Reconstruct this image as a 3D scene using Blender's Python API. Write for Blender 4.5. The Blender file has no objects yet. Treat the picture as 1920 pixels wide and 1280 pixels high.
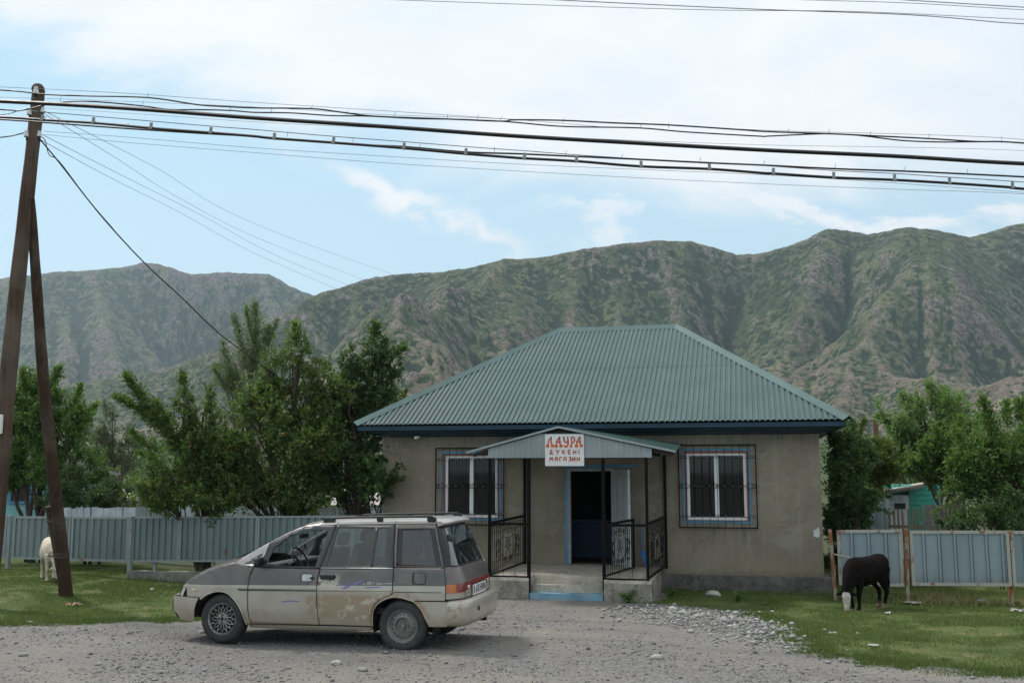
import bpy, bmesh, math, random
import numpy as np
from mathutils import Vector, Matrix, noise as mnoise
from mathutils.geometry import tessellate_polygon

S = bpy.context.scene
COL = S.collection
R = math.radians

# ------------------------------------------------------------------ camera
HAZE_D = .00012
CAM_H = 2.2
FPX = 1867.0                      # focal length in pixels of the 1920 wide photograph
PITCH = math.atan(245.0 / FPX)
cd = bpy.data.cameras.new('camera')
cam = bpy.data.objects.new('camera', cd)
COL.objects.link(cam)
cam.location = (0, 0, CAM_H)
cam.rotation_euler = (math.pi / 2 + PITCH, 0, 0)
cd.sensor_width = 36.0
cd.lens = 36.0 * FPX / 1920.0
cd.clip_start = 0.1
cd.clip_end = 20000
S.camera = cam
S.cycles.use_denoising = True
S.cycles.max_bounces = 8
S.cycles.transparent_max_bounces = 16
S.cycles.volume_bounces = 0
S.cycles.caustics_reflective = False
S.cycles.caustics_refractive = False
S.view_settings.view_transform = 'Standard'
S.view_settings.look = 'None'
S.view_settings.exposure = 0.0
S.view_settings.gamma = 1.0


# ------------------------------------------------------------------ node helper
class G:
    def __init__(s, tree):
        s.t = tree
        s.t.nodes.clear()

    def n(s, typ, ins=None, **props):
        nd = s.t.nodes.new(typ)
        for k, v in props.items():
            setattr(nd, k, v)
        for k, v in (ins or {}).items():
            sock = nd.inputs[k]
            if isinstance(v, bpy.types.NodeSocket):
                s.t.links.new(v, sock)
            elif isinstance(v, (tuple, list)):
                v = tuple(v)
                if sock.type == 'RGBA' and len(v) == 3:
                    v = v + (1,)
                sock.default_value = v
            else:
                sock.default_value = v
        return nd

    def m(s, op, a, b=0.0, c=0.0, clamp=False):
        return s.n('ShaderNodeMath', {0: a, 1: b, 2: c}, operation=op, use_clamp=clamp).outputs[0]

    def mix(s, f, a, b, blend='MIX'):
        nd = s.n('ShaderNodeMix', {}, data_type='RGBA', blend_type=blend)
        for idx, v in ((0, f), (6, a), (7, b)):
            sock = nd.inputs[idx]
            if isinstance(v, bpy.types.NodeSocket):
                s.t.links.new(v, sock)
            elif isinstance(v, (tuple, list)):
                sock.default_value = tuple(v) + ((1,) if len(v) == 3 else ())
            else:
                sock.default_value = v
        return nd.outputs[2]

    def noise(s, vec, scale=5, detail=4, rough=.55, dist=0.0, dim='3D'):
        d = {'Scale': scale, 'Detail': detail, 'Roughness': rough, 'Distortion': dist}
        if vec is not None:
            d['Vector'] = vec
        return s.n('ShaderNodeTexNoise', d, noise_dimensions=dim).outputs[0]

    def voro(s, vec, scale=5, feature='F1', out=0, rnd=1.0):
        return s.n('ShaderNodeTexVoronoi', {'Vector': vec, 'Scale': scale, 'Randomness': rnd}, feature=feature).outputs[out]

    def mr(s, v, a, b, c=0.0, d=1.0, smooth=True):
        return s.n('ShaderNodeMapRange', {'Value': v, 'From Min': a, 'From Max': b, 'To Min': c, 'To Max': d},
                   interpolation_type='SMOOTHSTEP' if smooth else 'LINEAR', clamp=True).outputs[0]

    def ramp(s, f, stops, interp='LINEAR'):
        nd = s.n('ShaderNodeValToRGB', {0: f})
        cr = nd.color_ramp
        cr.interpolation = interp
        while len(cr.elements) < len(stops):
            cr.elements.new(0.5)
        for e, (p, c) in zip(cr.elements, stops):
            e.position = p
            e.color = tuple(c) + ((1,) if len(c) == 3 else ())
        return nd.outputs[0]

    def vmul(s, v, sc):
        return s.n('ShaderNodeVectorMath', {0: v, 1: sc}, operation='MULTIPLY').outputs[0]

    def sep(s, v):
        return s.n('ShaderNodeSeparateXYZ', {0: v}).outputs

    def comb(s, x, y, z):
        return s.n('ShaderNodeCombineXYZ', {0: x, 1: y, 2: z}).outputs[0]

    def obj(s):
        return s.n('ShaderNodeTexCoord').outputs['Object']

    def bump(s, h, strength=.3, dist=.02):
        return s.n('ShaderNodeBump', {'Height': h, 'Strength': strength, 'Distance': dist}).outputs[0]

    def out(s, col, rough=.7, metal=0.0, normal=None, spec=.5, coat=0.0, coat_r=.1):
        d = {'Base Color': col, 'Roughness': rough, 'Metallic': metal, 'Specular IOR Level': spec,
             'Coat Weight': coat, 'Coat Roughness': coat_r}
        if normal is not None:
            d['Normal'] = normal
        b = s.n('ShaderNodeBsdfPrincipled', d)
        o = s.n('ShaderNodeOutputMaterial')
        s.t.links.new(b.outputs[0], o.inputs[0])
        return b

    def surf(s, sh):
        o = s.n('ShaderNodeOutputMaterial')
        s.t.links.new(sh, o.inputs[0])


def newmat(name):
    m = bpy.data.materials.new(name)
    m.use_nodes = True
    return m, G(m.node_tree)


def mul(c, k):
    return tuple(min(1, x * k) for x in c)


def simple(name, c, rough=.6, metal=0.0, var=.25, scale=8.0, bump=0.0, c2=None, spec=.5, fine=60.0, coat=0.0):
    """a base colour with large soft variation, fine grain and an optional second colour in patches"""
    m, g = newmat(name)
    o = g.obj()
    n1 = g.noise(o, scale, 5, .6)
    n2 = g.noise(o, fine, 3, .6)
    col = g.mix(g.mr(n1, .3, .7), mul(c, 1 - var), mul(c, 1 + var * .6))
    if c2 is not None:
        col = g.mix(g.mr(g.noise(o, scale * 2.3, 6, .65, .3), .52, .62), col, c2)
    col = g.mix(g.mr(n2, .35, .75, 0, var * .6), col, mul(c, .55))
    g.out(col, g.mr(n1, .2, .8, rough * .85, min(1, rough * 1.12)), metal, g.bump(n2, bump, .01) if bump else None, spec, coat)
    return m


# ------------------------------------------------------------------ sun and sky
SUN_EL, SUN_AZ = R(54), R(-55)                     # azimuth from +Y towards +X
sun_dir = Vector((math.sin(SUN_AZ) * math.cos(SUN_EL), math.cos(SUN_AZ) * math.cos(SUN_EL), math.sin(SUN_EL)))
ld = bpy.data.lights.new('sun', 'SUN')
ld.energy = 3.0
ld.angle = R(8)
ld.color = (1.0, .95, .88)
sun = bpy.data.objects.new('sun', ld)
COL.objects.link(sun)
sun.rotation_euler = (-sun_dir).to_track_quat('-Z', 'Y').to_euler()
sun.location = (0, 0, 50)

W = bpy.data.worlds.new('World')
S.world = W
W.use_nodes = True
g = G(W.node_tree)
sky = g.n('ShaderNodeTexSky', {}, sky_type='NISHITA', sun_disc=False, sun_elevation=SUN_EL, sun_rotation=SUN_AZ,
          altitude=900, air_density=1.0, dust_density=1.2, ozone_density=1.0)
dirv = g.n('ShaderNodeTexCoord').outputs['Generated']
dx, dy, dz = g.sep(dirv)
hy = g.m('MAXIMUM', g.m('ABSOLUTE', dy), .15)
tt = g.m('DIVIDE', dx, hy)                          # tangent of the azimuth
ee = g.m('DIVIDE', dz, hy)                          # tangent of the height
base_e = g.n('ShaderNodeFloatCurve', {'Value': g.mr(tt, -1.0, 1.0, 0, 1, False)})
cv = base_e.mapping.curves[0]
pts = [(0, .42), (.23, .395), (.33, .375), (.42, .335), (.5, .315), (.57, .285), (.66, .262), (.76, .262), (1, .28)]
while len(cv.points) < len(pts):
    cv.points.new(.5, .5)
for p, (a, b) in zip(cv.points, pts):
    p.location = (a, b)
base_e.mapping.update()
rel = g.m('SUBTRACT', ee, base_e.outputs[0])
pv = g.comb(tt, g.m('MULTIPLY', ee, 2.2), g.m('MULTIPLY', dy, .6))
big = g.noise(pv, 3.2, 8, .58, .35)
wis = g.noise(g.comb(g.m('ADD', tt, g.m('MULTIPLY', ee, 1.6)), g.m('MULTIPLY', ee, 6.0), dy), 4.0, 8, .6, .6)
cover = g.m('ADD', g.m('MULTIPLY', rel, 5.0), g.m('MULTIPLY', g.m('SUBTRACT', big, .5), 1.7))
cover = g.mr(cover, -.16, .42)
# a slanting streak of thin cloud below the main bank, small broken clouds lower right
sx = g.m('ADD', tt, .085)
nzs = g.noise(g.comb(tt, g.m('MULTIPLY', ee, 1.7), dy), 11, 7, .62, .4)
lin = g.m('ADD', g.m('SUBTRACT', ee, .268), g.m('MULTIPLY', sx, .44))
lin = g.m('ADD', lin, g.m('MULTIPLY', g.m('SUBTRACT', nzs, .5), .085))
streak = g.m('MULTIPLY', g.mr(g.m('ABSOLUTE', lin), .002, .024, 1, 0), g.mr(g.m('ABSOLUTE', sx), .055, .125, 1, 0))
streak = g.m('MULTIPLY', streak, g.mr(nzs, .32, .52))
brk = g.noise(g.comb(tt, g.m('MULTIPLY', ee, 2.6), g.m('ADD', dy, 4.0)), 7.5, 8, .6, .35)
low = g.m('MULTIPLY', g.mr(brk, .50, .63), g.m('MULTIPLY', g.mr(tt, -.02, .12), g.mr(ee, .19, .25)))
low = g.m('MULTIPLY', low, .85)
cl = g.m('MAXIMUM', cover, g.m('MAXIMUM', g.m('MULTIPLY', streak, 1.0), low))
shade = g.noise(pv, 2.1, 6, .55, .2)
cloud = g.mix(g.mr(shade, .38, .62), (8.9, 9.7, 10.4), (10.6, 10.7, 10.8))
blue = g.mix(1.0, sky.outputs[0], (1.55, 1.62, 1.45), 'MULTIPLY')
hz = g.mr(ee, .02, .42, 0, 1, False)
blue = g.mix(g.mr(ee, .5, .9, .62, .25), blue, g.mix(hz, (8.4, 10.4, 10.9), (6.4, 9.7, 11.1)))
bg = g.n('ShaderNodeBackground', {'Color': g.mix(cl, blue, cloud), 'Strength': .1})
wo = g.n('ShaderNodeOutputWorld')
W.node_tree.links.new(bg.outputs[0], wo.inputs[0])


# ------------------------------------------------------------------ points
def ray(px, py):
    x = (px - 960) / FPX
    y = -(py - 640) / FPX
    return Vector((x, math.cos(PITCH) - y * math.sin(PITCH), math.sin(PITCH) + y * math.cos(PITCH)))


CAMP = Vector((0, 0, CAM_H))


def at(px, py, Y):
    d = ray(px, py)
    return CAMP + d * (Y / d.y)


def on_plane(px, py, p0, n):
    d = ray(px, py)
    return CAMP + d * ((Vector(p0) - CAMP).dot(n) / d.dot(n))


def ss(a, b, x):
    t = np.clip((np.asarray(x, float) - a) / (b - a), 0, 1)
    return t * t * (3 - 2 * t)


def ground_z(x, y):
    x = np.asarray(x, float)
    y = np.asarray(y, float)
    z = -.15 * ss(13, 18, y) + .14 * ss(7, 11, -x) * ss(15, 20, y) * (1 - ss(26, 40, y))
    z = z + .02 * np.sin(x * .7 + 1) * np.sin(y * .55) + .012 * np.sin(x * 1.9 + y * 1.3)
    far = np.clip((y - 45) / 505., 0, 1.0)
    return z + 13 * far ** 1.2


def gz(x, y):
    return float(ground_z(x, y))


def on_ground(px, py):
    d = ray(px, py)
    z = 0.0
    for _ in range(12):
        t = (z - CAM_H) / d.z
        p = CAMP + d * t
        z = gz(p.x, p.y)
    return Vector((p.x, p.y, z))


# ------------------------------------------------------------------ objects and tags
def link(o):
    COL.objects.link(o)
    return o


def tag(o, label=None, cat=None, group=None, kind=None):
    if label:
        o['label'] = label
    if cat:
        o['category'] = cat
    if group:
        o['group'] = group
    if kind:
        o['kind'] = kind
    return o


def empty(name, loc=(0, 0, 0), rz=0.0, label=None, cat=None, group=None):
    o = bpy.data.objects.new(name, None)
    o.empty_display_size = .2
    o.location = loc
    o.rotation_euler = (0, 0, rz)
    link(o)
    return tag(o, label, cat, group)


def smooth_by_angle(me, ang=35):
    me.shade_smooth()
    bm = bmesh.new()
    bm.from_mesh(me)
    lim = R(ang)
    for e in bm.edges:
        if len(e.link_faces) == 2:
            e.smooth = e.calc_face_angle(0) < lim
    bm.to_mesh(me)
    bm.free()


def np_mesh(name, verts, faces, m=None, parent=None, smooth=False, attr=None):
    """a mesh from arrays: verts (n,3), faces (k,c) all of c corners"""
    me = bpy.data.meshes.new(name)
    v = np.asarray(verts, np.float32)
    f = np.asarray(faces, np.int32)
    me.vertices.add(len(v))
    me.vertices.foreach_set('co', v.ravel())
    me.loops.add(f.size)
    me.loops.foreach_set('vertex_index', f.ravel())
    me.polygons.add(len(f))
    me.polygons.foreach_set('loop_start', np.arange(0, f.size, f.shape[1], dtype=np.int32))
    me.polygons.foreach_set('loop_total', np.full(len(f), f.shape[1], np.int32))
    me.update(calc_edges=True)
    if attr:
        for k, vals in attr.items():
            a = me.attributes.new(k, 'FLOAT', 'POINT')
            a.data.foreach_set('value', np.asarray(vals, np.float32))
    if smooth:
        me.shade_smooth()
    o = bpy.data.objects.new(name, me)
    if m:
        me.materials.append(m)
    if parent:
        o.parent = parent
    return link(o)


class MB:
    """collects shapes and links them as ONE mesh object"""

    def __init__(s):
        s.v = []
        s.f = []
        s.mi = []
        s.cur = 0

    def add(s, vs, fs):
        b = len(s.v)
        s.v += [tuple(p) for p in vs]
        for f in fs:
            s.f.append([i + b for i in f])
            s.mi.append(s.cur)
        return s

    def box(s, c, d, M=None):
        x, y, z = (k / 2 for k in d)
        vs = [Vector((c[0] + a * x, c[1] + b * y, c[2] + e * z)) for a in (-1, 1) for b in (-1, 1) for e in (-1, 1)]
        if M is not None:
            vs = [M @ p for p in vs]
        return s.add(vs, [(0, 1, 3, 2), (4, 6, 7, 5), (0, 4, 5, 1), (2, 3, 7, 6), (0, 2, 6, 4), (1, 5, 7, 3)])

    def prism(s, pts, d):
        """polygon pts extruded by vector d"""
        n = len(pts)
        d = Vector(d)
        vs = [Vector(p) for p in pts] + [Vector(p) + d for p in pts]
        fs = [list(range(n))[::-1], list(range(n, 2 * n))]
        fs += [(i, (i + 1) % n, n + (i + 1) % n, n + i) for i in range(n)]
        return s.add(vs, fs)

    def tube(s, pts, r, k=6, caps=True, closed=False):
        pts = [Vector(p) for p in pts]
        n = len(pts)
        rs = r if isinstance(r, (list, tuple)) else [r] * n
        vs = []
        up = None
        for i, p in enumerate(pts):
            if closed:
                t = pts[(i + 1) % n] - pts[i - 1]
            else:
                t = pts[min(i + 1, n - 1)] - pts[max(i - 1, 0)]
            if t.length < 1e-9:
                t = Vector((0, 0, 1))
            t.normalize()
            if up is None:
                up = Vector((0, 0, 1)) if abs(t.z) < .9 else Vector((1, 0, 0))
            a = t.cross(up)
            if a.length < 1e-5:
                a = t.orthogonal()
            a.normalize()
            b = a.cross(t).normalized()
            up = b
            for j in range(k):
                w = 2 * math.pi * j / k
                vs.append(p + a * (math.cos(w) * rs[i]) + b * (math.sin(w) * rs[i]))
        fs = []
        for i in range(n if closed else n - 1):
            i2 = (i + 1) % n
            for j in range(k):
                fs.append((i * k + j, i * k + (j + 1) % k, i2 * k + (j + 1) % k, i2 * k + j))
        if caps and not closed:
            fs.append(list(range(k)))
            fs.append(list(range((n - 1) * k, n * k))[::-1])
        return s.add(vs, fs)

    def lathe(s, prof, k=32, M=None, cap=False):
        """prof: (r, h) pairs turned about z"""
        vs = []
        for r, h in prof:
            for j in range(k):
                w = 2 * math.pi * j / k
                p = Vector((r * math.cos(w), r * math.sin(w), h))
                vs.append(M @ p if M is not None else p)
        fs = []
        for i in range(len(prof) - 1):
            for j in range(k):
                fs.append((i * k + j, i * k + (j + 1) % k, (i + 1) * k + (j + 1) % k, (i + 1) * k + j))
        if cap:
            fs.append(list(range(k))[::-1])
            fs.append(list(range((len(prof) - 1) * k, len(prof) * k)))
        return s.add(vs, fs)

    def build(s, name, m=None, parent=None, smooth=None, bevel=0.0, seg=2):
        me = bpy.data.meshes.new(name)
        me.from_pydata(s.v, [], s.f)
        bm = bmesh.new()
        bm.from_mesh(me)
        bmesh.ops.recalc_face_normals(bm, faces=bm.faces)
        bm.to_mesh(me)
        bm.free()
        ms = m if isinstance(m, (list, tuple)) else [m]
        for q in ms:
            if q:
                me.materials.append(q)
        if len(ms) > 1:
            me.polygons.foreach_set('material_index', s.mi)
        if smooth:
            smooth_by_angle(me, smooth)
        o = bpy.data.objects.new(name, me)
        if parent:
            o.parent = parent
        if bevel:
            b = o.modifiers.new('bevel', 'BEVEL')
            b.width = bevel
            b.segments = seg
            b.limit_method = 'ANGLE'
        return link(o)


def spline(pts, n=8):
    """Catmull-Rom through points"""
    P = [Vector(p) for p in pts]
    out = []
    for i in range(len(P) - 1):
        p0, p1, p2, p3 = P[max(i - 1, 0)], P[i], P[i + 1], P[min(i + 2, len(P) - 1)]
        for j in range(n):
            t = j / n
            out.append(.5 * ((2 * p1) + (p2 - p0) * t + (2 * p0 - 5 * p1 + 4 * p2 - p3) * t * t + (3 * p1 - p0 - 3 * p2 + p3) * t ** 3))
    out.append(P[-1])
    return out


def fill_poly(outer, holes=(), step=.05, fn=None, stepy=None):
    """2D polygon with holes -> (verts, faces) cut by a grid so that it can follow a curved surface"""
    loops = [[Vector((p[0], p[1], 0)) for p in outer]] + [[Vector((p[0], p[1], 0)) for p in h] for h in holes]
    flat = [p for l in loops for p in l]
    tris = tessellate_polygon(loops)
    bm = bmesh.new()
    bv = [bm.verts.new(p) for p in flat]
    for t in tris:
        try:
            bm.faces.new([bv[i] for i in t])
        except ValueError:
            pass
    bmesh.ops.remove_doubles(bm, verts=bm.verts, dist=1e-6)
    xs = [p.x for p in flat]
    ys = [p.y for p in flat]
    if step:
        for lo, hi, nrm, st in ((min(xs), max(xs), (1, 0, 0), step), (min(ys), max(ys), (0, 1, 0), stepy or step)):
            k = math.ceil(lo / st + 1e-6)
            while k * st < hi - 1e-6:
                co = Vector(nrm) * (k * st)
                bmesh.ops.bisect_plane(bm, geom=bm.verts[:] + bm.edges[:] + bm.faces[:], plane_co=co, plane_no=nrm, dist=1e-6)
                k += 1
    bm.verts.index_update()
    vs = [fn(v.co.x, v.co.y) if fn else v.co.copy() for v in bm.verts]
    fs = [[v.index for v in f.verts] for f in bm.faces]
    bm.free()
    return vs, fs


def panel(name, outer, holes, m, parent, fn, step=.06, thick=0.0, smooth=True, off=-1):
    vs, fs = fill_poly(outer, holes, step, fn)
    mb = MB()
    mb.add(vs, fs)
    me = bpy.data.meshes.new(name)
    me.from_pydata(mb.v, [], mb.f)
    bm = bmesh.new()
    bm.from_mesh(me)
    bmesh.ops.recalc_face_normals(bm, faces=bm.faces)
    bm.to_mesh(me)
    bm.free()
    if smooth:
        me.shade_smooth()
    me.materials.append(m)
    o = bpy.data.objects.new(name, me)
    if parent:
        o.parent = parent
    if thick:
        sm = o.modifiers.new('solid', 'SOLIDIFY')
        sm.thickness = thick
        sm.offset = off
    return link(o)


rng = np.random.default_rng(7)
random.seed(7)

# ------------------------------------------------------------------ materials of the land
def mat_gravel():
    m, g = newmat('gravel_road')
    o = g.obj()
    big = g.noise(o, .35, 5, .6, .4)
    mid = g.noise(o, 2.2, 5, .6)
    v1 = g.voro(o, 26, 'F1', 1)
    v2 = g.voro(o, 60, 'F1', 1)
    d1 = g.voro(o, 26, 'F1', 0)
    d2 = g.voro(o, 60, 'F1', 0)
    sv = g.sep(v1)[0]
    sv2 = g.sep(v2)[1]
    st = g.mix(sv, (.088, .084, .079), (.275, .266, .250))
    st = g.mix(.5, st, g.mix(sv2, (.075, .075, .074), (.25, .246, .238)))
    dust = g.mix(mid, (.160, .146, .124), (.240, .222, .190))
    fine = g.noise(o, 9, 6, .7)
    k = g.mr(g.m('ADD', big, g.m('MULTIPLY', fine, .35)), .55, .82)
    col = g.mix(g.m('MULTIPLY', k, .85), st, dust)
    col = g.mix(g.mr(g.noise(o, .8, 6, .65, .3), .48, .75, 0, .35), col, (.105, .103, .100))
    # wheel-packed bands along the street and dusty bare patches
    ox, oy, oz = g.sep(o)
    along = g.m('ADD', g.m('MULTIPLY', ox, .9728), g.m('MULTIPLY', oy, -.2317))
    across = g.m('ADD', g.m('MULTIPLY', ox, .2317), g.m('MULTIPLY', oy, .9728))
    band = g.noise(g.comb(g.m('MULTIPLY', along, .10), g.m('MULTIPLY', across, 1.25), 0.0), 1.0, 4, .55, .2)
    col = g.mix(g.mr(band, .53, .66, 0, .65), col, g.mix(fine, (.145, .138, .126), (.205, .196, .18)))
    col = g.mix(g.mr(band, .47, .36, 0, .5), col, (.125, .123, .120))
    tan = g.mr(g.noise(o, .55, 5, .6, .5), .60, .68)
    col = g.mix(g.m('MULTIPLY', tan, .45), col, (.26, .232, .188))
    far = g.mr(g.sep(o)[1], 21.5, 24)
    green = g.mix(g.noise(o, .5, 6, .65), (.030, .052, .018), (.085, .088, .040))
    col = g.mix(far, col, green)
    h = g.m('ADD', g.m('MULTIPLY', d1, .7), g.m('MULTIPLY', d2, .4))
    h = g.m('MULTIPLY', h, g.mr(k, 0, 1, -1, -.35))
    g.out(col, .92, 0, g.bump(h, .35, .02), .25)
    return m


def mat_lawn():
    m, g = newmat('turf')
    o = g.obj()
    a = g.noise(o, 1.1, 6, .65, .3)
    b = g.noise(o, 14, 5, .7)
    col = g.mix(g.mr(a, .35, .7), (.060, .092, .024), (.120, .142, .050))
    col = g.mix(g.mr(b, .45, .75, 0, .7), col, (.040, .062, .016))
    dry = g.mr(g.noise(o, 1.7, 6, .7, .5), .56, .66)
    col = g.mix(g.m('MULTIPLY', dry, .75), col, (.20, .165, .09))
    g.out(col, .95, 0, g.bump(b, .6, .04), .15)
    return m


M_GRAVEL = mat_gravel()
M_LAWN = mat_lawn()


def tensor_ground():
    def axis(lo, hi, st, far, n):
        core = np.arange(lo, hi + st / 2, st)
        up = hi + (far - hi) * (np.arange(1, n + 1) / n) ** 3
        dn = lo - (far + lo) * (np.arange(1, n + 1) / n) ** 3
        return np.concatenate([dn[::-1], core, up])
    xs = axis(-16, 16, .4, 5200, 26)
    ys = axis(2, 30, .4, 5600, 30)
    X, Y = np.meshgrid(xs, ys)
    V = np.stack([X, Y, ground_z(X, Y)], -1).reshape(-1, 3)
    w = len(xs)
    i = np.arange(len(ys) - 1)[:, None] * w + np.arange(w - 1)[None]
    i = i.ravel()
    F = np.stack([i, i + 1, i + w + 1, i + w], -1)
    o = np_mesh('ground', V, F, M_GRAVEL, None, True)
    return tag(o, kind='structure')


tensor_ground()


# ------------------------------------------------------------------ mountains, carved by running water
def mountains(name, t0, t1, y0, y1, nt, ny, seed, prof, iters, m, base_h, crest_at=.62, up_k=3):
    r = np.random.default_rng(seed)

    def fbm(sx, sy, oct_=5, rough=.55):
        a = np.zeros((ny, nt))
        amp = 1.0
        for q in range(oct_):
            gy, gx = max(2, int(sy * 2 ** q)), max(2, int(sx * 2 ** q))
            c = r.standard_normal((gy + 3, gx + 3))
            yy = np.linspace(0, gy, ny)
            xx = np.linspace(0, gx, nt)
            yi = yy.astype(int)
            xi = xx.astype(int)
            fy = (yy - yi)[:, None]
            fx = (xx - xi)[None]
            fy = fy * fy * (3 - 2 * fy)
            fx = fx * fx * (3 - 2 * fx)
            c00 = c[yi][:, xi]
            c01 = c[yi][:, xi + 1]
            c10 = c[yi + 1][:, xi]
            c11 = c[yi + 1][:, xi + 1]
            a += amp * ((c00 * (1 - fx) + c01 * fx) * (1 - fy) + (c10 * (1 - fx) + c11 * fx) * fy)
            amp *= rough
        return a
    def resize(a, h, w):
        yy = np.linspace(0, a.shape[0] - 1.001, h)
        xx = np.linspace(0, a.shape[1] - 1.001, w)
        yi, xi = yy.astype(int), xx.astype(int)
        fy, fx = (yy - yi)[:, None], (xx - xi)[None]
        return (a[yi][:, xi] * (1 - fx) + a[yi][:, xi + 1] * fx) * (1 - fy) + (a[yi + 1][:, xi] * (1 - fx) + a[yi + 1][:, xi + 1] * fx) * fy
    NT, NY = nt, ny
    z = None
    nb = [(-1, -1), (-1, 0), (-1, 1), (0, -1), (0, 1), (1, -1), (1, 0), (1, 1)]
    ds = [math.hypot(*q) for q in nb]
    for frac, n_it, diff in ((.26, iters, .06), (.55, 16, .06), (1.0, 12, .08)):
        nt, ny = int(NT * frac), int(NY * frac)
        cell = 1 / frac
        rows = np.linspace(0, 1, ny)[:, None] * np.ones((1, nt))
        shape = np.clip(1 - np.abs(rows - crest_at) / np.where(rows < crest_at, crest_at, 1 - crest_at), 0, 1)
        if z is None:
            z = shape * 60 + 11 * fbm(7, 5, 5) * np.minimum(1, shape * 4)
            hard0 = np.exp(.55 * fbm(6, 4, 4))
        else:
            z = resize(z, ny, nt)
            for _ in range(2):
                p2 = np.pad(z, 1, mode='edge')
                z = z + .2 * (p2[:-2, 1:-1] + p2[2:, 1:-1] + p2[1:-1, :-2] + p2[1:-1, 2:] - 4 * z)
            z += np.clip(shape * 8, 0, 1) * z.max() * .0022 * fbm(36 * frac * 2, 22 * frac * 2, 3, .6)
        hard = resize(hard0, ny, nt) if hard0.shape != (ny, nt) else hard0
        z[0] = 0
        z[-1] = 0
        N = ny * nt
        idx = np.arange(N).reshape(ny, nt)
        A = np.ones((ny, nt))
        for it in range(n_it):
            pad = np.pad(z, 1, mode='edge')
            ipad = np.pad(idx, 1, mode='edge')
            best = np.zeros((ny, nt))
            rec = idx.copy()
            dst = np.ones((ny, nt))
            for (a, b), d in zip(nb, ds):
                s_ = (z - pad[1 + a:1 + a + ny, 1 + b:1 + b + nt]) / d
                k = s_ > best
                best = np.where(k, s_, best)
                rec = np.where(k, ipad[1 + a:1 + a + ny, 1 + b:1 + b + nt], rec)
                dst = np.where(k, d, dst)
            rec[0] = idx[0]
            rec[-1] = idx[-1]
            ol = np.argsort(z, axis=None).tolist()
            rl = rec.ravel().tolist()
            acc = [1.0] * N
            for i in reversed(ol):
                j = rl[i]
                if j != i:
                    acc[j] += acc[i]
            A = np.array(acc).reshape(ny, nt)
            K = (.10 * hard * (A * cell * cell / 11 + 10) ** .38 / (dst * cell / 3.3)).ravel().tolist()
            zn = (z + 1.0 * (.5 + shape)).ravel()
            zn[:nt] = 0
            zn[-nt:] = 0
            zl = zn.tolist()
            for i in ol:
                j = rl[i]
                if j != i:
                    k = K[i]
                    zl[i] = (zl[i] + k * zl[j]) / (1 + k)
            z = np.array(zl).reshape(ny, nt)
            p2 = np.pad(z, 1, mode='edge')
            z = z + diff * (p2[:-2, 1:-1] + p2[2:, 1:-1] + p2[1:-1, :-2] + p2[1:-1, 2:] - 4 * z)
    nt, ny = NT, NY
    wet = np.log(A + 1)
    def up(a, k):
        return resize(a, a.shape[0] * k, a.shape[1] * k)
    z = .95 * z / z.max() + .05 * shape ** .9 * (z.max(0, keepdims=True) / z.max())
    z, wet = up(z, up_k), up(wet, up_k)
    ny *= up_k
    nt *= up_k
    z += np.clip(z * 8, 0, 1) * (.0013 * fbm(130, 90, 3, .75) + .0035 * np.minimum(0, .35 - np.abs(fbm(70, 46, 4, .6))))
    t = np.linspace(t0, t1, nt)
    Yd = y0 + (y1 - y0) * np.linspace(0, 1, ny)
    px = 960 + FPX * t * math.cos(PITCH) * 1.02
    want = np.interp(px, [p[0] for p in prof], [p[1] for p in prof])
    jag = np.convolve(r.standard_normal(nt), np.ones(5) / 5, 'same') * 2.6 + np.convolve(r.standard_normal(nt), np.ones(17) / 17, 'same') * 7
    want = want + jag * .4
    we = np.array([ray(a, b).z / ray(a, b).y for a, b in zip(px, want)])
    sc = np.ones(nt)
    ker = np.exp(-np.linspace(-2.2, 2.2, 41) ** 2)
    ker /= ker.sum()
    for _ in range(7):
        el = ((z * sc[None] * 600 + base_h - CAM_H) / Yd[:, None]).max(0)
        q = np.clip(we / el, .5, 2)
        q = np.convolve(np.pad(q, 20, mode='edge'), ker, 'valid')
        sc = sc * q
    el = ((z * sc[None] * 600 + base_h - CAM_H) / Yd[:, None]).max(0)
    sc = sc * np.clip(we / el, .93, 1.07)
    X = t[None] * Yd[:, None]
    Z = z * sc[None] * 600 + base_h
    V = np.stack([X, np.broadcast_to(Yd[:, None], X.shape), Z], -1).reshape(-1, 3)
    i = (np.arange(ny - 1)[:, None] * nt + np.arange(nt - 1)[None]).ravel()
    F = np.stack([i, i + 1, i + nt + 1, i + nt], -1)
    hs = z / z.max(0, keepdims=True)

    def blur(a, n):
        for _ in range(n):
            p_ = np.pad(a, 1, mode='edge')
            a = (p_[:-2, 1:-1] + p_[2:, 1:-1] + p_[1:-1, :-2] + p_[1:-1, 2:] + 2 * a) / 6
        return a
    cu = np.zeros_like(z)
    for nb_, wt in ((4, .5), (16, .8), (60, 1.0)):
        q = blur(z, nb_) - z
        cu += wt * np.tanh(q / (q.std() * 1.2))
    cu /= 2.3
    o = np_mesh(name, V, F, m, None, True, {'wet': wet.ravel() / wet.max(), 'alt': hs.ravel(), 'cur': (cu * .5 + .5).ravel()})
    return tag(o, kind='structure')


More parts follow.
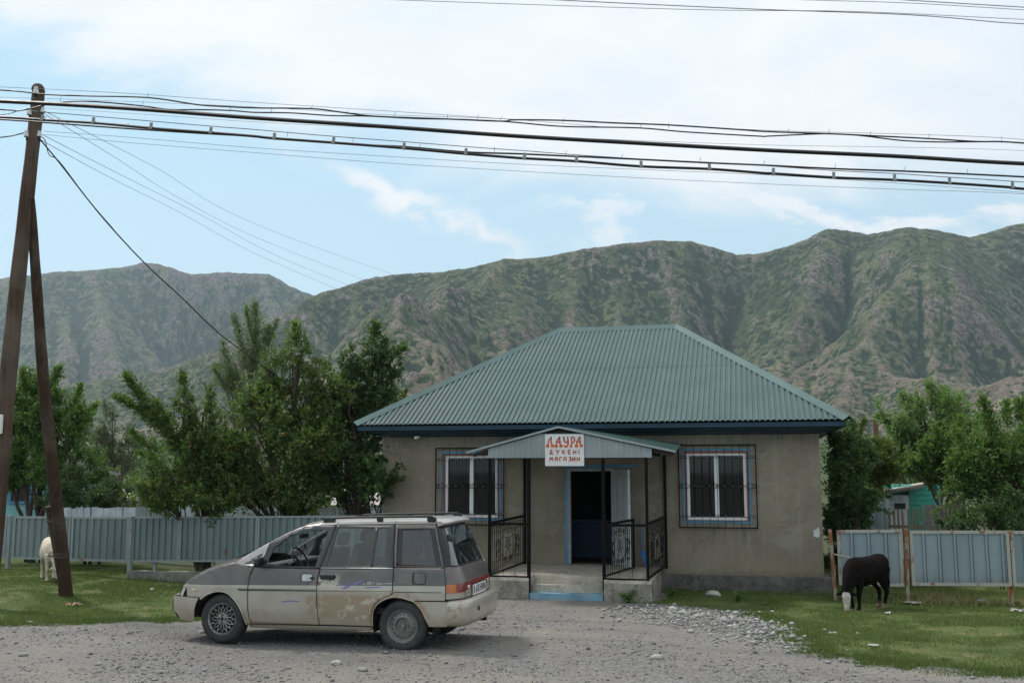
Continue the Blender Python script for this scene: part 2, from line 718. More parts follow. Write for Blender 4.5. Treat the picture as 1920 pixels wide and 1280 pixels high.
def mat_mountain():
    m, g = newmat('mountain_slopes')
    o = g.obj()
    geo = g.n('ShaderNodeNewGeometry')
    nz = g.sep(geo.outputs['Normal'])
    at_ = lambda k: g.n('ShaderNodeAttribute', {}, attribute_name=k).outputs['Fac']
    wet, alt, cur = at_('wet'), at_('alt'), at_('cur')
    dn = g.vmul(o, (1, .5, .55))                      # patches drawn out down the slope
    a = g.noise(dn, .007, 7, .62, .6)
    b = g.noise(dn, .035, 7, .68, .5)
    c = g.noise(o, .13, 5, .72)
    d = g.noise(o, .42, 3, .7)
    v = g.voro(o, .16, 'F1', 0)
    sb = lambda x, k: g.m('MULTIPLY', g.m('SUBTRACT', x, .5), k)
    add = lambda *q: q[0] if len(q) == 1 else g.m('ADD', q[0], add(*q[1:]))
    grass = g.mix(g.mr(add(b, sb(c, .8)), .36, .66), (.080, .130, .058), (.215, .245, .115))
    shrub = g.mix(g.mr(d, .4, .65), (.022, .050, .026), (.056, .098, .046))
    dry = g.mix(g.mr(add(b, sb(c, 1.0)), .3, .72), (.195, .162, .118), (.40, .34, .25))
    rock = g.mix(g.mr(add(c, sb(d, 1.2)), .38, .62), (.060, .052, .050), (.40, .335, .300))
    gr = add(g.m('MULTIPLY', alt, 1.25), .24, sb(cur, 1.1), sb(a, 1.3), sb(b, .8), sb(c, .5))
    col = g.mix(g.mr(gr, .36, .66), dry, grass)
    sh = add(sb(cur, 2.0), sb(a, 1.1), sb(b, 1.4), sb(c, 1.7), sb(d, .9), g.m('MULTIPLY', alt, .50), g.m('MULTIPLY', g.m('SUBTRACT', .4, v), .6))
    col = g.mix(g.m('MULTIPLY', g.mr(sh, .32, .58), .92), col, shrub)
    rk = add(g.m('MULTIPLY', g.m('SUBTRACT', 1.0, nz[2]), .9), sb(g.noise(dn, .016, 8, .7, .8), 2.6), sb(cur, -1.3), sb(c, 1.5), sb(d, .8))
    col = g.mix(g.m('MULTIPLY', g.mr(rk, .66, .90), .9), col, rock)
    h = add(g.m('MULTIPLY', b, 2.4), g.m('MULTIPLY', c, 1.4), g.m('MULTIPLY', d, .5))
    g.out(col, .95, 0, g.bump(h, 1.0, 11.0), .1)
    return m


M_MOUNT = mat_mountain()
PR = [(-900, 760), (0, 740), (300, 690), (430, 640), (520, 590), (560, 563), (600, 545), (700, 520), (740, 513), (800, 512), (870, 503), (940, 487),
      (1000, 483), (1050, 477), (1100, 466), (1170, 458), (1240, 450), (1300, 452), (1340, 460), (1395, 478), (1440, 474), (1490, 463),
      (1530, 450), (1575, 430), (1610, 432), (1650, 440), (1690, 432), (1720, 427), (1780, 430), (1850, 445), (1880, 437), (1920, 425),
      (2050, 405), (2300, 430), (2800, 470)]
PL = [(-900, 590), (-300, 555), (0, 519), (60, 513), (130, 508), (200, 502), (240, 492), (275, 495), (310, 505), (340, 513), (400, 511), (460, 513),
      (490, 514), (530, 535), (575, 553), (640, 575), (800, 600), (1400, 640)]
mountains('mountain_range', -.62, .95, 640, 1900, 430, 240, 52, PR, 70, M_MOUNT, 8)
mountains('mountain_range', -.95, .12, 1500, 3300, 270, 160, 55, PL, 60, M_MOUNT, 6)

# ------------------------------------------------------------------ the house: u along the front wall, D behind it
HB = R(13.4)
HU = Vector((math.cos(HB), -math.sin(HB), 0))
HV = Vector((math.sin(HB), math.cos(HB), 0))
HP = Vector((6.081, 19.883, 0))
HGZ = -.15


def hw(u, D, z):
    return HP + HU * u + HV * D + Vector((0, 0, z))


HM = Matrix.Translation(HP) @ Matrix.Rotation(-HB, 4, 'Z')     # local (u, D, z) -> world


def house_child(o):
    return o


def mat_plaster():
    m, g = newmat('old_plaster')
    o = g.obj()
    z = g.sep(o)[2]
    a = g.noise(o, .9, 6, .62, .3)
    b = g.noise(o, 5, 6, .65)
    c = g.noise(o, 45, 4, .65)
    streak = g.noise(g.vmul(o, (3.0, 3.0, .28)), 2.2, 5, .6)
    col = g.mix(g.mr(a, .32, .68), (.222, .188, .146), (.298, .256, .198))
    col = g.mix(g.mr(b, .42, .72, 0, .5), col, (.180, .160, .134))
    col = g.mix(g.mr(streak, .5, .7, 0, .45), col, (.32, .295, .25))
    damp = g.m('ADD', z, g.m('MULTIPLY', g.m('SUBTRACT', a, .5), .9))
    col = g.mix(g.mr(damp, .22, .75, .55, 0), col, (.30, .255, .185))
    patch = g.mr(g.noise(g.vmul(o, (1, 1, 1.5)), 1.15, 3, .55, .6), .60, .63)
    col = g.mix(g.m('MULTIPLY', patch, .5), col, (.31, .285, .245))
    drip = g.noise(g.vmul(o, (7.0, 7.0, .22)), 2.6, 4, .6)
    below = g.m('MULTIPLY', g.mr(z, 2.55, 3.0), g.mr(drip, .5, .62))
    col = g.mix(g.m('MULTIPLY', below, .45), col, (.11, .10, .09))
    sx_ = g.sep(o)[0]
    sill = g.m('MULTIPLY', g.m('MULTIPLY', g.mr(z, .55, 1.12), g.mr(z, 1.16, 1.2, 1, 0)), g.mr(drip, .46, .6))
    inwin = g.m('MAXIMUM', g.mr(g.m('ABSOLUTE', g.m('ADD', sx_, 2.0)), .62, .72, 1, 0), g.mr(g.m('ABSOLUTE', g.m('ADD', sx_, 7.15)), .62, .72, 1, 0))
    col = g.mix(g.m('MULTIPLY', g.m('MULTIPLY', sill, inwin), .5), col, (.12, .108, .095))
    mud = g.m('ADD', z, g.m('MULTIPLY', g.m('SUBTRACT', g.noise(o, 7, 5, .7), .5), .5))
    col = g.mix(g.mr(mud, .12, .36, .55, 0), col, (.15, .125, .095))
    iso = g.m('ABSOLUTE', g.m('SUBTRACT', g.noise(o, .9, 7, .62, .2), .5))
    crk = g.m('MULTIPLY', g.mr(iso, .0008, .0035, 1, 0), g.mr(g.noise(g.vmul(o, (1, 1, .8)), .8, 2, .5), .50, .56))
    col = g.mix(g.m('MULTIPLY', crk, .7), col, (.05, .045, .04))
    spot = g.mr(g.noise(o, 3.1, 4, .7, 1.5), .66, .69)
    col = g.mix(g.m('MULTIPLY', spot, .45), col, (.12, .11, .10))
    h = g.m('ADD', g.m('MULTIPLY', b, .8), g.m('MULTIPLY', c, .35))
    g.out(col, .93, 0, g.bump(h, .35, .012), .2)
    return m


def mat_concrete(name, c, c2, sc=3.0):
    m, g = newmat(name)
    o = g.obj()
    a = g.noise(o, sc, 6, .65, .3)
    b = g.noise(o, 30, 5, .7)
    col = g.mix(g.mr(a, .35, .65), c, c2)
    col = g.mix(g.mr(b, .45, .75, 0, .6), col, mul(c, .5))
    ck = g.mr(g.m('ABSOLUTE', g.m('SUBTRACT', g.noise(o, sc * .45, 7, .65, .3), .5)), .002, .010, 1, 0)
    col = g.mix(g.m('MULTIPLY', ck, g.mr(g.noise(o, 1.1, 3, .5), .42, .55, 0, .8)), col, mul(c, .25))
    st_ = g.mr(g.noise(g.vmul(o, (1, 1, .4)), sc * 1.4, 5, .65), .55, .68)
    col = g.mix(g.m('MULTIPLY', st_, .4), col, mul(c2, 1.35))
    g.out(col, .94, 0, g.bump(g.m('ADD', a, g.m('MULTIPLY', b, .5)), .6, .02), .2)
    return m


def mat_peel(name, c, under, sc=9.0, lo=.56, hi=.62, rough=.55):
    """old paint peeling off what lies below"""
    m, g = newmat(name)
    o = g.obj()
    a = g.noise(o, sc, 7, .7, .4)
    b = g.noise(o, 2.5, 4, .6)
    col = g.mix(g.mr(b, .3, .7), mul(c, .78), mul(c, 1.15))
    k = g.mr(a, lo, hi)
    col = g.mix(k, col, under)
    g.out(col, g.mr(k, 0, 1, rough, .9), 0, g.bump(k, .3, .004), .4)
    return m


def mat_roofmetal(name, c, c2):
    m, g = newmat(name)
    o = g.obj()
    a = g.noise(o, 1.3, 5, .6)
    b = g.noise(g.vmul(o, (6, 1.2, 1.2)), 3, 5, .65)
    col = g.mix(g.mr(a, .3, .7), c, c2)
    col = g.mix(g.mr(b, .5, .75, 0, .35), col, mul(c2, 1.35))
    sid = g.m('FLOOR', g.m('DIVIDE', g.sep(o)[0], 1.085))
    wn = g.n('ShaderNodeTexWhiteNoise', {'W': sid}, noise_dimensions='1D').outputs[0]
    col = g.mix(g.m('MULTIPLY', wn, .40), col, mul(c, .62))
    run = g.noise(g.vmul(o, (16, .8, .8)), 2.2, 5, .65)
    col = g.mix(g.mr(run, .60, .74, 0, .5), col, mul(c2, 1.9))
    rust = g.mr(g.noise(o, 2.4, 6, .7, .8), .70, .74)
    col = g.mix(g.m('MULTIPLY', rust, .35), col, (.10, .075, .05))
    scr = g.mr(g.voro(o, 3.1, 'F1', 0), .012, .03, 1, 0)
    col = g.mix(g.m('MULTIPLY', scr, .6), col, (.02, .03, .03))
    g.out(col, g.mr(b, .3, .7, .36, .52), 0, None, .45, .15, .3)
    return m


M_PLASTER = mat_plaster()
M_FOUND = mat_concrete('foundation_concrete', (.095, .09, .085), (.165, .158, .148))
M_SLAB = mat_concrete('porch_concrete', (.38, .345, .29), (.52, .48, .41))  # concrete tone raised: sunlight on slab and step is put into the colour
M_PLINTH = mat_concrete('porch_plinth', (.23, .21, .18), (.35, .325, .28), 4)
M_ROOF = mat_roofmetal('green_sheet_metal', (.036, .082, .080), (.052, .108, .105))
M_CAP = mat_roofmetal('green_ridge_metal', (.046, .106, .102), (.066, .138, .132))
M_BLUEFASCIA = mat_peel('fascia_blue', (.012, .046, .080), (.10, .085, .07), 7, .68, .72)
M_BLUE = mat_peel('blue_trim', (.085, .245, .40), (.20, .19, .18), 12, .60, .66)
M_LBLUE = mat_peel('pale_blue_step', (.16, .31, .40), (.30, .29, .26), 14, .55, .62, .8)
M_RED = simple('red_brown_frame', (.24, .062, .028), .6, 0, .3, 6)
M_UPVC = simple('white_window_plastic', (.80, .81, .82), .35, 0, .05, 3, 0, None, .5, 20)
M_IRON = simple('black_iron', (.005, .005, .006), .6, .0, .4, 9, .1, (.012, .009, .007), .12)
M_BRASS = simple('tarnished_brass', (.23, .19, .11), .45, .6)
M_CANOPYMETAL = mat_roofmetal('galvanised_gable', (.27, .32, .33), (.36, .40, .41))
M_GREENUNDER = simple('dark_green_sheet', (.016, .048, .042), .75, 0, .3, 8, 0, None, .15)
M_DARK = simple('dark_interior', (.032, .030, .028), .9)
M_DOORW = simple('pale_door', (.40, .415, .42), .5, 0, .1, 3)
M_DKBLUE = simple('dark_blue_counter', (.010, .04, .105), .5, 0, .25, 3)
M_WHITE = simple('white_paint', (.75, .75, .74), .55, 0, .08)


def mat_glass(name, tint=(.9, .94, .95), dirt=.10, refl=.35, dirtcol=(.35, .36, .35), nsc=1.0, fk=1.3):
    m, g = newmat(name)
    o = g.obj()
    fr = g.n('ShaderNodeFresnel', {'IOR': 1.52}).outputs[0]
    tr = g.n('ShaderNodeBsdfTransparent', {'Color': tint}).outputs[0]
    gl = g.n('ShaderNodeBsdfGlossy', {'Color': (1, 1, 1), 'Roughness': .03}).outputs[0]
    k = g.m('ADD', g.m('MULTIPLY', fr, fk), refl * .12, clamp=True)
    a = g.n('ShaderNodeMixShader', {0: k, 1: tr, 2: gl}).outputs[0]
    df = g.n('ShaderNodeBsdfDiffuse', {'Color': dirtcol}).outputs[0]
    nz = g.noise(g.vmul(o, (2, 2, 1)), 2.0 * nsc, 3, .5, .2)
    b = g.n('ShaderNodeMixShader', {0: g.mr(nz, .3, .75, dirt * .5, dirt * 1.5), 1: a, 2: df}).outputs[0]
    g.surf(b)
    return m


M_GLASS = mat_glass('window_glass', (.40, .43, .45), .01, -.2)

house = empty('house', (0, 0, 0), 0, 'low plastered shop house with green hipped metal roof', 'house')
house.matrix_world = HM
WL, WR = -9.18, .02
DEPTH = 8.4
WTOP = 3.02
WIN = {'R': (-2.62, -1.375, 1.235, 2.622), 'L': (-7.765, -6.535, 1.235, 2.59)}
DOOR = (-5.06, -4.07, .314, 2.28)


def wall_fn(u, z):
    return Vector((u, 0, z))


def rect(a, b, c, d):
    return [(a, c), (b, c), (b, d), (a, d)]


front_holes = [rect(*WIN['L']), rect(*WIN['R']), rect(*DOOR)]
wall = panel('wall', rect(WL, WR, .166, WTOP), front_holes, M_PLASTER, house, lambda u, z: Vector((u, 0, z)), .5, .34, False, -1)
mb = MB()
mb.box((WR - .17, DEPTH / 2 + .17, 1.59), (.34, DEPTH - .34, 2.85))
mb.box((WL + .17, DEPTH / 2 + .17, 1.59), (.34, DEPTH - .34, 2.85))
mb.box(((WL + WR) / 2, DEPTH - .17, 1.59), (WR - WL - .69, .34, 2.85))
mb.build('wall', M_PLASTER, house)
mb = MB()
# a rough plinth, a little crooked
pts = []
for i in range(31):
    t = i / 30
    u = WL - .1 + (WR + .13 - WL + .1) * t
    pts.append(u)
vs, fs = [], []
for i, u in enumerate(pts):
    j = .02 * math.sin(i * 2.3) + .012 * math.sin(i * 5.1)
    vs += [(u, -.10 + j, -.6), (u, -.085 + j * .8, .0), (u, -.075 + j * .4, .15 + .012 * math.sin(i * 3.7)), (u, .02, .168), (u, .5, .16)]
for i in range(30):
    for k in range(4):
        a = i * 5 + k
        fs.append((a, a + 5, a + 6, a + 1))
mb.add(vs, fs)
mb.box((WR + .05, DEPTH / 2 + .3, -.2), (.15, DEPTH - .5, .73))
mb.box((WL - .05, DEPTH / 2 + .3, -.2), (.15, DEPTH - .5, .73))
mb.build('foundation', M_FOUND, house)

# rooms behind: dark floor, ceiling, inner walls
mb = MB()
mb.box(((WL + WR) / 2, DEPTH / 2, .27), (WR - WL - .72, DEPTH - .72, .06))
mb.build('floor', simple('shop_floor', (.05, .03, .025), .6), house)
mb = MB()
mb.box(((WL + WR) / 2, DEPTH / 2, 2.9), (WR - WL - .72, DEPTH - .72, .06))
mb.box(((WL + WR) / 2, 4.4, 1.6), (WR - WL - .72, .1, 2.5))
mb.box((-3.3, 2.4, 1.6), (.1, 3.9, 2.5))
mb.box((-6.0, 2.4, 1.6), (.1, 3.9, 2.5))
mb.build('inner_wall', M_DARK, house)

# ---- roof
EU0, EU1, ED0, ED1, EZ = -9.60, .535, -.60, DEPTH + .55, 3.205
RU0, RU1, RD, RZ = -5.99, -3.0, 4.15, 5.80


def roof_z(k):
    return EZ + (RZ - EZ) * k


def corrugated(name, a0, a1, toP, toT, m, per=.1035, hgt=.017, lap=None):
    """sheet whose ribs run upslope. toP(a, k): point at eave parameter a and height fraction k; toT(a): top fraction at a; both in house frame"""
    prof = [(0, 0), (.30, 0), (.42, 1), (.93, 1), (1.0, 0)]
    xs, hs = [], []
    n = int((a1 - a0) / per)
    for i in range(n + 1):
        for q, h in prof[:-1]:
            x = a0 + (i + q) * per
            if x < a1:
                xs.append(x)
                hs.append(h * hgt)
    xs.append(a1)
    hs.append(0)
    vs, fs = [], []
    p0, p1, p2 = toP(a0, 0), toP(a1, 0), toP((a0 + a1) / 2, .5)
    nrm = (p1 - p0).cross(p2 - p0).normalized()
    if nrm.z < 0:
        nrm = -nrm
    laps = [(0, 1.0, 0.0)] if lap is None else [(0, lap + .015, 0.0), (lap, 1.0, .004)]
    for k0, k1, off in laps:
        b = len(vs)
        for x, h in zip(xs, hs):
            T = toT(x)
            ka, kb = min(k0, T), min(k1, T)
            vs += [toP(x, ka) + nrm * (h + off), toP(x, kb) + nrm * (h + off)]
        for i in range(len(xs) - 1):
            if toT(xs[i]) > k0 or toT(xs[i + 1]) > k0:
                fs.append((b + 2 * i, b + 2 * i + 2, b + 2 * i + 3, b + 2 * i + 1))
    mb = MB()
    mb.add(vs, fs)
    o = mb.build(name, m, house)
    sm = o.modifiers.new('solid', 'SOLIDIFY')
    sm.thickness = .003
    return o


def front_T(u):
    return min(1.0, (u - EU0) / (RU0 - EU0), (EU1 - u) / (EU1 - RU1))


corrugated('roof', EU0, EU1, lambda u, k: Vector((u, ED0 + (RD - ED0) * k, roof_z(k))), front_T, M_ROOF, .1085, .021, .52)
corrugated('roof', EU0, EU1, lambda u, k: Vector((u, ED1 + (RD - ED1) * k, roof_z(k))), front_T, M_ROOF)
side_T = lambda d: min((d - ED0) / (RD - ED0), (ED1 - d) / (ED1 - RD))
corrugated('roof', ED0, ED1, lambda d, k: Vector((EU0 + (RU0 - EU0) * k, d, roof_z(k))), side_T, M_ROOF)
corrugated('roof', ED0, ED1, lambda d, k: Vector((EU1 + (RU1 - EU1) * k, d, roof_z(k))), side_T, M_ROOF)
roof0 = [o for o in house.children if o.name.startswith('roof')][0]
# folded caps on ridge and hips
def cap(a, b, w=.16, lift=.035, na=None, nb=None):
    a, b = Vector(a), Vector(b)
    d = (b - a).normalized()
    mb = MB()
    vs, fs = [], []
    for t in (0, 1):
        p = a.lerp(b, t)
        vs += [p + na * w + Vector((0, 0, lift * .55)), p + Vector((0, 0, lift + .035)), p + nb * w + Vector((0, 0, lift * .55))]
    fs = [(0, 3, 4, 1), (1, 4, 5, 2)]
    mb.add(vs, fs)
    o = mb.build('ridge_cap', M_CAP, house)
    sm = o.modifiers.new('solid', 'SOLIDIFY')
    sm.thickness = .004
    return o


fd = Vector((0, ED0 - RD, EZ - RZ)).normalized()
bd = Vector((0, ED1 - RD, EZ - RZ)).normalized()
lf = Vector((EU0 - RU0, 0, EZ - RZ)).normalized()
rf = Vector((EU1 - RU1, 0, EZ - RZ)).normalized()


def inplane(slope_dir, hip):
    n = slope_dir.cross(Vector((1, 0, 0)) if abs(slope_dir.x) < .1 else Vector((0, 1, 0))).normalized()
    v = hip.normalized().cross(n).normalized()
    return v if v.dot(slope_dir) > 0 else -v


hipFL = Vector((EU0 - RU0, ED0 - RD, EZ - RZ))
hipFR = Vector((EU1 - RU1, ED0 - RD, EZ - RZ))
cap((RU0 - .05, RD, RZ), (RU1 + .05, RD, RZ), .17, .035, fd, bd)
cap((RU0, RD, RZ + .004), (EU0 - .02, ED0 - .02, EZ + .004), .15, .035, inplane(fd, hipFL), inplane(lf, hipFL))
cap((RU1, RD, RZ + .004), (EU1 + .02, ED0 - .02, EZ + .004), .15, .035, inplane(fd, hipFR), inplane(rf, hipFR))
hipBL = Vector((EU0 - RU0, ED1 - RD, EZ - RZ))
hipBR = Vector((EU1 - RU1, ED1 - RD, EZ - RZ))
cap((RU0, RD, RZ + .006), (EU0, ED1, EZ + .006), .15, .035, inplane(bd, hipBL), inplane(lf, hipBL))
cap((RU1, RD, RZ + .006), (EU1, ED1, EZ + .006), .15, .035, inplane(bd, hipBR), inplane(rf, hipBR))

# fascia board and boarded sloping eaves all round
fo = .035
mb = MB()
fz0, fz1 = 3.085, 3.175
for a, b in (((EU0 + fo, ED0 + fo), (EU1 - fo, ED0 + fo)), ((EU1 - fo, ED0 + fo), (EU1 - fo, ED1 - fo)), ((EU0 + fo, ED1 - fo), (EU0 + fo, ED0 + fo)), ((EU1 - fo, ED1 - fo), (EU0 + fo, ED1 - fo))):
    d = Vector((b[0] - a[0], b[1] - a[1], 0))
    n = Vector((-d.y, d.x, 0)).normalized() * .025
    mb.prism([(a[0], a[1], fz0), (b[0], b[1], fz0), (b[0], b[1], fz1), (a[0], a[1], fz1)], n)
mb.build('fascia_board', M_BLUEFASCIA, house)
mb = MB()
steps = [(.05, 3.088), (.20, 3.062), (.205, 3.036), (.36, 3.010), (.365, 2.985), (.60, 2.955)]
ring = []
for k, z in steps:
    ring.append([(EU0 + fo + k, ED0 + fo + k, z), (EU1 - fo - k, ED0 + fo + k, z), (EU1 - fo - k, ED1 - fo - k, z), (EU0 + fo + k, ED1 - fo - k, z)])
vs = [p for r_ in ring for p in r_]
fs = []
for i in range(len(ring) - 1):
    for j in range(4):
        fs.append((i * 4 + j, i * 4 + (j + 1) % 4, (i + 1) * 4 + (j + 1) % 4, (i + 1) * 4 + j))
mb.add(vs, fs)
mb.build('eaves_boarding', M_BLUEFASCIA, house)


# ---- windows
def window(key, label):
    a, b, c, d = WIN[key]
    fr = MB()
    t = .062
    y = .055
    fr.box(((a + b) / 2, y, c + t / 2 + .008), (b - a - .05, .06, t))
    fr.box(((a + b) / 2, y, d - t / 2 - .025), (b - a - .05, .06, t))
    fr.box((a + t / 2 + .026, y, (c + d) / 2), (t, .06, d - c - .16))
    fr.box((b - t / 2 - .026, y, (c + d) / 2), (t, .06, d - c - .16))
    fr.box(((a + b) / 2, y - .003, (c + d) / 2), (.085, .062, d - c - .16))
    w = fr.build('window', M_UPVC, house, None, .006)
    w['label'] = label
    mid = (a + b) / 2
    for p, q in ((a + t + .02, mid - .04), (mid + .04, b - t - .02)):
        g_ = MB()
        g_.box(((p + q) / 2, .06, (c + d) / 2), (q - p, .006, d - c - .14))
        g_.build('pane', M_GLASS, w)
    # red-brown wooden frame around, blue painted band on the wall
    rd = MB()
    e = .03
    rd.box(((a + b) / 2, .02, d - .014), (b - a + .02, .07, .040))
    rd.box(((a + b) / 2, .02, c + .004), (b - a + .02, .07, .016))
    rd.box((a + .011, .02, (c + d) / 2), (.036, .07, d - c - .03))
    rd.box((b - .011, .02, (c + d) / 2), (.036, .07, d - c - .03))
    rd.build('frame', M_RED, w)
    bl = MB()
    k = .052
    bl.box(((a + b) / 2, -.004, d + k / 2 + .002), (b - a + 2 * k, .016, k))
    bl.box(((a + b) / 2 + .02, -.004, c - k / 2 - .002), (b - a + 2 * k, .016, k * .8))
    bl.box((a - k / 2 - .002, -.004, (c + d) / 2), (k, .015, d - c))
    bl.box((b + k / 2 + .002, -.004, (c + d) / 2), (k, .015, d - c))
    bl.build('surround', M_BLUE, w)
    cu = MB()
    n = 24
    vs, fs = [], []
    for i in range(n + 1):
        u = a + .06 + (b - a - .12) * i / n
        vs += [(u, .30 + .025 * math.sin(i * 1.9), d - .06), (u, .30 + .02 * math.sin(i * 1.9 + .4), d - .30 - .02 * math.sin(i * .7))]
    for i in range(n):
        fs.append((2 * i, 2 * i + 2, 2 * i + 3, 2 * i + 1))
    cu.add(vs, fs)
    cu.build('curtain', simple('dark_net_curtain', (.010, .011, .012), .9), w, 60)
    return w


def arc(c, r, a0, a1, n=10):
    return [Vector((c[0] + r * math.cos(a0 + (a1 - a0) * i / n), c[1], c[2] + r * math.sin(a0 + (a1 - a0) * i / n))) for i in range(n + 1)]


def scroll(cx, y, cz, r, sx=1, sz=1, turns=1.15, n=20):
    out = []
    for i in range(n + 1):
        t = i / n
        w = 2 * math.pi * turns * t
        q = r * (1 - .72 * t)
        out.append(Vector((cx + sx * (q * math.cos(w) - r), y, cz + sz * q * math.sin(w))))
    return out


def grille(parent, u0, u1, z0, z1, n, y0=-.06, belly=.09):
    mb = MB()
    for a, b in (((u0, z0), (u1, z0)), ((u1, z0), (u1, z1)), ((u1, z1), (u0, z1)), ((u0, z1), (u0, z0))):
        mb.box(((a[0] + b[0]) / 2, y0, (a[1] + b[1]) / 2), (abs(a[0] - b[0]) + .022, .022, abs(a[1] - b[1]) + .022))
    for i in range(1, n):
        u = u0 + (u1 - u0) * i / n
        P = [(u, y0, z1), (u, y0, z0 + .75), (u, y0 - belly * .25, z0 + .45), (u, y0 - belly, z0 + .2), (u, y0 - belly * .8, z0 + .07), (u, y0, z0)]
        mb.tube(spline(P, 5), .0052, 5)
    for zz in (z1 - .235, z0 + .235):
        yb = y0 - (belly * .85 if zz < z0 + .5 else 0)
        for c in (u0 + .1, (u0 + u1) / 2, u1 - .1):
            for s_ in (-1, 1):
                mb.tube(scroll(c + s_ * .012, yb, zz, .028, -s_, 1), .004, 4)
        for i in range(n // 2 - 1):
            pass
        mb.tube([(u0, yb, zz - .03), (u1, yb, zz - .03)], .0035, 4)
    zm = z0 + (z1 - z0) * .5
    um = (u0 + u1) / 2
    for c, w in (((u0 + um) / 2, (um - u0) / 2), ((um + u1) / 2, (u1 - um) / 2)):
        for s_ in (-1, 1):
            for up in (1, -1):
                P = [(c, y0, zm + .055 * up), (c + s_ * w * .35, y0, zm + .02 * up), (c + s_ * w * .62, y0, zm - .05 * up), (c + s_ * w * .9, y0, zm - .03 * up), (c + s_ * w * .98, y0, zm + .03 * up), (c + s_ * w * .84, y0, zm + .035 * up), (c + s_ * w * .8, y0, zm)]
                mb.tube(spline(P, 5), .0045, 4)
    mb.cur = 1
    for i in range(1, n):
        u = u0 + (u1 - u0) * i / n
        for zz in (zm, z0 + .24, z1 - .24):
            yb = y0 - (belly * .85 if zz < z0 + .5 else 0)
            mb.lathe([(.001, -.016), (.011, -.008), (.012, .004), (.001, .018)], 6, Matrix.Translation((u, yb, zz)))
    o = mb.build('grille', [M_IRON, M_BRASS], parent, 40)
    return o


wR = window('R', 'white window right of the porch')
grille(wR, -2.745, -1.215, 1.10, 2.75, 10)
wL = window('L', 'white window left of the porch, partly behind the canopy')
grille(wL, -7.925, -6.415, 1.10, 2.715, 10)

# ---- door frame and door leaf standing open
mb = MB()
a, b, c, d = DOOR
mb.box((a + .035, .02, (c + d) / 2), (.07, .10, d - c - .004))
mb.box((b - .035, .02, (c + d) / 2), (.07, .10, d - c - .004))
mb.box(((a + b) / 2, .02, d - .03), (b - a - .142, .10, .06))
mb.build('door_frame', simple('weathered_door_frame', (.28, .30, .32), .6), house)
mb = MB()
mb.box((a - .03, -.005, (c + d) / 2 + .03), (.055, .02, d - c + .06))
mb.box(((a + b) / 2 + .25, -.005, d + .045), (b - a + .5, .02, .06))
mb.build('door_trim', M_BLUE, house)
leafM = Matrix.Translation((b - .02, -.03, 0)) @ Matrix.Rotation(R(180 + 117), 4, 'Z')
LW, LZ0, LZ1 = .86, .335, 2.25


def lf_(x, y, z):
    return leafM @ Vector((x, y, z))


mb = MB()
mb.box((LW / 2, .02, (LZ0 + LZ1) / 2), (LW, .04, LZ1 - LZ0), leafM)
dl = mb.build('door', M_DOORW, house, None, .004)
dl['label'] = 'pale grey panelled door leaf standing open'
for sgn in (-1, 1):
    mb = MB()
    for x0, x1 in ((.10, .39), (.47, .76)):
        for z0, z1 in ((.45, 1.15), (1.28, 2.12)):
            for p, q in (((x0, z0), (x1, z0)), ((x1, z0), (x1, z1)), ((x1, z1), (x0, z1)), ((x0, z1), (x0, z0))):
                y = .02 + sgn * .02
                mb.tube([leafM @ Vector((p[0], y, p[1])), leafM @ Vector((q[0], y, q[1]))], .010, 5)
    mb.build('moulding', M_DOORW, dl, 40)
mb = MB()
for y in (-.05, .09):
    mb.tube([lf_(LW - .07, .02, 1.25), lf_(LW - .07, y, 1.25), lf_(LW - .19, y, 1.25)], .009, 6)
mb.build('handle', simple('handle_steel', (.3, .3, .3), .35, 1), dl, 40)
# end edge of the leaf is pale blue-white
mb = MB()
mb.box((LW + .004, .02, (LZ0 + LZ1) / 2), (.006, .052, LZ1 - LZ0), leafM)
mb.build('edge_strip', simple('door_edge', (.45, .52, .56), .5), dl)

# ---- things inside, half seen through the door
ct = MB()
ct.box((-4.62, 2.05, .70), (1.5, .5, .80))
cto = ct.build('shop_counter', M_DKBLUE, None, None, .01)
cto.matrix_world = HM
tag(cto, 'dark blue shop counter inside the open doorway', 'counter')
ct2 = MB()
ct2.box((-4.62, 2.02, 1.122), (1.6, .6, .035))
o = ct2.build('counter_top', simple('counter_top_grey', (.12, .13, .14), .5), cto, None, .006)
bk = MB()
bk.lathe([(.10, .0), (.13, .25), (.132, .26), (.122, .26)], 20, None)
bk.lathe([(.001, .002), (.10, .002)], 20)
bo = bk.build('bucket', simple('pale_blue_plastic', (.16, .26, .42), .45), None, 40)
bo.matrix_world = HM @ Matrix.Translation((-1.66, .36, 1.252))
tag(bo, 'pale blue plastic bucket behind the right-hand window', 'bucket')
hd = MB()
hd.tube([Vector((.13 * math.cos(w), 0, .25 + .1 * math.sin(w))) for w in [math.pi * i / 12 for i in range(13)]], .004, 5)
hd.build('handle', M_IRON, bo)
sl = MB()
sl.box((-2.0, .49, 1.235), (1.24, .31, .03))
sl.build('window_sill', M_WHITE, wR)

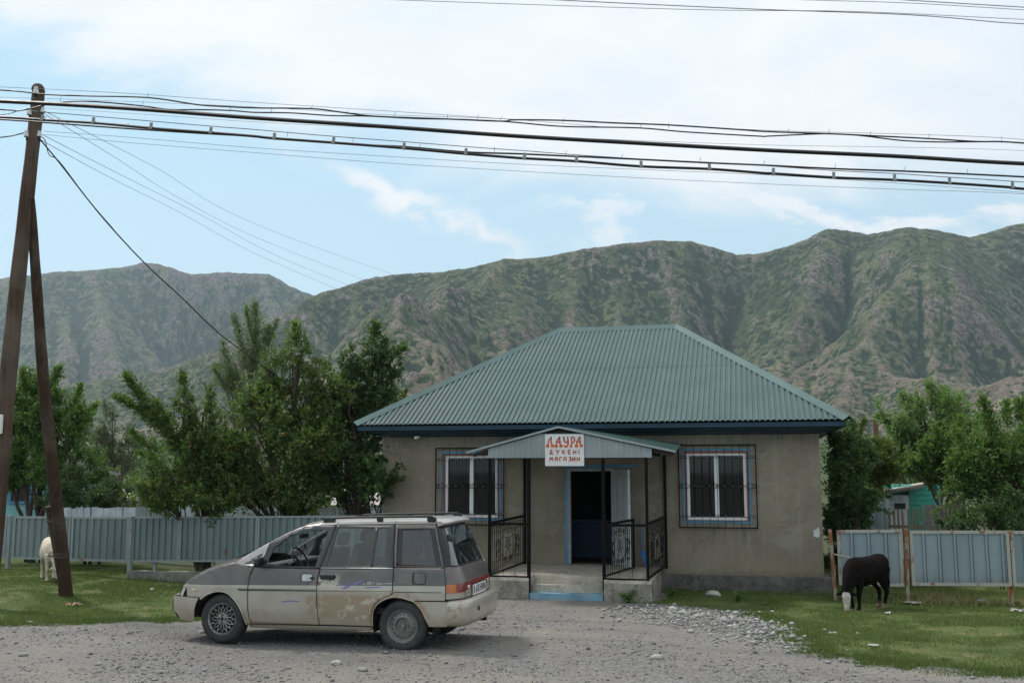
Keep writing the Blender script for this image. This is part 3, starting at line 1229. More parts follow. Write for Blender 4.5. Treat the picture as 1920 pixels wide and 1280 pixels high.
# ---- small fittings on the front
lamp = MB()
lamp.lathe([(.001, -.05), (.028, -.04), (.038, 0), (.03, .035), (.016, .055), (.016, .08)], 16, Matrix.Rotation(R(78), 4, 'Y'))
lo = lamp.build('light_bulb', simple('milky_bulb', (.8, .8, .78), .25), None, 50)
pl_ = on_plane(780, 820, HP + HV * -.25, HV)
lo.location = pl_
tag(lo, 'white light bulb hanging under the blue eaves', 'light bulb')
hk = MB()
hk.tube([lo.location * 0 + Vector((-.03, .0, .03)), Vector((-.05, .1, .07)), Vector((-.02, .2, .11)), Vector((.0, .2, .16))], .004, 5)
hk.lathe([(.02, -.03), (.02, .0)], 10, Matrix.Translation((-.05, 0, 0)) @ Matrix.Rotation(R(78), 4, 'Y'))
hk.build('socket', M_IRON, lo)
rp = on_plane(728, 815, HP + HV * -.3, HV)
hk = MB()
hk.tube([Vector((.036 * math.cos(2 * math.pi * i / 20), 0, .036 * math.sin(2 * math.pi * i / 20))) for i in range(20)], .006, 6, False, True)
hk.tube([(0, 0, .036), (.0, .02, .10)], .005, 5)
ho = hk.build('ring_hook', simple('rusty_ring', (.22, .17, .13), .7), None, 40)
ho.location = rp
tag(ho, 'small iron ring hanging from the eaves near the tree', 'hook')
P = [on_plane(x, y, HP - HV * .03, HV) for x, y in ((719, 843), (729, 847), (740, 849), (746, 847), (752, 840), (755, 832))]
wr = MB()
wr.tube(spline(P, 6), .008, 6)
tag(wr.build('cable_end', simple('grey_cable', (.42, .41, .39), .6), None, 60), 'loose pale cable drooping on the plaster wall', 'cable')
# white paint patch and blue smear on the wall
vs, fs = fill_poly([(-.150, .955), (-.10, .935), (-.045, .94), (-.038, .99), (-.035, 1.07), (-.05, 1.12), (-.075, 1.13), (-.09, 1.09), (-.12, 1.085), (-.152, 1.07)], (), 0, lambda u, z: Vector((u, -.003, z)))
mb = MB()
mb.add(vs, fs)
mb.build('paint_patch', mat_peel('white_smear', (.62, .63, .64), (.3, .28, .25), 9, .58, .7, .8), house)

# ------------------------------------------------------------------ entrance porch
porch = empty('porch', (0, 0, 0), 0, 'entrance porch with black iron posts, scrolled railings and gabled metal canopy', 'porch')
porch.matrix_world = HM
PF = -1.98                                   # front line of the posts
PU0, PU1 = -6.22, -3.21                      # outer posts
SU0, SU1 = -5.45, -4.02                      # posts beside the steps
FZB, FZF = .314, .225                        # floor at the wall and at the front


def floor_z(D):
    return FZB + (FZF - FZB) * (-D / 2.0)


def slab(u0, u1, D0, D1, drop=.0):
    mb = MB()
    n = 10
    vs, fs = [], []
    for i in range(n + 1):
        t = i / n
        u = u0 + (u1 - u0) * t
        j = .012 * math.sin(u * 9) + .008 * math.sin(u * 23)
        vs += [(u, D0, floor_z(D0) - drop), (u, D1 + j, floor_z(D1) - drop + j * .4), (u, D1 + j * .6 - .012, floor_z(D1) - .05 - drop), (u, D1 + j * .3 - .02, -.5)]
    for i in range(n):
        for k in range(3):
            a = i * 4 + k
            fs.append((a, a + 4, a + 5, a + 1))
    mb.add(vs, fs)
    return mb


mb = slab(PU0 - .06, SU0, -.10, PF - .05)
q = slab(SU1, PU1 + .07, -.10, PF - .05)
mb.add(q.v, q.f)
q = slab(SU0 - .001, SU1 + .001, -.10, PF + .42)
mb.add(q.v, q.f)
for u, D0, D1 in ((SU0 + .0, PF - .05, PF + .42), (SU1, PF - .05, PF + .42), (PU0 - .06, PF - .05, -.1), (PU1 + .07, PF - .05, -.1)):
    mb.prism([(u, D0, floor_z(D0) - .003), (u, D1, floor_z(D1) - .003), (u, D1, -.5), (u, D0, -.5)], (.004, 0, 0))
fl = mb.build('porch_slab', M_SLAB, porch, None)
# rougher plinth faces in front of the slab edge
for u0, u1 in ((PU0 - .06, SU0 - .005), (SU1 + .005, PU1 + .075)):
    vs, fs = fill_poly(rect(u0, u1, -.45, FZF - .055), (), .07, lambda u, z: Vector((u, PF - .085 - .02 * mnoise.noise((u * 4, z * 5, 1)) - .02 * max(0, .1 - z), z)))
    m2 = MB()
    m2.add(vs, fs)
    m2.build('plinth_face', M_PLINTH, porch, 60)
vs, fs = fill_poly(rect(PF - .085, -.1, -.45, .30), (), .07, lambda D, z: Vector((PU1 + .085 + .02 * mnoise.noise((D * 4, z * 5, 3)), D, min(z, floor_z(D) - .04))))
m2 = MB()
m2.add(vs, fs)
m2.build('plinth_face', M_PLINTH, porch, 60)


def step(D0, D1, z0, z1, m):
    mb = MB()
    n = 14
    vs, fs = [], []
    for i in range(n + 1):
        u = SU0 + .02 + (SU1 - SU0 - .04) * i / n
        j = .008 * math.sin(u * 11 + D1 * 5) + .006 * math.sin(u * 31)
        vs += [(u, D0, z1), (u, D1 + j, z1 + j * .5), (u, D1 + j - .006, z1 - .025), (u, D1 + .004, z0)]
    for i in range(n):
        for k in range(3):
            a = i * 4 + k
            fs.append((a, a + 4, a + 5, a + 1))
    mb.add(vs, fs)
    return mb.build('step', m, porch, 35)


step(PF + .5, PF + .20, -.4, .085, M_SLAB)
b_ = step(PF + .3, PF - .04, -.4, -.045, M_LBLUE)
b_['label'] = 'lowest step painted pale blue'


def post(u, D, z0, z1, w=.055):
    mb = MB()
    mb.box((u, D, (z0 + z1) / 2), (w, w, z1 - z0))
    return mb.build('post', M_IRON, porch, None, .004)


post(PU0, PF, FZF - .02, 2.50)
post(PU1, PF, FZF - .02, 2.50)
post(SU0, PF, -.3, 2.50, .062)
post(SU1, PF, .03, 2.50, .062)
post(-5.96, -.06, .28, 2.55)
post(-3.03, -.06, .28, 2.55)
mb = MB()
mb.box(((PU0 + PU1) / 2, PF, 2.485), (PU1 - PU0 + .05, .05, .05))
mb.box((-5.96 - .13, (PF - .06) / 2, 2.545), (.05, abs(PF) - .1, .05))
mb.box((-3.03 - .1, (PF - .06) / 2, 2.545), (.05, abs(PF) - .1, .05))
mb.build('beam', M_IRON, porch)


def railing(p0, p1, zt0, zt1, zb0, zb1, full=True, name='railing', bars=15, scrolls=True):
    """iron railing between two points of the (u, D) plane"""
    mb = MB()
    p0, p1 = Vector((p0[0], p0[1], 0)), Vector((p1[0], p1[1], 0))

    def P(t, h):
        zb = zb0 + (zb1 - zb0) * t
        zt = zt0 + (zt1 - zt0) * t
        q = p0.lerp(p1, t)
        return Vector((q.x, q.y, zb + (zt - zb) * h))
    d = (p1 - p0).normalized()
    n = Vector((-d.y, d.x, 0)) * .018
    for h, e in ((1, .022), (0, .013)):
        a, b = P(0, h), P(1, h)
        mb.prism([a - n + Vector((0, 0, -e)), a + n + Vector((0, 0, -e)), a + n + Vector((0, 0, e)), a - n + Vector((0, 0, e))], b - a)
    L = (p1 - p0).length
    if full:
        for h in (.93, .80, .22):
            mb.tube([P(0, h), P(1, h)], .005, 4)
        for i in range(1, bars):
            t = i / bars
            c = abs(t - .5)
            if scrolls and c < .12:
                mb.tube([P(t, 0), P(t, .26 - .2 * (.12 - c))], .006, 4)
                mb.tube([P(t, .70 + .2 * (.12 - c)), P(t, 1)], .006, 4)
            else:
                mb.tube([P(t, 0), P(t, 1)], .006, 4)

        def S(ct, ch, r, sx, sz, turns=1.2):
            out = []
            for i in range(19):
                k = i / 18
                w = 2 * math.pi * turns * k
                q = r * (1 - .72 * k)
                out.append(P(ct + sx * (q * math.cos(w) - r) / L, ch + sz * q * math.sin(w) / .95))
            return out
        if scrolls:
            k = L
            for s_ in (-1, 1):
                mb.tube(spline([P(.5 + s_ * .01, .12), P(.5 + s_ * .16, .3), P(.5 + s_ * .26, .5), P(.5 + s_ * .18, .66), P(.5 + s_ * .03, .62), P(.5 + s_ * .03, .48), P(.5 + s_ * .11, .46)], 6), .006, 4)
                mb.tube(spline([P(.5, .9), P(.5 + s_ * .1, .8), P(.5 + s_ * .2, .74), P(.5 + s_ * .27, .8), P(.5 + s_ * .23, .88), P(.5 + s_ * .17, .84)], 6), .0055, 4)
                mb.tube(S(.5 + s_ * .34, .36, .085, s_, 1), .006, 4)
                mb.tube(S(.5 + s_ * .34, .58, .075, s_, -1), .006, 4)
                mb.tube(S(.5 + s_ * .12, .22, .06, s_, -1), .0055, 4)
            for ct in (.22, .5, .78):
                for ch, rr in ((.30, .10), (.52, .115)):
                    mb.tube([P(ct + rr * math.cos(2 * math.pi * i / 18) / L, ch + rr * math.sin(2 * math.pi * i / 18) / .95) for i in range(18)], .0055, 4, False, True)
            mb.cur = 1
            for t, h in ((.5, .83), (.5, .72), (.36, .80), (.64, .80), (.5, .45), (.3, .3), (.7, .3)):
                c = P(t, h)
                mb.lathe([(.001, -.04), (.020, -.012), (.012, .008), (.022, .03), (.001, .045)], 6, Matrix.Translation(c))
    else:
        for i in range(1, 3):
            mb.tube([P(i / 3, 0), P(i / 3, 1)], .004, 4)
    return mb.build(name, [M_IRON, M_BRASS], porch, 40)


railing((PU0, PF + .03), (-5.96, -.1), 1.235, 1.30, .26, .345, True, 'railing', 17)
railing((PU1, PF + .03), (-3.03, -.1), 1.245, 1.31, .265, .345, True, 'railing', 17)
railing((PU0 + .03, PF), (SU0 - .03, PF), 1.225, 1.225, .245, .245, False)
railing((SU1 + .03, PF), (PU1 - .03, PF), 1.225, 1.225, .245, .245, False)
gt = railing((SU1 + .02, PF + .06), (-3.62, -.62), 1.225, 1.265, .29, .345, True, 'gate', 13)
gt['label'] = 'scrolled iron gate leaf swung inwards'
m2 = MB()
m2.box((-3.62, -.62, .80), (.035, .035, .96))
m2.build('gate_stile', M_IRON, gt)

# canopy: two sheets rising a little towards the wall
RIDGE_U = -4.85
CE0, CE1 = -6.66, -2.65


def canopy_sheet(ue):
    n = 26
    vs, fs = [], []
    D0, D1 = PF - .10, -.56
    for i in range(n + 1):
        t = i / n
        h = .012 if i % 2 else 0
        D = D0 + (D1 - D0) * t
        zr = 3.045 + .05 * t
        ze = 2.575 + .17 * t
        vs += [(RIDGE_U, D, zr + h), (ue, D, ze + h)]
    for i in range(n):
        fs.append((2 * i, 2 * i + 2, 2 * i + 3, 2 * i + 1))
    # run on under the eaves to the wall
    mb = MB()
    mb.add(vs, fs)
    zr, ze = 3.095, 2.745
    k = .47
    uu = RIDGE_U + (ue - RIDGE_U) * k
    z1 = zr + (ze - zr) * k
    mb.add([(uu, D1, z1), (ue, D1, ze), (ue, -.02, ze + .03), (uu, -.02, z1 + .0)], [(0, 1, 2, 3)])
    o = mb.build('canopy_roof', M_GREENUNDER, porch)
    s_ = o.modifiers.new('solid', 'SOLIDIFY')
    s_.thickness = .006
    e = MB()
    a, b = Vector((RIDGE_U, D0 - .012, 3.05)), Vector((ue, D0 - .012, 2.575))
    e.prism([a + Vector((0, -.012, -.018)), a + Vector((0, .02, -.018)), a + Vector((0, .02, .022)), a + Vector((0, -.012, .022))], b - a)
    e.build('canopy_edge', M_CANOPYMETAL, porch)


canopy_sheet(CE0)
canopy_sheet(CE1)
mb = MB()
for D in (PF + .02, -1.3, -.7):
    for ue in (CE0 + .1, CE1 - .1):
        t = (D - PF) / 1.4
        a, b = Vector((RIDGE_U, D, 3.0 + .03 * t)), Vector((ue, D, 2.555 + .07 * t))
        mb.prism([a, a + Vector((0, .05, 0)), a + Vector((0, .05, -.06)), a + Vector((0, 0, -.06))], b - a)
mb.build('rafter', simple('dark_timber', (.06, .045, .035), .85), porch)
# corrugated gable infill
xs, hs = [], []
per = .105
u = PU0 - .02
while u < PU1 + .03:
    for q, h in ((0, 0), (.50, 0), (.56, -.012), (.94, -.012)):
        xs.append(u + q * per)
        hs.append(h)
    u += per
vs, fs = [], []
for u, h in zip(xs, hs):
    k = abs(u - RIDGE_U) / ((RIDGE_U - CE0) if u < RIDGE_U else (CE1 - RIDGE_U))
    top = min(3.03 - .475 * k - .015, 2.93)
    if top < 2.475:
        top = 2.476
    vs += [(u, PF - .055 + h, 2.472), (u, PF - .055 + h, top)]
for i in range(len(xs) - 1):
    fs.append((2 * i, 2 * i + 2, 2 * i + 3, 2 * i + 1))
mb = MB()
mb.add(vs, fs)
o = mb.build('gable_sheet', M_CANOPYMETAL, porch)
s_ = o.modifiers.new('solid', 'SOLIDIFY')
s_.thickness = .002

# ---- the shop sign
sign = empty('shop_sign', (0, 0, 0), 0, 'white shop sign with red Cyrillic lettering on the porch gable', 'sign')
sign.matrix_world = HM
SX0, SX1, SZ0, SZ1, SD = -5.112, -4.363, 2.318, 2.915, PF - .085
mb = MB()
mb.box(((SX0 + SX1) / 2, SD, (SZ0 + SZ1) / 2), (SX1 - SX0, .012, SZ1 - SZ0))
mb.build('board', M_WHITE, sign)


def mat_letters():
    m, g = newmat('red_letter_paint')
    o = g.obj()
    z = g.sep(o)[2]
    n = g.noise(o, 9, 4, .6)
    k = g.m('ADD', g.mr(z, 2.70, 2.90, 0, 1, False), g.m('MULTIPLY', g.m('SUBTRACT', n, .5), .8))
    g.out(g.mix(g.mr(k, .1, .9), (.62, .10, .025), (.22, .008, .015)), .5)
    return m


M_LET = mat_letters()
M_LET2 = simple('faded_red_letter_paint', (.50, .135, .075), .6, 0, .4, 30)
sgn_f = SD - .008


def SP(x, y):
    """sign picture units (zoomed photograph) -> the board"""
    return Vector((SX0 + (x - 335) / (1375 - 335) * (SX1 - SX0), sgn_f, SZ1 - (y - 275) / (1110 - 275) * (SZ1 - SZ0)))


def stroke(mb, pts, w):
    """flat brush stroke through sign points; w is a width or widths, in sign units"""
    P = spline([Vector((p[0], p[1], 0)) for p in pts], 7)
    n = len(P)
    ws = w if isinstance(w, (list, tuple)) else [w, w]
    vs = []
    for i, p in enumerate(P):
        t = P[min(i + 1, n - 1)] - P[max(i - 1, 0)]
        t.normalize()
        nn = Vector((-t.y, t.x, 0))
        k = i / (n - 1) * (len(ws) - 1)
        a = int(min(k, len(ws) - 2))
        r = (ws[a] + (ws[a + 1] - ws[a]) * (k - a)) / 2
        vs += [SP(*(p + nn * r).xy), SP(*(p - nn * r).xy)]
    mb.add(vs, [(2 * i, 2 * i + 2, 2 * i + 3, 2 * i + 1) for i in range(n - 1)])


def blob(mb, x, y, rx, ry, k=14):
    vs = [SP(x + rx * math.cos(2 * math.pi * i / k), y + ry * math.sin(2 * math.pi * i / k)) for i in range(k)]
    vs = [v + Vector((0, -.0012, 0)) for v in vs]
    mb.add(vs, [list(range(k))])


def fat_A(mb, x, bar=True):
    # curly A: a leaning left leg, upright right leg, two round feet
    stroke(mb, [(x + 148, 335), (x + 95, 400), (x + 62, 480), (x + 50, 560)], [18, 34, 38, 44])
    stroke(mb, [(x + 148, 335), (x + 138, 430), (x + 142, 510), (x + 168, 570)], [20, 36, 40, 44])
    blob(mb, x + 45, 585, 46, 46)
    blob(mb, x + 172, 580, 46, 46)
    stroke(mb, [(x + 4, 545), (x + 16, 570)], [6, 30])
    stroke(mb, [(x + 212, 535), (x + 200, 570)], [6, 30])
    if bar:
        stroke(mb, [(x + 34, 462), (x + 100, 478), (x + 190, 472)], [18, 34, 16])


mb = MB()
fat_A(mb, 365, False)
fat_A(mb, 592)
stroke(mb, [(842, 335), (850, 430), (890, 490), (940, 470), (962, 420)], [36, 44, 42, 36, 30])
stroke(mb, [(945, 335), (952, 430), (955, 520), (930, 590), (880, 600), (842, 560)], [30, 36, 44, 52, 56, 20])
stroke(mb, [(1030, 340), (1052, 430), (1050, 510), (1040, 570)], [18, 36, 38, 44])
stroke(mb, [(1040, 370), (1090, 350), (1126, 400), (1118, 470), (1062, 515)], [22, 30, 40, 38, 26])
blob(mb, 1034, 590, 32, 42)
fat_A(mb, 1132)
mb.build('lettering', M_LET, sign)
STRK = {
    'Д': [[(0, 1.15), (.08, .93), (.93, .93), (1, 1.15)], [(.18, .93), (.38, 0), (.70, 0), (.82, .93)]],
    'У': [[(0, 0), (.5, .55)], [(1, 0), (.55, .6), (.35, 1)]],
    'К': [[(.08, 0), (.08, 1)], [(.9, 0), (.15, .52)], [(.3, .45), (.95, 1)]],
    'Е': [[(.95, .02), (.1, .02), (.1, .98), (.95, .98)], [(.1, .5), (.85, .5)]],
    'Н': [[(.08, 0), (.08, 1)], [(.92, 0), (.92, 1)], [(.08, .5), (.92, .5)]],
    'І': [[(.5, .1), (.5, 1)], [(.5, -.32), (.5, -.18)]],
    'М': [[(.05, 1), (.08, 0), (.5, .55), (.92, 0), (.95, 1)]],
    'А': [[(.05, 1), (.08, .2), (.3, 0), (.7, 0), (.92, .2), (.95, 1)], [(.08, .55), (.92, .55)]],
    'Г': [[(.1, 1), (.1, .02), (.95, .02)]],
    'З': [[(.08, .12), (.5, 0), (.9, .2), (.5, .48), (.92, .75), (.5, 1), (.06, .88)]],
    'И': [[(.08, 0), (.08, 1), (.92, 0), (.92, 1)]],
}


def word(mb, chars, xs, y, w, h, th):
    for ch, x in zip(chars, xs):
        for st in STRK[ch]:
            Q = [(x + a * w, y + b * h) for a, b in st]
            if ch in 'З':
                stroke(mb, Q, th)
            else:
                for p, q in zip(Q[:-1], Q[1:]):
                    stroke(mb, [p, q], th)


mb = MB()
word(mb, 'ДУКЕНІ', [462, 636, 800, 950, 1090, 1205], 690, 78, 108, 30)
mb.build('lettering', M_LET2, sign)
mb = MB()
word(mb, 'МАГАЗИН', [462, 604, 722, 832, 965, 1066, 1186], 876, 76, 104, 30)
mb.build('lettering', M_LET2, sign)

# blue tool leaning in the corner of the porch
mb = MB()
a, b = hw(-3.42, -.28, .31), hw(-3.56, -.10, .62)
mb.prism([a, a + HU * .09, a + HU * .09 + HV * .02, a + HV * .02], b - a)
mb.tube([b + HU * .05, b + HU * .0 + HV * .05 + Vector((0, 0, .62))], .012, 8)
bt = mb.build('shovel', simple('bright_blue_plastic', (.03, .17, .48), .4), None, 50)
tag(bt, 'bright blue shovel leaning in the porch corner by the door', 'shovel')

# ------------------------------------------------------------------ fences
def mat_sheetfence(name, c, c2, rust=.0):
    m, g = newmat(name)
    o = g.obj()
    a = g.noise(g.vmul(o, (1, 1, .35)), 2.0, 5, .6)
    b = g.noise(g.vmul(o, (1, 1, .2)), 14, 5, .7)
    col = g.mix(g.mr(a, .3, .7), c, c2)
    col = g.mix(g.mr(b, .5, .8, 0, .35), col, mul(c, .55))
    rnd_ = g.n('ShaderNodeObjectInfo').outputs['Random']
    col = g.mix(g.m('MULTIPLY', rnd_, .35), col, mul(c2, 1.25))
    zz = g.sep(o)[2]
    spl = g.m('ADD', zz, g.m('MULTIPLY', g.m('SUBTRACT', b, .5), .45))
    col = g.mix(g.mr(spl, .12, .42, .5, 0), col, (.15, .125, .095))
    blot = g.mr(g.noise(o, 3.3, 5, .7, .6), .66, .70)
    col = g.mix(g.m('MULTIPLY', blot, .4), col, (.25, .27, .26))
    if rust:
        r = g.mr(g.noise(o, 5, 6, .7, .3), .62 - rust * .15, .72 - rust * .1)
        col = g.mix(r, col, (.20, .085, .035))
    g.out(col, .5, .25, None, .4)
    return m


def mat_rusty(name, c, amount=.5):
    m, g = newmat(name)
    o = g.obj()
    a = g.noise(g.vmul(o, (1, 1, .5)), 6, 7, .7, .3)
    b = g.noise(o, 30, 4, .7)
    rust = g.mix(g.mr(b, .3, .7), (.16, .058, .022), (.30, .13, .05))
    k = g.mr(a, .60 - amount * .3, .70 - amount * .25)
    col = g.mix(k, g.mix(b, mul(c, .8), mul(c, 1.1)), rust)
    g.out(col, g.mr(k, 0, 1, .5, .92), 0, g.bump(g.m('ADD', k, b), .3, .003), .35)
    return m


M_FENCE = mat_sheetfence('weathered_blue_grey_sheet', (.135, .175, .185), (.20, .245, .255), .06)
M_FENCE_R = mat_sheetfence('blue_grey_sheet', (.205, .260, .290), (.27, .33, .36))
M_GREYFRAME = mat_rusty('grey_painted_steel', (.26, .30, .31), .05)
M_RUST = mat_rusty('rusty_steel', (.33, .33, .30), .62)
M_RUST2 = mat_rusty('rusty_pale_steel', (.40, .39, .35), .22)


def corr_sheet(p0, p1, z00, z01, z10, z11, per, dep, m, name, parent, shape=None):
    """ribbed sheet between two ground points; z00/z01 bottom and top at p0, z10/z11 at p1"""
    d = Vector((p1[0] - p0[0], p1[1] - p0[1], 0))
    L = d.length
    d /= L
    n = Vector((d.y, -d.x, 0))
    prof = shape or [(0, 0), (.34, 0), (.44, 1), (.90, 1)]
    vs, fs = [], []
    x = 0.0
    k = 0
    pts = []
    while x < L:
        for q, h in prof:
            if x + q * per <= L:
                pts.append((x + q * per, h * dep))
        x += per
    pts.append((L, 0))
    for s_, h in pts:
        t = s_ / L
        b = Vector((p0[0], p0[1], 0)) + d * s_ + n * h
        vs += [b + Vector((0, 0, z00 + (z10 - z00) * t)), b + Vector((0, 0, z01 + (z11 - z01) * t))]
    fs = [(2 * i, 2 * i + 2, 2 * i + 3, 2 * i + 1) for i in range(len(pts) - 1)]
    mb = MB()
    mb.add(vs, fs)
    o = mb.build(name, m, parent)
    s_ = o.modifiers.new('solid', 'SOLIDIFY')
    s_.thickness = .003
    return o


def bar(mb, a, b, w, dpt, nrm):
    """square bar from a to b: w in the plane, dpt along nrm"""
    a, b = Vector(a), Vector(b)
    t = (b - a).normalized()
    n = Vector(nrm).normalized()
    s_ = t.cross(n).normalized() * (w / 2)
    n = n * (dpt / 2)
    mb.prism([a - s_ - n, a + s_ - n, a + s_ + n, a - s_ + n], b - a)


def framed_leaf(p0, p1, z00, z01, z10, z11, per, dep, m_sheet, m_frame, parent, fw=.05, name='panel', shape=None):
    A0, A1 = Vector((p0[0], p0[1], z00)), Vector((p0[0], p0[1], z01))
    B0, B1 = Vector((p1[0], p1[1], z10)), Vector((p1[0], p1[1], z11))
    d = (Vector((p1[0], p1[1], 0)) - Vector((p0[0], p0[1], 0))).normalized()
    n = Vector((d.y, -d.x, 0))
    mb = MB()
    e = n * .02
    up = Vector((0, 0, fw / 2))
    bar(mb, A1 + e - up, B1 + e - up, fw, .04, n)
    bar(mb, A0 + e + up, B0 + e + up, fw, .04, n)
    bar(mb, A0 + e + d * fw / 2 + up * 2.02, A1 + e + d * fw / 2 - up * 2.02, fw, .039, n)
    bar(mb, B0 + e - d * fw / 2 + up * 2.02, B1 + e - d * fw / 2 - up * 2.02, fw, .039, n)
    fr = mb.build(name, m_frame, parent)
    q0 = Vector((p0[0], p0[1], 0)) + d * .02
    q1 = Vector((p1[0], p1[1], 0)) - d * .02
    corr_sheet(q0, q1, z00 + .02, z01 - .02, z10 + .02, z11 - .02, per, dep, m_sheet, 'sheet', fr, shape)
    return fr


# left-hand fence line, in the direction of the house front
FA = on_ground(20, 1066)
FB = on_ground(247, 1083.5)
FD = (FB - FA)
FD.z = 0
FD = FD.normalized()
FN = Vector((FD.y, -FD.x, 0))


def fpt(px):
    """point of the fence line seen at picture column px"""
    return on_plane(px, 1000, FA, FN)


def ztop(px, py=None):
    return on_plane(px, py if py else np.interp(px, [0, 20, 247, 640, 720], [966.5, 967, 968.5, 966, 965]), FA, FN).z


def zbot(px):
    return on_plane(px, np.interp(px, [0, 20, 135, 247, 640, 720], [1046, 1046.5, 1050.5, 1053, 1052, 1052]), FA, FN).z


gate = empty('metal_gate', fpt(135), 0)
tag(gate, 'double metal yard gate of blue-grey ribbed sheet behind the white calf', 'gate')
gate.location.z = gz(*fpt(135).xy)
bpy.context.view_layer.update()
GI = gate.matrix_world.inverted()


def reparent(o, root):
    o.parent = root
    o.matrix_parent_inverse = root.matrix_world.inverted()


def leafset(root, a, b, per, dep, ms, mf, fw=.05, shape=None):
    fr = framed_leaf(fpt(a), fpt(b), zbot(a), ztop(a), zbot(b), ztop(b), per, dep, ms, mf, None, fw, 'leaf' if root is gate else 'panel', shape)
    reparent(fr, root)
    return fr


SH_L = [(0, 0), (.42, .15), (.50, 1), (.93, .9)]
leafset(gate, 27, 133.5, .19, .03, M_FENCE, M_GREYFRAME, .05, SH_L)
leafset(gate, 136, 243, .19, .03, M_FENCE, M_GREYFRAME, .05, SH_L)
for a in (20, 248):
    p = fpt(a)
    mb = MB()
    mb.box((p.x, p.y - .03, (ztop(a) + gz(p.x, p.y) - .2) / 2 + .01), (.085, .085, ztop(a) - gz(p.x, p.y) + .22), Matrix.Translation(p) @ Matrix.Rotation(math.atan2(FD.y, FD.x), 4, 'Z') @ Matrix.Translation(-p))
    o = mb.build('post', M_GREYFRAME, None, None, .006)
    reparent(o, gate)
    for z in (.92, .25):
        mb = MB()
        zz = zbot(a) + (ztop(a) - zbot(a)) * z
        mb.tube([p + FN * .07 + Vector((0, 0, zz - p.z - .09)), p + FN * .07 + Vector((0, 0, zz - p.z + .09))], .02, 8)
        h = mb.build('hinge', M_GREYFRAME, None, 40)
        reparent(h, gate)

fence1 = empty('sheet_fence', fpt(450), 0)
tag(fence1, 'long blue-grey ribbed sheet fence on a low concrete kerb, from the gate to the house', 'fence')
fence1.location.z = gz(*fpt(450).xy)
bpy.context.view_layer.update()
for a, b in ((250.5, 338), (338.6, 484), (484.6, 612), (612.6, 722)):
    leafset(fence1, a, b, .165, .03, M_FENCE, M_GREYFRAME, .04, SH_L)
mb = MB()
a, b = fpt(250), fpt(722)
n = 24
vs, fs = [], []
for i in range(n + 1):
    p = a.lerp(b, i / n)
    zt = np.interp(i / n, [0, 1], [on_plane(250, 1070, FA, FN).z, on_plane(722, 1074, FA, FN).z])
    for off, z in ((.16, -.6), (.13, zt + .01 * math.sin(i)), (-.12, zt + .012 * math.sin(i * 1.7)), (-.12, -.6)):
        q = p + FN * off
        vs.append((q.x, q.y, z))
for i in range(n):
    for k in range(3):
        fs.append((i * 4 + k, i * 4 + k + 4, i * 4 + k + 5, i * 4 + k + 1))
fs.append((0, 1, 2, 3))
mb.add(vs, fs)
reparent(mb.build('kerb', mat_concrete('fence_kerb', (.15, .145, .13), (.24, .235, .215)), None, 50), fence1)
mb = MB()
for a in (290, 400, 520, 650):
    p = fpt(a) - FN * .06
    mb2 = MB()
    mb2.box((p.x, p.y, (ztop(a) - .5) / 2), (.06, .06, ztop(a) + .45))
    reparent(mb2.build('post', M_GREYFRAME), fence1)
fence0 = empty('sheet_fence', fpt(0), 0)
tag(fence0, 'short piece of blue-grey sheet fence left of the double gate', 'fence')
fence0.location.z = gz(*fpt(0).xy)
bpy.context.view_layer.update()
for a, b in ((-330, -241), (-240, -151), (-150, -70), (-69, 14)):
    leafset(fence0, a, b, .19, .03, M_FENCE, M_GREYFRAME, .05, SH_L)
mb = MB()
p = fpt(-69)
mb.box((p.x, p.y, .35), (.08, .08, 1.4))
reparent(mb.build('post', M_GREYFRAME), fence0)

# right-hand fence
RA = on_ground(1573, 1135)
RA = Vector((RA.x, RA.y, RA.z))
RB = on_ground(1698, 1128)
d0 = RB - RA
RDIR = Vector((math.cos(R(10)), -math.sin(R(10)), 0))
RN = Vector((RDIR.y, -RDIR.x, 0))
RA = RB - RDIR * ((on_plane(1698, 1128, RB, RN) - on_plane(1565, 1128, RB, RN)).length)


def rpt(px, py=1050):
    return on_plane(px, py, RB, RN)


def rleaf(root, ax0, ax1, bx0, bx1, ytop0, ytop1, ybot0, ybot1, per, frm, nm):
    p, q = rpt(ax0, ytop0), rpt(bx0, ytop1)
    p2, q2 = rpt(ax1, ybot0), rpt(bx1, ybot1)
    m0 = (p + p2) / 2
    m1 = (q + q2) / 2
    fr = framed_leaf(m0, m1, p2.z, p.z, q2.z, q.z, per, .034, M_FENCE_R, frm, None, .055, nm, [(0, 0), (.70, 0), (.74, 1), (.84, 1), (.88, .1), (.93, .1), (.95, .7), (.985, .7)])
    reparent(fr, root)
    return fr


rg = empty('metal_gate', rpt(1630), 0)
rg.location.z = gz(*rpt(1630).xy)
tag(rg, 'narrow rusty-framed gate leaf of pale blue sheet behind the black calf', 'gate')
rf_ = empty('sheet_fence', rpt(1800), 0)
rf_.location.z = gz(*rpt(1800).xy)
tag(rf_, 'pale blue sheet fence with rusty frame running off to the right', 'fence')
bpy.context.view_layer.update()
rleaf(rg, 1568, 1573, 1688, 1697, 993, 992, 1096, 1099, .30, M_RUST2, 'leaf')
mb = MB()
P0, P1 = on_plane(1556, 992, RB - RN * -.12, RN), on_plane(1567, 1122, RB - RN * -.12, RN)
bar(mb, P1 + (P1 - P0) * .1, P0, .062, .06, RN)
lp = mb.build('post', M_RUST, None, None, .006)
reparent(lp, rg)
mb = MB()
a, b = rpt(1560, 1037) + RN * .12, rpt(1596, 1044) + RN * .16
mb.tube([a, b], .014, 6)
reparent(mb.build('latch_bar', M_RUST2, None, 40), rg)
p = rpt(1697, 992)
q = rpt(1701, 1132)
mb = MB()
bar(mb, q + Vector((0, 0, -.25)) + RN * .05, p + RN * .05, .062, .06, RN)
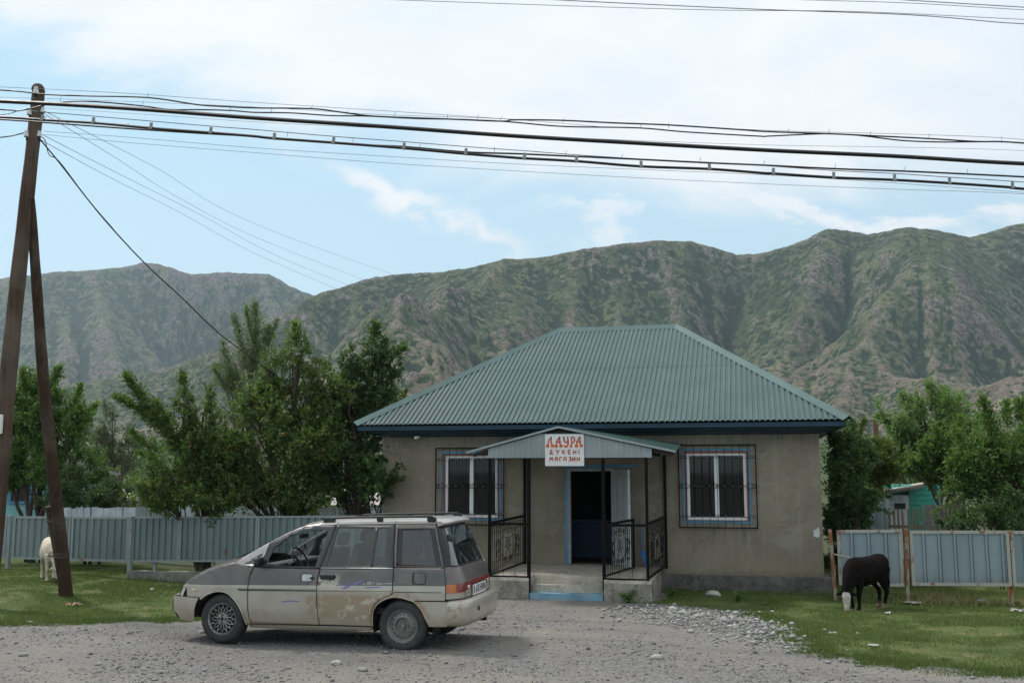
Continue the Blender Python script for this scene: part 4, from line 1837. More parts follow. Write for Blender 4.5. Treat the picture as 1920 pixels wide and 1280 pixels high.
reparent(mb.build('post', M_RUST, None, None, .006), rf_)
rleaf(rf_, 1706, 1708, 1890, 1897, 994, 994.5, 1097, 1098, .27, M_RUST2, 'panel')
rleaf(rf_, 1893, 1899, 2090, 2098, 994.5, 995, 1098, 1100, .27, M_RUST2, 'panel')
for px in (1893, 2090):
    p, q = rpt(px, 994), rpt(px + 4, 1132)
    mb = MB()
    bar(mb, q + Vector((0, 0, -.25)) - RN * .05, p - RN * .05, .07, .06, RN)
    reparent(mb.build('post', M_RUST, None, None, .006), rf_)

# ------------------------------------------------------------------ wooden pole with a strut
def mat_pole(name, c, c2):
    m, g = newmat(name)
    o = g.obj()
    a = g.noise(g.vmul(o, (9, 9, .35)), 3, 6, .65, .2)
    b = g.noise(g.vmul(o, (30, 30, .6)), 3, 5, .7)
    e = g.noise(o, .9, 4, .6)
    col = g.mix(g.mr(a, .3, .7), c, c2)
    col = g.mix(g.mr(b, .5, .72, 0, .8), col, mul(c, .28))
    col = g.mix(g.mr(e, .45, .7, 0, .5), col, (.17, .135, .11))
    g.out(col, .85, 0, g.bump(g.m('ADD', a, b), .7, .012), .25)
    return m


M_POLE = mat_pole('weathered_pole_wood', (.050, .032, .022), (.110, .072, .050))
M_STRUT = mat_pole('dark_pole_wood', (.034, .021, .015), (.078, .046, .031))
M_PORC = simple('porcelain', (.60, .62, .62), .3, 0, .1)
PY = 17.5
pole = empty('utility_pole', on_ground(120, 1118), 0)
tag(pole, 'leaning brown wooden utility pole with a slanting strut, at the left edge', 'utility pole')
bpy.context.view_layer.update()


def pole_tube(name, pts, m, k=14, bend=.012):
    mb = MB()
    P, Rr = [], []
    n = 22
    for i in range(n + 1):
        t = i / n
        p = Vector(pts[0][0]).lerp(Vector(pts[1][0]), t)
        r = pts[0][1] + (pts[1][1] - pts[0][1]) * t
        p = p + Vector((bend * math.sin(t * 7 + 1), bend * math.cos(t * 5), 0))
        P.append(p)
        Rr.append(r * (1 + .03 * math.sin(i * 1.9)))
    mb.tube(P, Rr, k)
    o = mb.build(name, m, None, 50)
    reparent(o, pole)
    return o


top = at(71, 172, PY)
bot = at(-14, 1010, PY)
d = (bot - top).normalized()
bot = top + d * ((top.z + .4) / -d.z)
tip = top - d * .03
pole_tube('trunk', ((bot, .165), (tip, .112)), M_POLE)
mb = MB()
mb.lathe([(.112, 0), (.108, .05), (.075, .10), (.02, .125), (.001, .127)], 14, Matrix.Translation(tip) @ Matrix.Rotation(R(-4), 4, 'Y'))
reparent(mb.build('pole_cap', M_POLE, None, 50), pole)
s_top = at(51, 372, PY - .05) + Vector((.02, .02, 0))
s_bot = on_ground(121, 1118)
dd = (s_bot - s_top)
pole_tube('strut', ((s_bot + dd.normalized() * .35, .128), (s_top, .082)), M_STRUT, 14, .02)
# stub wired to the foot of the strut
sp = s_bot.lerp(s_top, .235) + Vector((-.17, .07, 0))
sq = s_bot.lerp(s_top, .03) + Vector((-.05, .10, 0))
mb = MB()
mb.tube([sq, sq.lerp(sp, .5) + Vector((.01, 0, 0)), sp], [.09, .085, .075], 10)
reparent(mb.build('stub', M_POLE, None, 50), pole)
for t, rr in ((.105, .19), (.195, .175)):
    c = s_bot.lerp(s_top, t) + Vector((-.05, .03, 0))
    mb = MB()
    for j in range(4):
        pts = []
        for i in range(24):
            w = 2 * math.pi * i / 24
            pts.append(c + Vector((math.cos(w) * rr * 1.0, math.sin(w) * rr * .95, .02 * j + .02 * math.sin(w * 2 + j))))
        mb.tube(pts, .006, 5, False, True)
    reparent(mb.build('wire_binding', simple('old_wire', (.13, .11, .09), .6, .5), None, 50), pole)


def insulator(px, py, Y, s_=1.0):
    c = at(px, py, Y)
    mb = MB()
    mb.lathe([(.001, .075), (.03, .07), (.038, .05), (.030, .03), (.042, .015), (.050, -.03), (.046, -.05), (.02, -.05), (.001, -.04)], 16, Matrix.Translation(c) @ Matrix.Scale(s_, 4))
    o = mb.build('insulator', M_PORC, None, 45)
    reparent(o, pole)
    mb = MB()
    mb.tube([c + Vector((0, 0, -.04 * s_)), c + Vector((0, 0, -.11 * s_)), c + Vector((.07, .0, -.14 * s_))], .010, 6)
    reparent(mb.build('insulator_pin', M_IRON, None, 40), pole)
    return c


I1 = insulator(67.5, 170, PY - .13, 1.0)
I2 = insulator(55.5, 211, PY - .10, 1.0)
I3 = insulator(79.5, 208, PY - .02, .9)
I4 = insulator(50, 252, PY - .10, 1.0)
I5 = insulator(73, 252, PY - .04, .9)
# pale box strapped to the pole at the edge of the picture
mb = MB()
c = at(-1, 795, PY - .2)
mb.box(c, (.09, .08, .33))
o = mb.build('meter_box', M_WHITE, None, None, .01)
reparent(o, pole)

# ------------------------------------------------------------------ overhead lines
M_CABLE = simple('black_cable', (.010, .010, .012), .5, 0, .2)
M_WIRE = simple('thin_grey_wire', (.10, .10, .11), .5, .4, .2)
M_CLIP = simple('zinc_clip', (.30, .31, .30), .5, .5, .2)


def line(name, pix, r, m, label, cat='cable', group=None, Y=15.5, Y1=None, k=6, n=6):
    P = []
    for i, p in enumerate(pix):
        y = Y if Y1 is None else Y + (Y1 - Y) * (p[0] - pix[0][0]) / (pix[-1][0] - pix[0][0])
        P.append(at(p[0], p[1], y))
    mb = MB()
    mb.tube(spline(P, n), r, k)
    o = mb.build(name, m, None, 60)
    return tag(o, label, cat, group)


PXM = 15.5 / FPX                                        # metres per photograph pixel at the lines
Z1 = lambda pts: [(x / 4 + 0, y / 4 + 140) for x, y in pts]
Z2 = lambda pts: [(x / 4 + 480, y / 4 + 180) for x, y in pts]
Z3 = lambda pts: [(x / 4 + 960, y / 4 + 200) for x, y in pts]
Z4 = lambda pts: [(x / 4 + 1440, y / 4 + 220) for x, y in pts]
line('overhead_cable', [(-260, 180)] + Z1([(0, 200), (960, 254), (1900, 325)]) + Z2([(960, 230), (1900, 298)]) + Z3([(960, 275), (1900, 327)]) + Z4([(960, 292), (1900, 347)]) + [(2200, 316)],
     3.9 * PXM, M_CABLE, 'thickest black overhead cable crossing the whole sky', 'cable', None, 15.2)
line('overhead_cable', [(-260, 158)] + Z1([(0, 116), (330, 148), (620, 160), (1110, 173), (1480, 226), (1720, 242), (1900, 250)]) + Z2([(410, 96), (620, 120), (830, 148), (1040, 160), (1440, 174), (1840, 190)]) +
     Z3([(20, 100), (380, 104), (790, 124), (1170, 138), (1690, 172)]) + Z4([(0, 108), (460, 124), (800, 140), (1200, 160), (1560, 182), (1900, 192)]) + [(2200, 292)],
     1.5 * PXM, M_CABLE, 'upper wavy black cable, the higher of the twisting pair', 'cable', None, 15.5)
line('overhead_cable', [(-260, 190)] + Z1([(0, 262), (120, 272), (230, 254), (330, 230), (460, 210), (600, 200), (800, 210), (1070, 236), (1270, 262), (1500, 264), (1730, 270), (1910, 284)]) + Z2([(260, 128), (560, 148), (840, 152), (1200, 170), (1500, 176), (1800, 188)]) +
     Z3([(60, 122), (400, 150), (940, 160), (1300, 190), (1850, 222)]) + Z4([(0, 142), (300, 128), (480, 124), (700, 138), (1000, 174), (1300, 186), (1600, 184), (1880, 192)]) + [(2200, 294)],
     1.35 * PXM, M_CABLE, 'lower wavy black cable twisting below its higher mate', 'cable', None, 15.6)
line('overhead_wire', [(-260, 152)] + Z1([(0, 93), (960, 142), (1900, 209)]) + Z2([(960, 112), (1900, 174)]) + Z3([(400, 106), (1160, 134), (1900, 178)]) + Z4([(1200, 132), (1900, 166)]) + [(2200, 290)],
     .42 * PXM, M_WIRE, 'topmost thin wire above the twisting black cables', 'wire', None, 15.7)
line('overhead_wire', [(-260, 174)] + Z1([(0, 170), (700, 192), (1900, 243)]) + Z2([(960, 142), (1840, 172)]) + [(1150, 240)], .38 * PXM, M_WIRE, 'thin carrier wire just above the thickest cable', 'wire', None, 15.65)
line('overhead_wire', [(57, 207)] + Z1([(300, 280), (560, 300), (720, 314), (1140, 350), (1590, 388), (1900, 412)]) + Z2([(560, 302), (1100, 343), (1570, 380), (1900, 404)]) + Z3([(100, 332), (480, 362), (970, 393), (1480, 418), (1900, 444)]) + Z4([(500, 400), (950, 422), (1360, 450), (1830, 480)]) + [(2200, 362)],
     .75 * PXM, M_WIRE, 'carrier wire holding the row of zinc clips', 'wire', None, 15.8)
cabY = 15.8
low_pts = Z1([(0, 318), (300, 338), (700, 362), (1140, 402), (1580, 436), (1900, 462)]) + Z2([(130, 318), (570, 350), (1110, 392), (1570, 434), (1900, 460)]) + Z3([(90, 388), (490, 410), (960, 448), (1480, 468), (1900, 500)]) + Z4([(40, 422), (500, 452), (950, 470), (1365, 494), (1830, 526), (1910, 536)])
line('overhead_cable', [(-260, 208)] + low_pts + [(2200, 374)], 2.7 * PXM, M_CABLE, 'lowest thick black cable, hung from zinc clips', 'cable', None, cabY)
line('overhead_cable', [(-260, 210)] + Z1([(0, 336), (430, 366), (950, 404), (1500, 440), (1900, 464)]) + Z2([(700, 362), (1100, 380), (1560, 420), (1900, 432)]) + Z3([(90, 356), (480, 374), (960, 396), (1480, 422), (1900, 440)]) + Z4([(500, 386), (1020, 404), (1500, 426), (1900, 446)]) + [(2200, 346)],
     1.8 * PXM, M_CABLE, 'second lowest black cable, strung alongside the clipped one', 'cable', None, 15.9)
line('overhead_wire', Z1([(325, 252), (960, 290), (1900, 355)]) + Z2([(900, 240)]) + Z3([(500, 236), (1900, 288)]) + Z4([(960, 224), (1900, 250)]) + [(2200, 300)], .36 * PXM, M_WIRE, 'thin wire running just under the thickest cable', 'wire', None, 17.2)
line('overhead_wire', Z1([(325, 425), (960, 470), (1900, 549)]) + Z2([(960, 452), (1900, 508)]) + Z3([(960, 472), (1900, 512)]) + [(1700, 345), (2200, 382)], .42 * PXM, M_WIRE, 'upper of two bare wires leaving the pole below the clips', 'wire', None, 17.3, 17.3)
line('overhead_wire', Z1([(330, 450), (960, 510), (1900, 585)]) + Z2([(960, 502), (1900, 560)]) + Z3([(960, 535), (1900, 580)]) + Z4([(960, 540), (1900, 574)]) + [(2200, 386)], .42 * PXM, M_WIRE, 'lower of two bare wires leaving the pole below the clips', 'wire', None, 17.4, 17.4)
# clips on the lowest cable
ux = [p[0] for p in low_pts]
uy = [p[1] for p in low_pts]
cl0 = None
for i, px in enumerate([79, 175, 283, 395, 514, 625, 757, 873, 983, 1081, 1202, 1330, 1450, 1563, 1677, 1780, 1898]):
    c = at(px, float(np.interp(px, ux, uy)), cabY)
    if cl0 is None:
        mb = MB()
        mb.box((0, 0, .052), (.050, .012, .085))
        mb.box((0, -.002, .0), (.058, .048, .042))
        cl0 = mb.build('cable_clip', M_CLIP, None, None, .003)
        o = cl0
    else:
        o = link(cl0.copy())
    o.location = c
    o.rotation_euler = (0, R(4 + (i * 37 % 9) - 4), 0)
    tag(o, 'zinc clip holding the lowest black cable to its carrier wire', 'clip', 'zinc clips along the lowest cable')
# small wire ties
tie_pts = Z1([(1110, 158), (455, 188), (1070, 218), (1728, 255), (435, 350), (955, 385)]) + Z2([(418, 84), (115, 110), (680, 130), (1040, 140), (1436, 160), (1664, 158), (1838, 168), (236, 292), (728, 334), (1230, 370), (1788, 404)]) + \
    Z3([(385, 108), (965, 145), (1175, 145), (404, 352), (824, 374), (1412, 398), (1890, 424)]) + Z4([(150, 104), (458, 108), (768, 128), (1206, 142), (1752, 168), (504, 368), (1022, 388), (1496, 410)])
t0_ = None
for i, (x, y) in enumerate(tie_pts):
    if t0_ is None:
        mb = MB()
        mb.tube([(-.008, 0, -.035), (0, -.004, 0), (.012, 0, .045)], .0035, 4)
        t0_ = mb.build('wire_tie', M_WIRE, None)
        o = t0_
    else:
        o = link(t0_.copy())
    o.location = at(x, y, 15.55)
    o.rotation_euler = (0, R((i * 53 % 40) - 20), 0)
    tag(o, 'little wire tie binding a black cable to its thin carrier', 'wire tie', 'wire ties along the cables')
# wires from the pole down and away to the right
for pts, Y1, lab in (
        ([(82, 208), (302, 320), (420, 393), (560, 452), (735, 514)], 60, 'topmost of four thin slanting wires from the pole to the hills'),
        ([(85, 215), (220, 298), (330, 368), (480, 445), (690, 528)], 58, 'second highest of the four thin slanting wires'),
        ([(78, 252), (250, 340), (380, 405), (520, 480), (680, 545)], 56, 'third of the four thin slanting wires, counted from the top'),
        ([(74, 258), (90, 270), (220, 340), (340, 400), (480, 476), (650, 550)], 54, 'lowest of the four thin slanting wires')):
    line('overhead_wire', pts, .0062, M_WIRE, lab, 'wire', 'thin wires slanting away from the pole', PY, Y1, 5)
line('service_drop', [(72, 258), (112, 306), (190, 405), (270, 492), (340, 557), (410, 624), (475, 672), (560, 735), (600, 755)], .013, M_CABLE, 'dark service cable sagging from the pole into the fruit tree', 'cable', None, PY, 23.5)
line('service_wire', [(73, 256), (84, 262), (92, 290), (112, 304), (165, 374), (213, 430)], .008, M_CABLE, 'looping dark wire beside the service cable at the pole', 'wire', None, PY - .02, 18.3)
line('overhead_wire', [(-200, 282), (0, 258), (30, 253), (50, 248)], .011, M_WIRE, 'short thin wire leaving the pole to the left', 'wire', None, PY - .1)
line('overhead_wire', [(-200, 245), (0, 216), (30, 209), (52, 206)], .008, M_WIRE, 'thin wire reaching the upper insulator from the left', 'wire', None, PY - .1)
for pts, r, lab in (
        ([(500, -14), (660, -3), (1280, 18), (1600, 22), (1920, 37), (2200, 52)], .55, 'faint wire at the top edge, longest of the four'),
        ([(900, -10), (1040, 0), (1400, 17), (1700, 28), (1870, 42), (1920, 45), (2200, 60)], .8, 'darker wire crossing below the faint top one'),
        ([(1300, -8), (1500, 0), (1700, 6), (1920, 19), (2200, 36)], .55, 'lower wire of the close pair in the top right corner'),
        ([(1500, -12), (1690, 0), (1920, 14), (2200, 30)], .8, 'upper wire of the close pair in the top right corner')):
    line('overhead_wire', pts, r * 12 / FPX, M_WIRE, lab, 'wire', None, 12.0)

# ------------------------------------------------------------------ the parked minivan
# car frame: x from the front axle towards the rear, y from the near side (0) to the far side (CW), z up
CW = 1.64
CFRONT = Vector((-3.80476, 13.38629, 0))
CYAW = -math.atan2(.24958419, .9683531)
car = empty('minivan', (CFRONT.x, CFRONT.y, .5 * (gz(-3.8, 13.39) + gz(-1.38, 12.76))), CYAW,
            'battered two-tone grey and champagne minivan parked on the gravel in front of the shop', 'minivan')


def itp(x, xs, ys):
    return float(np.interp(x, xs, ys))


def c_in(z):
    return itp(z, [.18, .24, .30, .45, .72, .80, .95, 1.0, 1.05, 1.25, 1.5, 1.56, 1.6], [.07, .035, .018, 0, 0, .010, .030, .040, .055, .115, .205, .245, .29])


def c_round(x):
    return .19 * (max(0, -.18 - x) / .555) ** 2.2


def side(x, z, out=0.0):
    r = c_round(x)
    return Vector((x - .6 * r, c_in(z) + r - out, z))


def c_xd(z):
    return itp(z, [.6, .72, .80, 1.026, 1.552], [3.085, 3.083, 3.083, 3.05, 2.87])


def c_xt(z):
    return itp(z, [.60, .75, .85, .95, 1.05, 1.3, 1.51, 1.56], [3.265, 3.262, 3.252, 3.215, 3.165, 3.06, 2.955, 2.92])


def rear(s, z, out=0.0):
    i = c_in(z)
    w = min(s, 1 - s) * 2
    w = max(0, min(1, w))
    xd, xt = c_xd(z), c_xt(z)
    x = xd + (xt - xd) * (1 - (1 - w) ** 7)
    y = i + (CW - 2 * i) * s
    # outward normal is roughly along x, sideways at the corners
    k = (1 - w) ** 6
    nx, ny = 1 - .75 * k, (-1 if s < .5 else 1) * k
    q = math.hypot(nx, ny)
    return Vector((x + out * nx / q, y + out * ny / q, z))


def mat_paint(name, upper_only=None):
    m, g = newmat(name)
    o = g.obj()
    x, y, z = g.sep(o)
    n1 = g.noise(o, 2.2, 5, .6, .3)
    n2 = g.noise(o, 9, 7, .7, .4)
    n3 = g.noise(o, 40, 4, .7)
    cham = g.mix(g.mr(n1, .3, .7), (.385, .350, .300), (.475, .440, .385))
    grey = g.mix(g.mr(n1, .3, .7), (.100, .085, .079), (.155, .134, .124))
    if upper_only == 'silver':
        col = g.mix(g.mr(n1, .3, .7), (.36, .335, .31), (.46, .435, .41))
        isup = None
    else:
        sp = g.m('ADD', .7425, g.m('MULTIPLY', x, .022))
        isup = g.m('GREATER_THAN', z, sp)
        col = g.mix(isup, cham, grey)
    rough = g.mr(n2, .3, .7, .30, .44)
    # road dust rising from the sills
    du = g.m('ADD', g.mr(z, .25, .62, 1, 0), g.m('MULTIPLY', g.m('SUBTRACT', n2, .5), .9))
    du = g.m('MULTIPLY', g.mr(du, .35, 1.05), .75)
    col = g.mix(du, col, (.255, .205, .145))
    dirt = du
    if upper_only is None:
        # bare filler and flaked lacquer on the sliding door and round the rear arch
        inx = g.m('MULTIPLY', g.mr(x, 1.12, 1.42), g.mr(x, 2.05, 2.45, 1, 0))
        inz = g.m('MULTIPLY', g.mr(z, .30, .42), g.mr(z, .62, .74, 1, 0))
        reg = g.m('MULTIPLY', inx, inz)
        p1 = g.mr(g.m('ADD', g.m('MULTIPLY', n1, .55), g.m('MULTIPLY', n2, .55)), .47, .53)
        k1 = g.m('MULTIPLY', reg, p1)
        col = g.mix(g.m('MULTIPLY', k1, .9), col, (.285, .220, .145))
        p2 = g.mr(g.noise(o, 6.5, 6, .7, .5), .54, .57)
        k2 = g.m('MULTIPLY', reg, p2)
        col = g.mix(g.m('MULTIPLY', k2, .9), col, (.47, .42, .34))
        # white flakes round the sliding door handle
        hx = g.m('MULTIPLY', g.mr(x, 1.34, 1.37), g.mr(x, 1.58, 1.70, 1, 0))
        hz = g.m('MULTIPLY', g.mr(z, .745, .775), g.mr(z, .83, .95, 1, 0))
        k3 = g.m('MULTIPLY', g.m('MULTIPLY', hx, hz), g.mr(n2, .44, .50))
        col = g.mix(k3, col, (.52, .48, .42))
        # rust on the arch lips and sills
        az = g.m('ABSOLUTE', g.m('SUBTRACT', g.n('ShaderNodeVectorMath', {0: g.comb(x, 0.0, z), 1: (2.47, 0, .31)}, operation='DISTANCE').outputs['Value'], .38))
        k4 = g.m('MULTIPLY', g.mr(az, .01, .07, 1, 0), g.mr(n2, .40, .56))
        col = g.mix(g.m('MULTIPLY', k4, .9), col, g.mix(n3, (.42, .32, .24), (.24, .12, .06)))
        bx = g.m('MULTIPLY', g.mr(x, 3.05, 3.15), g.m('MULTIPLY', g.mr(x, 3.24, 3.32, 1, 0), g.mr(z, .60, .66, 1, 0)))
        k5 = g.m('MULTIPLY', bx, g.mr(g.noise(o, 14, 6, .7), .50, .56))
        col = g.mix(k5, col, g.mix(n3, (.44, .38, .30), (.26, .14, .07)))
        hx2 = g.m('MULTIPLY', g.mr(x, 1.16, 1.24), g.mr(x, 1.34, 1.38, 1, 0))
        hz2 = g.m('MULTIPLY', g.mr(z, .40, .45), g.mr(z, .60, .68, 1, 0))
        k6 = g.m('MULTIPLY', g.m('MULTIPLY', hx2, hz2), g.mr(n2, .42, .52))
        col = g.mix(g.m('MULTIPLY', k6, .7), col, (.30, .225, .15))
        dirt = g.m('MAXIMUM', dirt, g.m('MAXIMUM', g.m('MAXIMUM', k1, k2), g.m('MAXIMUM', k3, k4)))
    b = g.out(col, g.m('MAXIMUM', rough, g.m('MULTIPLY', dirt, .85)), g.m('MULTIPLY', g.m('SUBTRACT', 1.0, dirt), .35), g.bump(n3, .04, .002), .5)
    g.t.links.new(g.m('MULTIPLY', g.m('SUBTRACT', 1.0, dirt), .55), b.inputs['Coat Weight'])
    b.inputs['Coat Roughness'].default_value = .12
    return m


M_PAINT = mat_paint('worn_two_tone_paint')
M_SILV = mat_paint('worn_silver_paint', 'silver')
M_FRAME = simple('dark_grey_window_frame', (.055, .058, .060), .45, .1, .25, 5)
M_RUB = simple('black_rubber', (.012, .012, .012), .75, 0, .3)
M_CARBLACK = simple('black_plastic', (.016, .016, .017), .5, 0, .3)
M_CGLASS = mat_glass('car_glass', (.70, .76, .76), .05, .6, (.25, .27, .27), 1.2)
M_WSCREEN = mat_glass('windscreen_glass', (.86, .90, .90), .03, 0, (.25, .27, .27), 1.2, .3)
M_CGLASS_D = mat_glass('dusty_car_glass', (.55, .60, .57), .22, .0, (.20, .225, .205), 1.0)
M_CGLASS_R = mat_glass('rear_car_glass', (.24, .29, .33), .05, .7, (.16, .20, .24), .8)
M_CGLASS_Q = mat_glass('quarter_car_glass', (.42, .49, .53), .09, .2, (.16, .20, .225), .9)
M_TAILBLACK = simple('dark_tailgate_frame', (.016, .016, .020), .3, 0, .2, 4, 0, None, .35, 60, .1)
M_FRIT = simple('black_glass_border', (.012, .013, .014), .12, 0, .2)
M_CHROME = simple('dull_chrome', (.62, .62, .60), .25, 1, .15)


def mirror_y(o, name=None, parent=None):
    """same part for the far side"""
    me = o.data.copy()
    for v in me.vertices:
        v.co.y = CW - v.co.y
    me.flip_normals()
    c = bpy.data.objects.new(name or o.name.split('.')[0], me)
    c.parent = parent or o.parent
    for md in o.modifiers:
        n = c.modifiers.new(md.name, md.type)
        for at_ in ('thickness', 'offset', 'width', 'segments'):
            if hasattr(md, at_):
                setattr(n, at_, getattr(md, at_))
    return link(c)


def cpanel(name, outer, holes, m, parent=car, out=0.0, step=.05, thick=.012):
    o = panel(name, outer, holes, m, parent, lambda x, z: side(x, z, out), step, thick, True, 1)
    return o


def both(name, outer, holes, m, out=0.0, parent=car, step=.05, thick=.012):
    a = cpanel(name, outer, holes, m, parent, out, step, thick)
    # orient outwards: make sure solidify grows inwards
    me = a.data
    if sum(p.normal.y for p in me.polygons) > 0:
        me.flip_normals()
    for md in a.modifiers:
        md.offset = -1
    b = mirror_y(a)
    return a, b


ARCH_F = [(.354, .247), (.333, .303), (.296, .402), (.227, .514), (.125, .611), (.06, .645), (-.009, .658), (-.07, .658), (-.124, .648), (-.195, .627), (-.255, .594), (-.31, .55)]
hood_edge = [(-.590, .695), (-.513, .767), (-.44, .815), (-.366, .858), (-.219, .92), (-.056, .982), (.092, 1.014), (.141, 1.024)]
fender = hood_edge + [(.27, .986), (.412, .972), (.381, .848), (.366, .733), (.361, .589), (.371, .447), (.391, .334), (.425, .258)] + ARCH_F + [(-.345, .572), (-.52, .574), (-.530, .679), (-.575, .688)]
both('fender', fender, (), M_PAINT)
d1 = [(.421, .976), (1.361, .982), (1.346, .86), (1.340, .76), (1.346, .55), (1.362, .42), (1.386, .284), (.433, .258), (.399, .334), (.379, .447), (.368, .589), (.373, .733), (.388, .848)]
door1, door1b = both('door', d1, (), M_PAINT)
ARCH_R = [(2.36, .682), (2.269, .655), (2.20, .612), (2.145, .560), (2.105, .485), (2.096, .40), (2.097, .29)]
d2 = [(1.372, .986), (2.369, 1.006), (2.377, .72)] + ARCH_R + [(1.394, .284), (1.370, .42), (1.354, .55), (1.348, .76), (1.354, .86)]
door2, door2b = both('sliding_door', d2, (), M_PAINT)
quarter = [(2.377, 1.010), (3.046, 1.024), (3.078, .80), (3.078, .636), (2.70, .624), (2.675, .604), (2.60, .632), (2.518, .652), (2.44, .660), (2.36, .652), (2.27, .622), (2.19, .572), (2.14, .51), (2.118, .44), (2.112, .29), (2.099, .29), (2.099, .40), (2.108, .484), (2.147, .557), (2.202, .609), (2.27, .652), (2.363, .680), (2.385, .70)]
both('quarter_panel', quarter, (), M_PAINT)
sill = [(.36, .245), (2.10, .275), (2.10, .235), (1.6, .20), (.40, .205)]
both('sill', sill, (), M_PAINT, -.02)

# window surrounds
ring1 = [(.424, .986), (.49, 1.040), (.568, 1.126), (.604, 1.268), (.862, 1.409), (1.02, 1.473), (1.18, 1.503), (1.497, 1.526), (1.474, 1.4), (1.366, .992)]
hole1 = [(.618, 1.000), (.630, 1.098), (.688, 1.240), (.859, 1.357), (1.002, 1.418), (1.176, 1.458), (1.405, 1.463), (1.299, 1.002)]
w1, w1b = both('window_frame', ring1, [hole1], M_FRAME)
ring2 = [(1.376, .996), (1.484, 1.4), (1.512, 1.524), (2.310, 1.544), (2.330, 1.327), (2.365, 1.014)]
hole2 = [(1.458, 1.016), (1.541, 1.492), (2.222, 1.496), (2.262, 1.026)]
w2, w2b = both('window_frame', ring2, [hole2], M_FRAME)
ring3 = [(2.376, 1.020), (2.345, 1.33), (2.324, 1.546), (2.862, 1.556), (3.040, 1.034)]
hole3 = [(2.402, 1.036), (2.366, 1.492), (2.862, 1.504), (3.014, 1.040)]
w3, w3b = both('window_frame', ring3, [hole3], M_PAINT)
pillar = [(.145, 1.028), (.349, 1.157), (.588, 1.287), (.858, 1.429), (1.047, 1.504), (1.253, 1.542), (1.5, 1.558), (2.312, 1.580), (2.868, 1.594), (2.866, 1.562), (2.32, 1.552), (1.51, 1.533), (1.18, 1.510), (1.02, 1.480), (.86, 1.416), (.596, 1.274), (.560, 1.13), (.483, 1.046), (.415, .986), (.26, .993)]
tri = [(.285, 1.005), (.518, 1.152), (.528, 1.128), (.430, 1.010)]
both('pillar', pillar, [tri], M_SILV)
# glass
both('side_glass', tri, (), M_CGLASS, -.012, car, .2, 0)
both('side_glass', [(1.458, 1.016), (1.541, 1.492), (2.058, 1.496), (2.062, 1.022)], (), M_CGLASS_D, -.008, car, .06, 0)
both('side_glass', [(2.085, 1.024), (2.085, 1.496), (2.222, 1.496), (2.262, 1.026)], (), M_CGLASS_Q, -.010, car, .06, 0)
both('window_bar', [(2.055, 1.018), (2.055, 1.496), (2.089, 1.496), (2.085, 1.020)], (), M_FRAME, .002)
inner3 = [(2.478, 1.056), (2.436, 1.470), (2.80, 1.482), (2.932, 1.060)]
both('side_glass', inner3, (), M_CGLASS_Q, -.006, car, .06, 0)
both('glass_border', hole3, [inner3], M_FRIT, -.004, car, .06, .004)
# tops: bonnet, windscreen, roof
def top_loft(name, st, m, n=24, p=2.6, thick=.0):
    vs, fs = [], []
    for x, z, cr, bow in st:
        q = side(x, z)
        for j in range(n + 1):
            s_ = -1 + 2 * j / n
            k = 1 - abs(s_) ** p
            vs.append((q.x - bow * (1 - s_ * s_), q.y + (CW - 2 * q.y) * (s_ + 1) / 2, q.z + cr * k))
    for i in range(len(st) - 1):
        for j in range(n):
            a = i * (n + 1) + j
            fs.append((a, a + n + 1, a + n + 2, a + 1))
    mb = MB()
    mb.add(vs, fs)
    o = mb.build(name, m, car, 60)
    return o


def densify(st, k=4):
    out = []
    for a, b in zip(st[:-1], st[1:]):
        for i in range(k):
            out.append(tuple(a[j] + (b[j] - a[j]) * i / k for j in range(4)))
    return out + [st[-1]]


top_loft('bonnet', densify([(-.590, .695, .02, .16), (-.513, .767, .045, .15), (-.366, .858, .055, .14), (-.219, .92, .055, .13), (-.056, .982, .05, .12), (.141, 1.026, .045, .11)]), M_PAINT)
top_loft('windscreen', densify([(.141, 1.026, .045, .11), (.349, 1.157, .05, .09), (.588, 1.287, .05, .07), (.858, 1.429, .045, .05), (1.047, 1.504, .04, .04)]), M_WSCREEN)
top_loft('roof', densify([(1.047, 1.504, .04, .04), (1.253, 1.542, .042, .02), (1.5, 1.558, .045, .0), (2.0, 1.572, .048, 0), (2.312, 1.580, .048, 0), (2.868, 1.594, .035, -.02)]), M_SILV)
# little lip spoiler over the tailgate
vs, fs = [], []
n = 24
for j in range(n + 1):
    s_ = j / n
    w = 1 - abs(2 * s_ - 1) ** 2.6
    e = 1 - abs(2 * s_ - 1) ** 8
    y = .245 + (CW - .49) * s_
    for dx, z in ((2.866 + .02 * w, 1.590 + .036 * w), (2.93 + .05 * e, 1.586 + .020 * w), (2.962 + .055 * e, 1.566 + .014 * w), (2.955 + .055 * e, 1.545 + .01 * w), (2.89 + .03 * e, 1.520)):
        vs.append((dx, y, z))
for j in range(n):
    for k in range(4):
        fs.append((j * 5 + k, j * 5 + k + 1, j * 5 + k + 6, j * 5 + k + 5))
fs.append((0, 1, 2, 3, 4))
fs.append(tuple(n * 5 + k for k in range(5)))
mb = MB()
mb.add(vs, fs)
mb.build('spoiler', M_SILV, car, 50)


# tailgate
def rpanel(name, outer, holes, m, parent, out=0.0, thick=.012, st=.025):
    o = panel(name, outer, holes, m, parent, lambda s_, z: rear(s_, z, out), st, thick, True, -1)
    me = o.data
    if sum(p.normal.x for p in me.polygons) < 0:
        me.flip_normals()
    return o


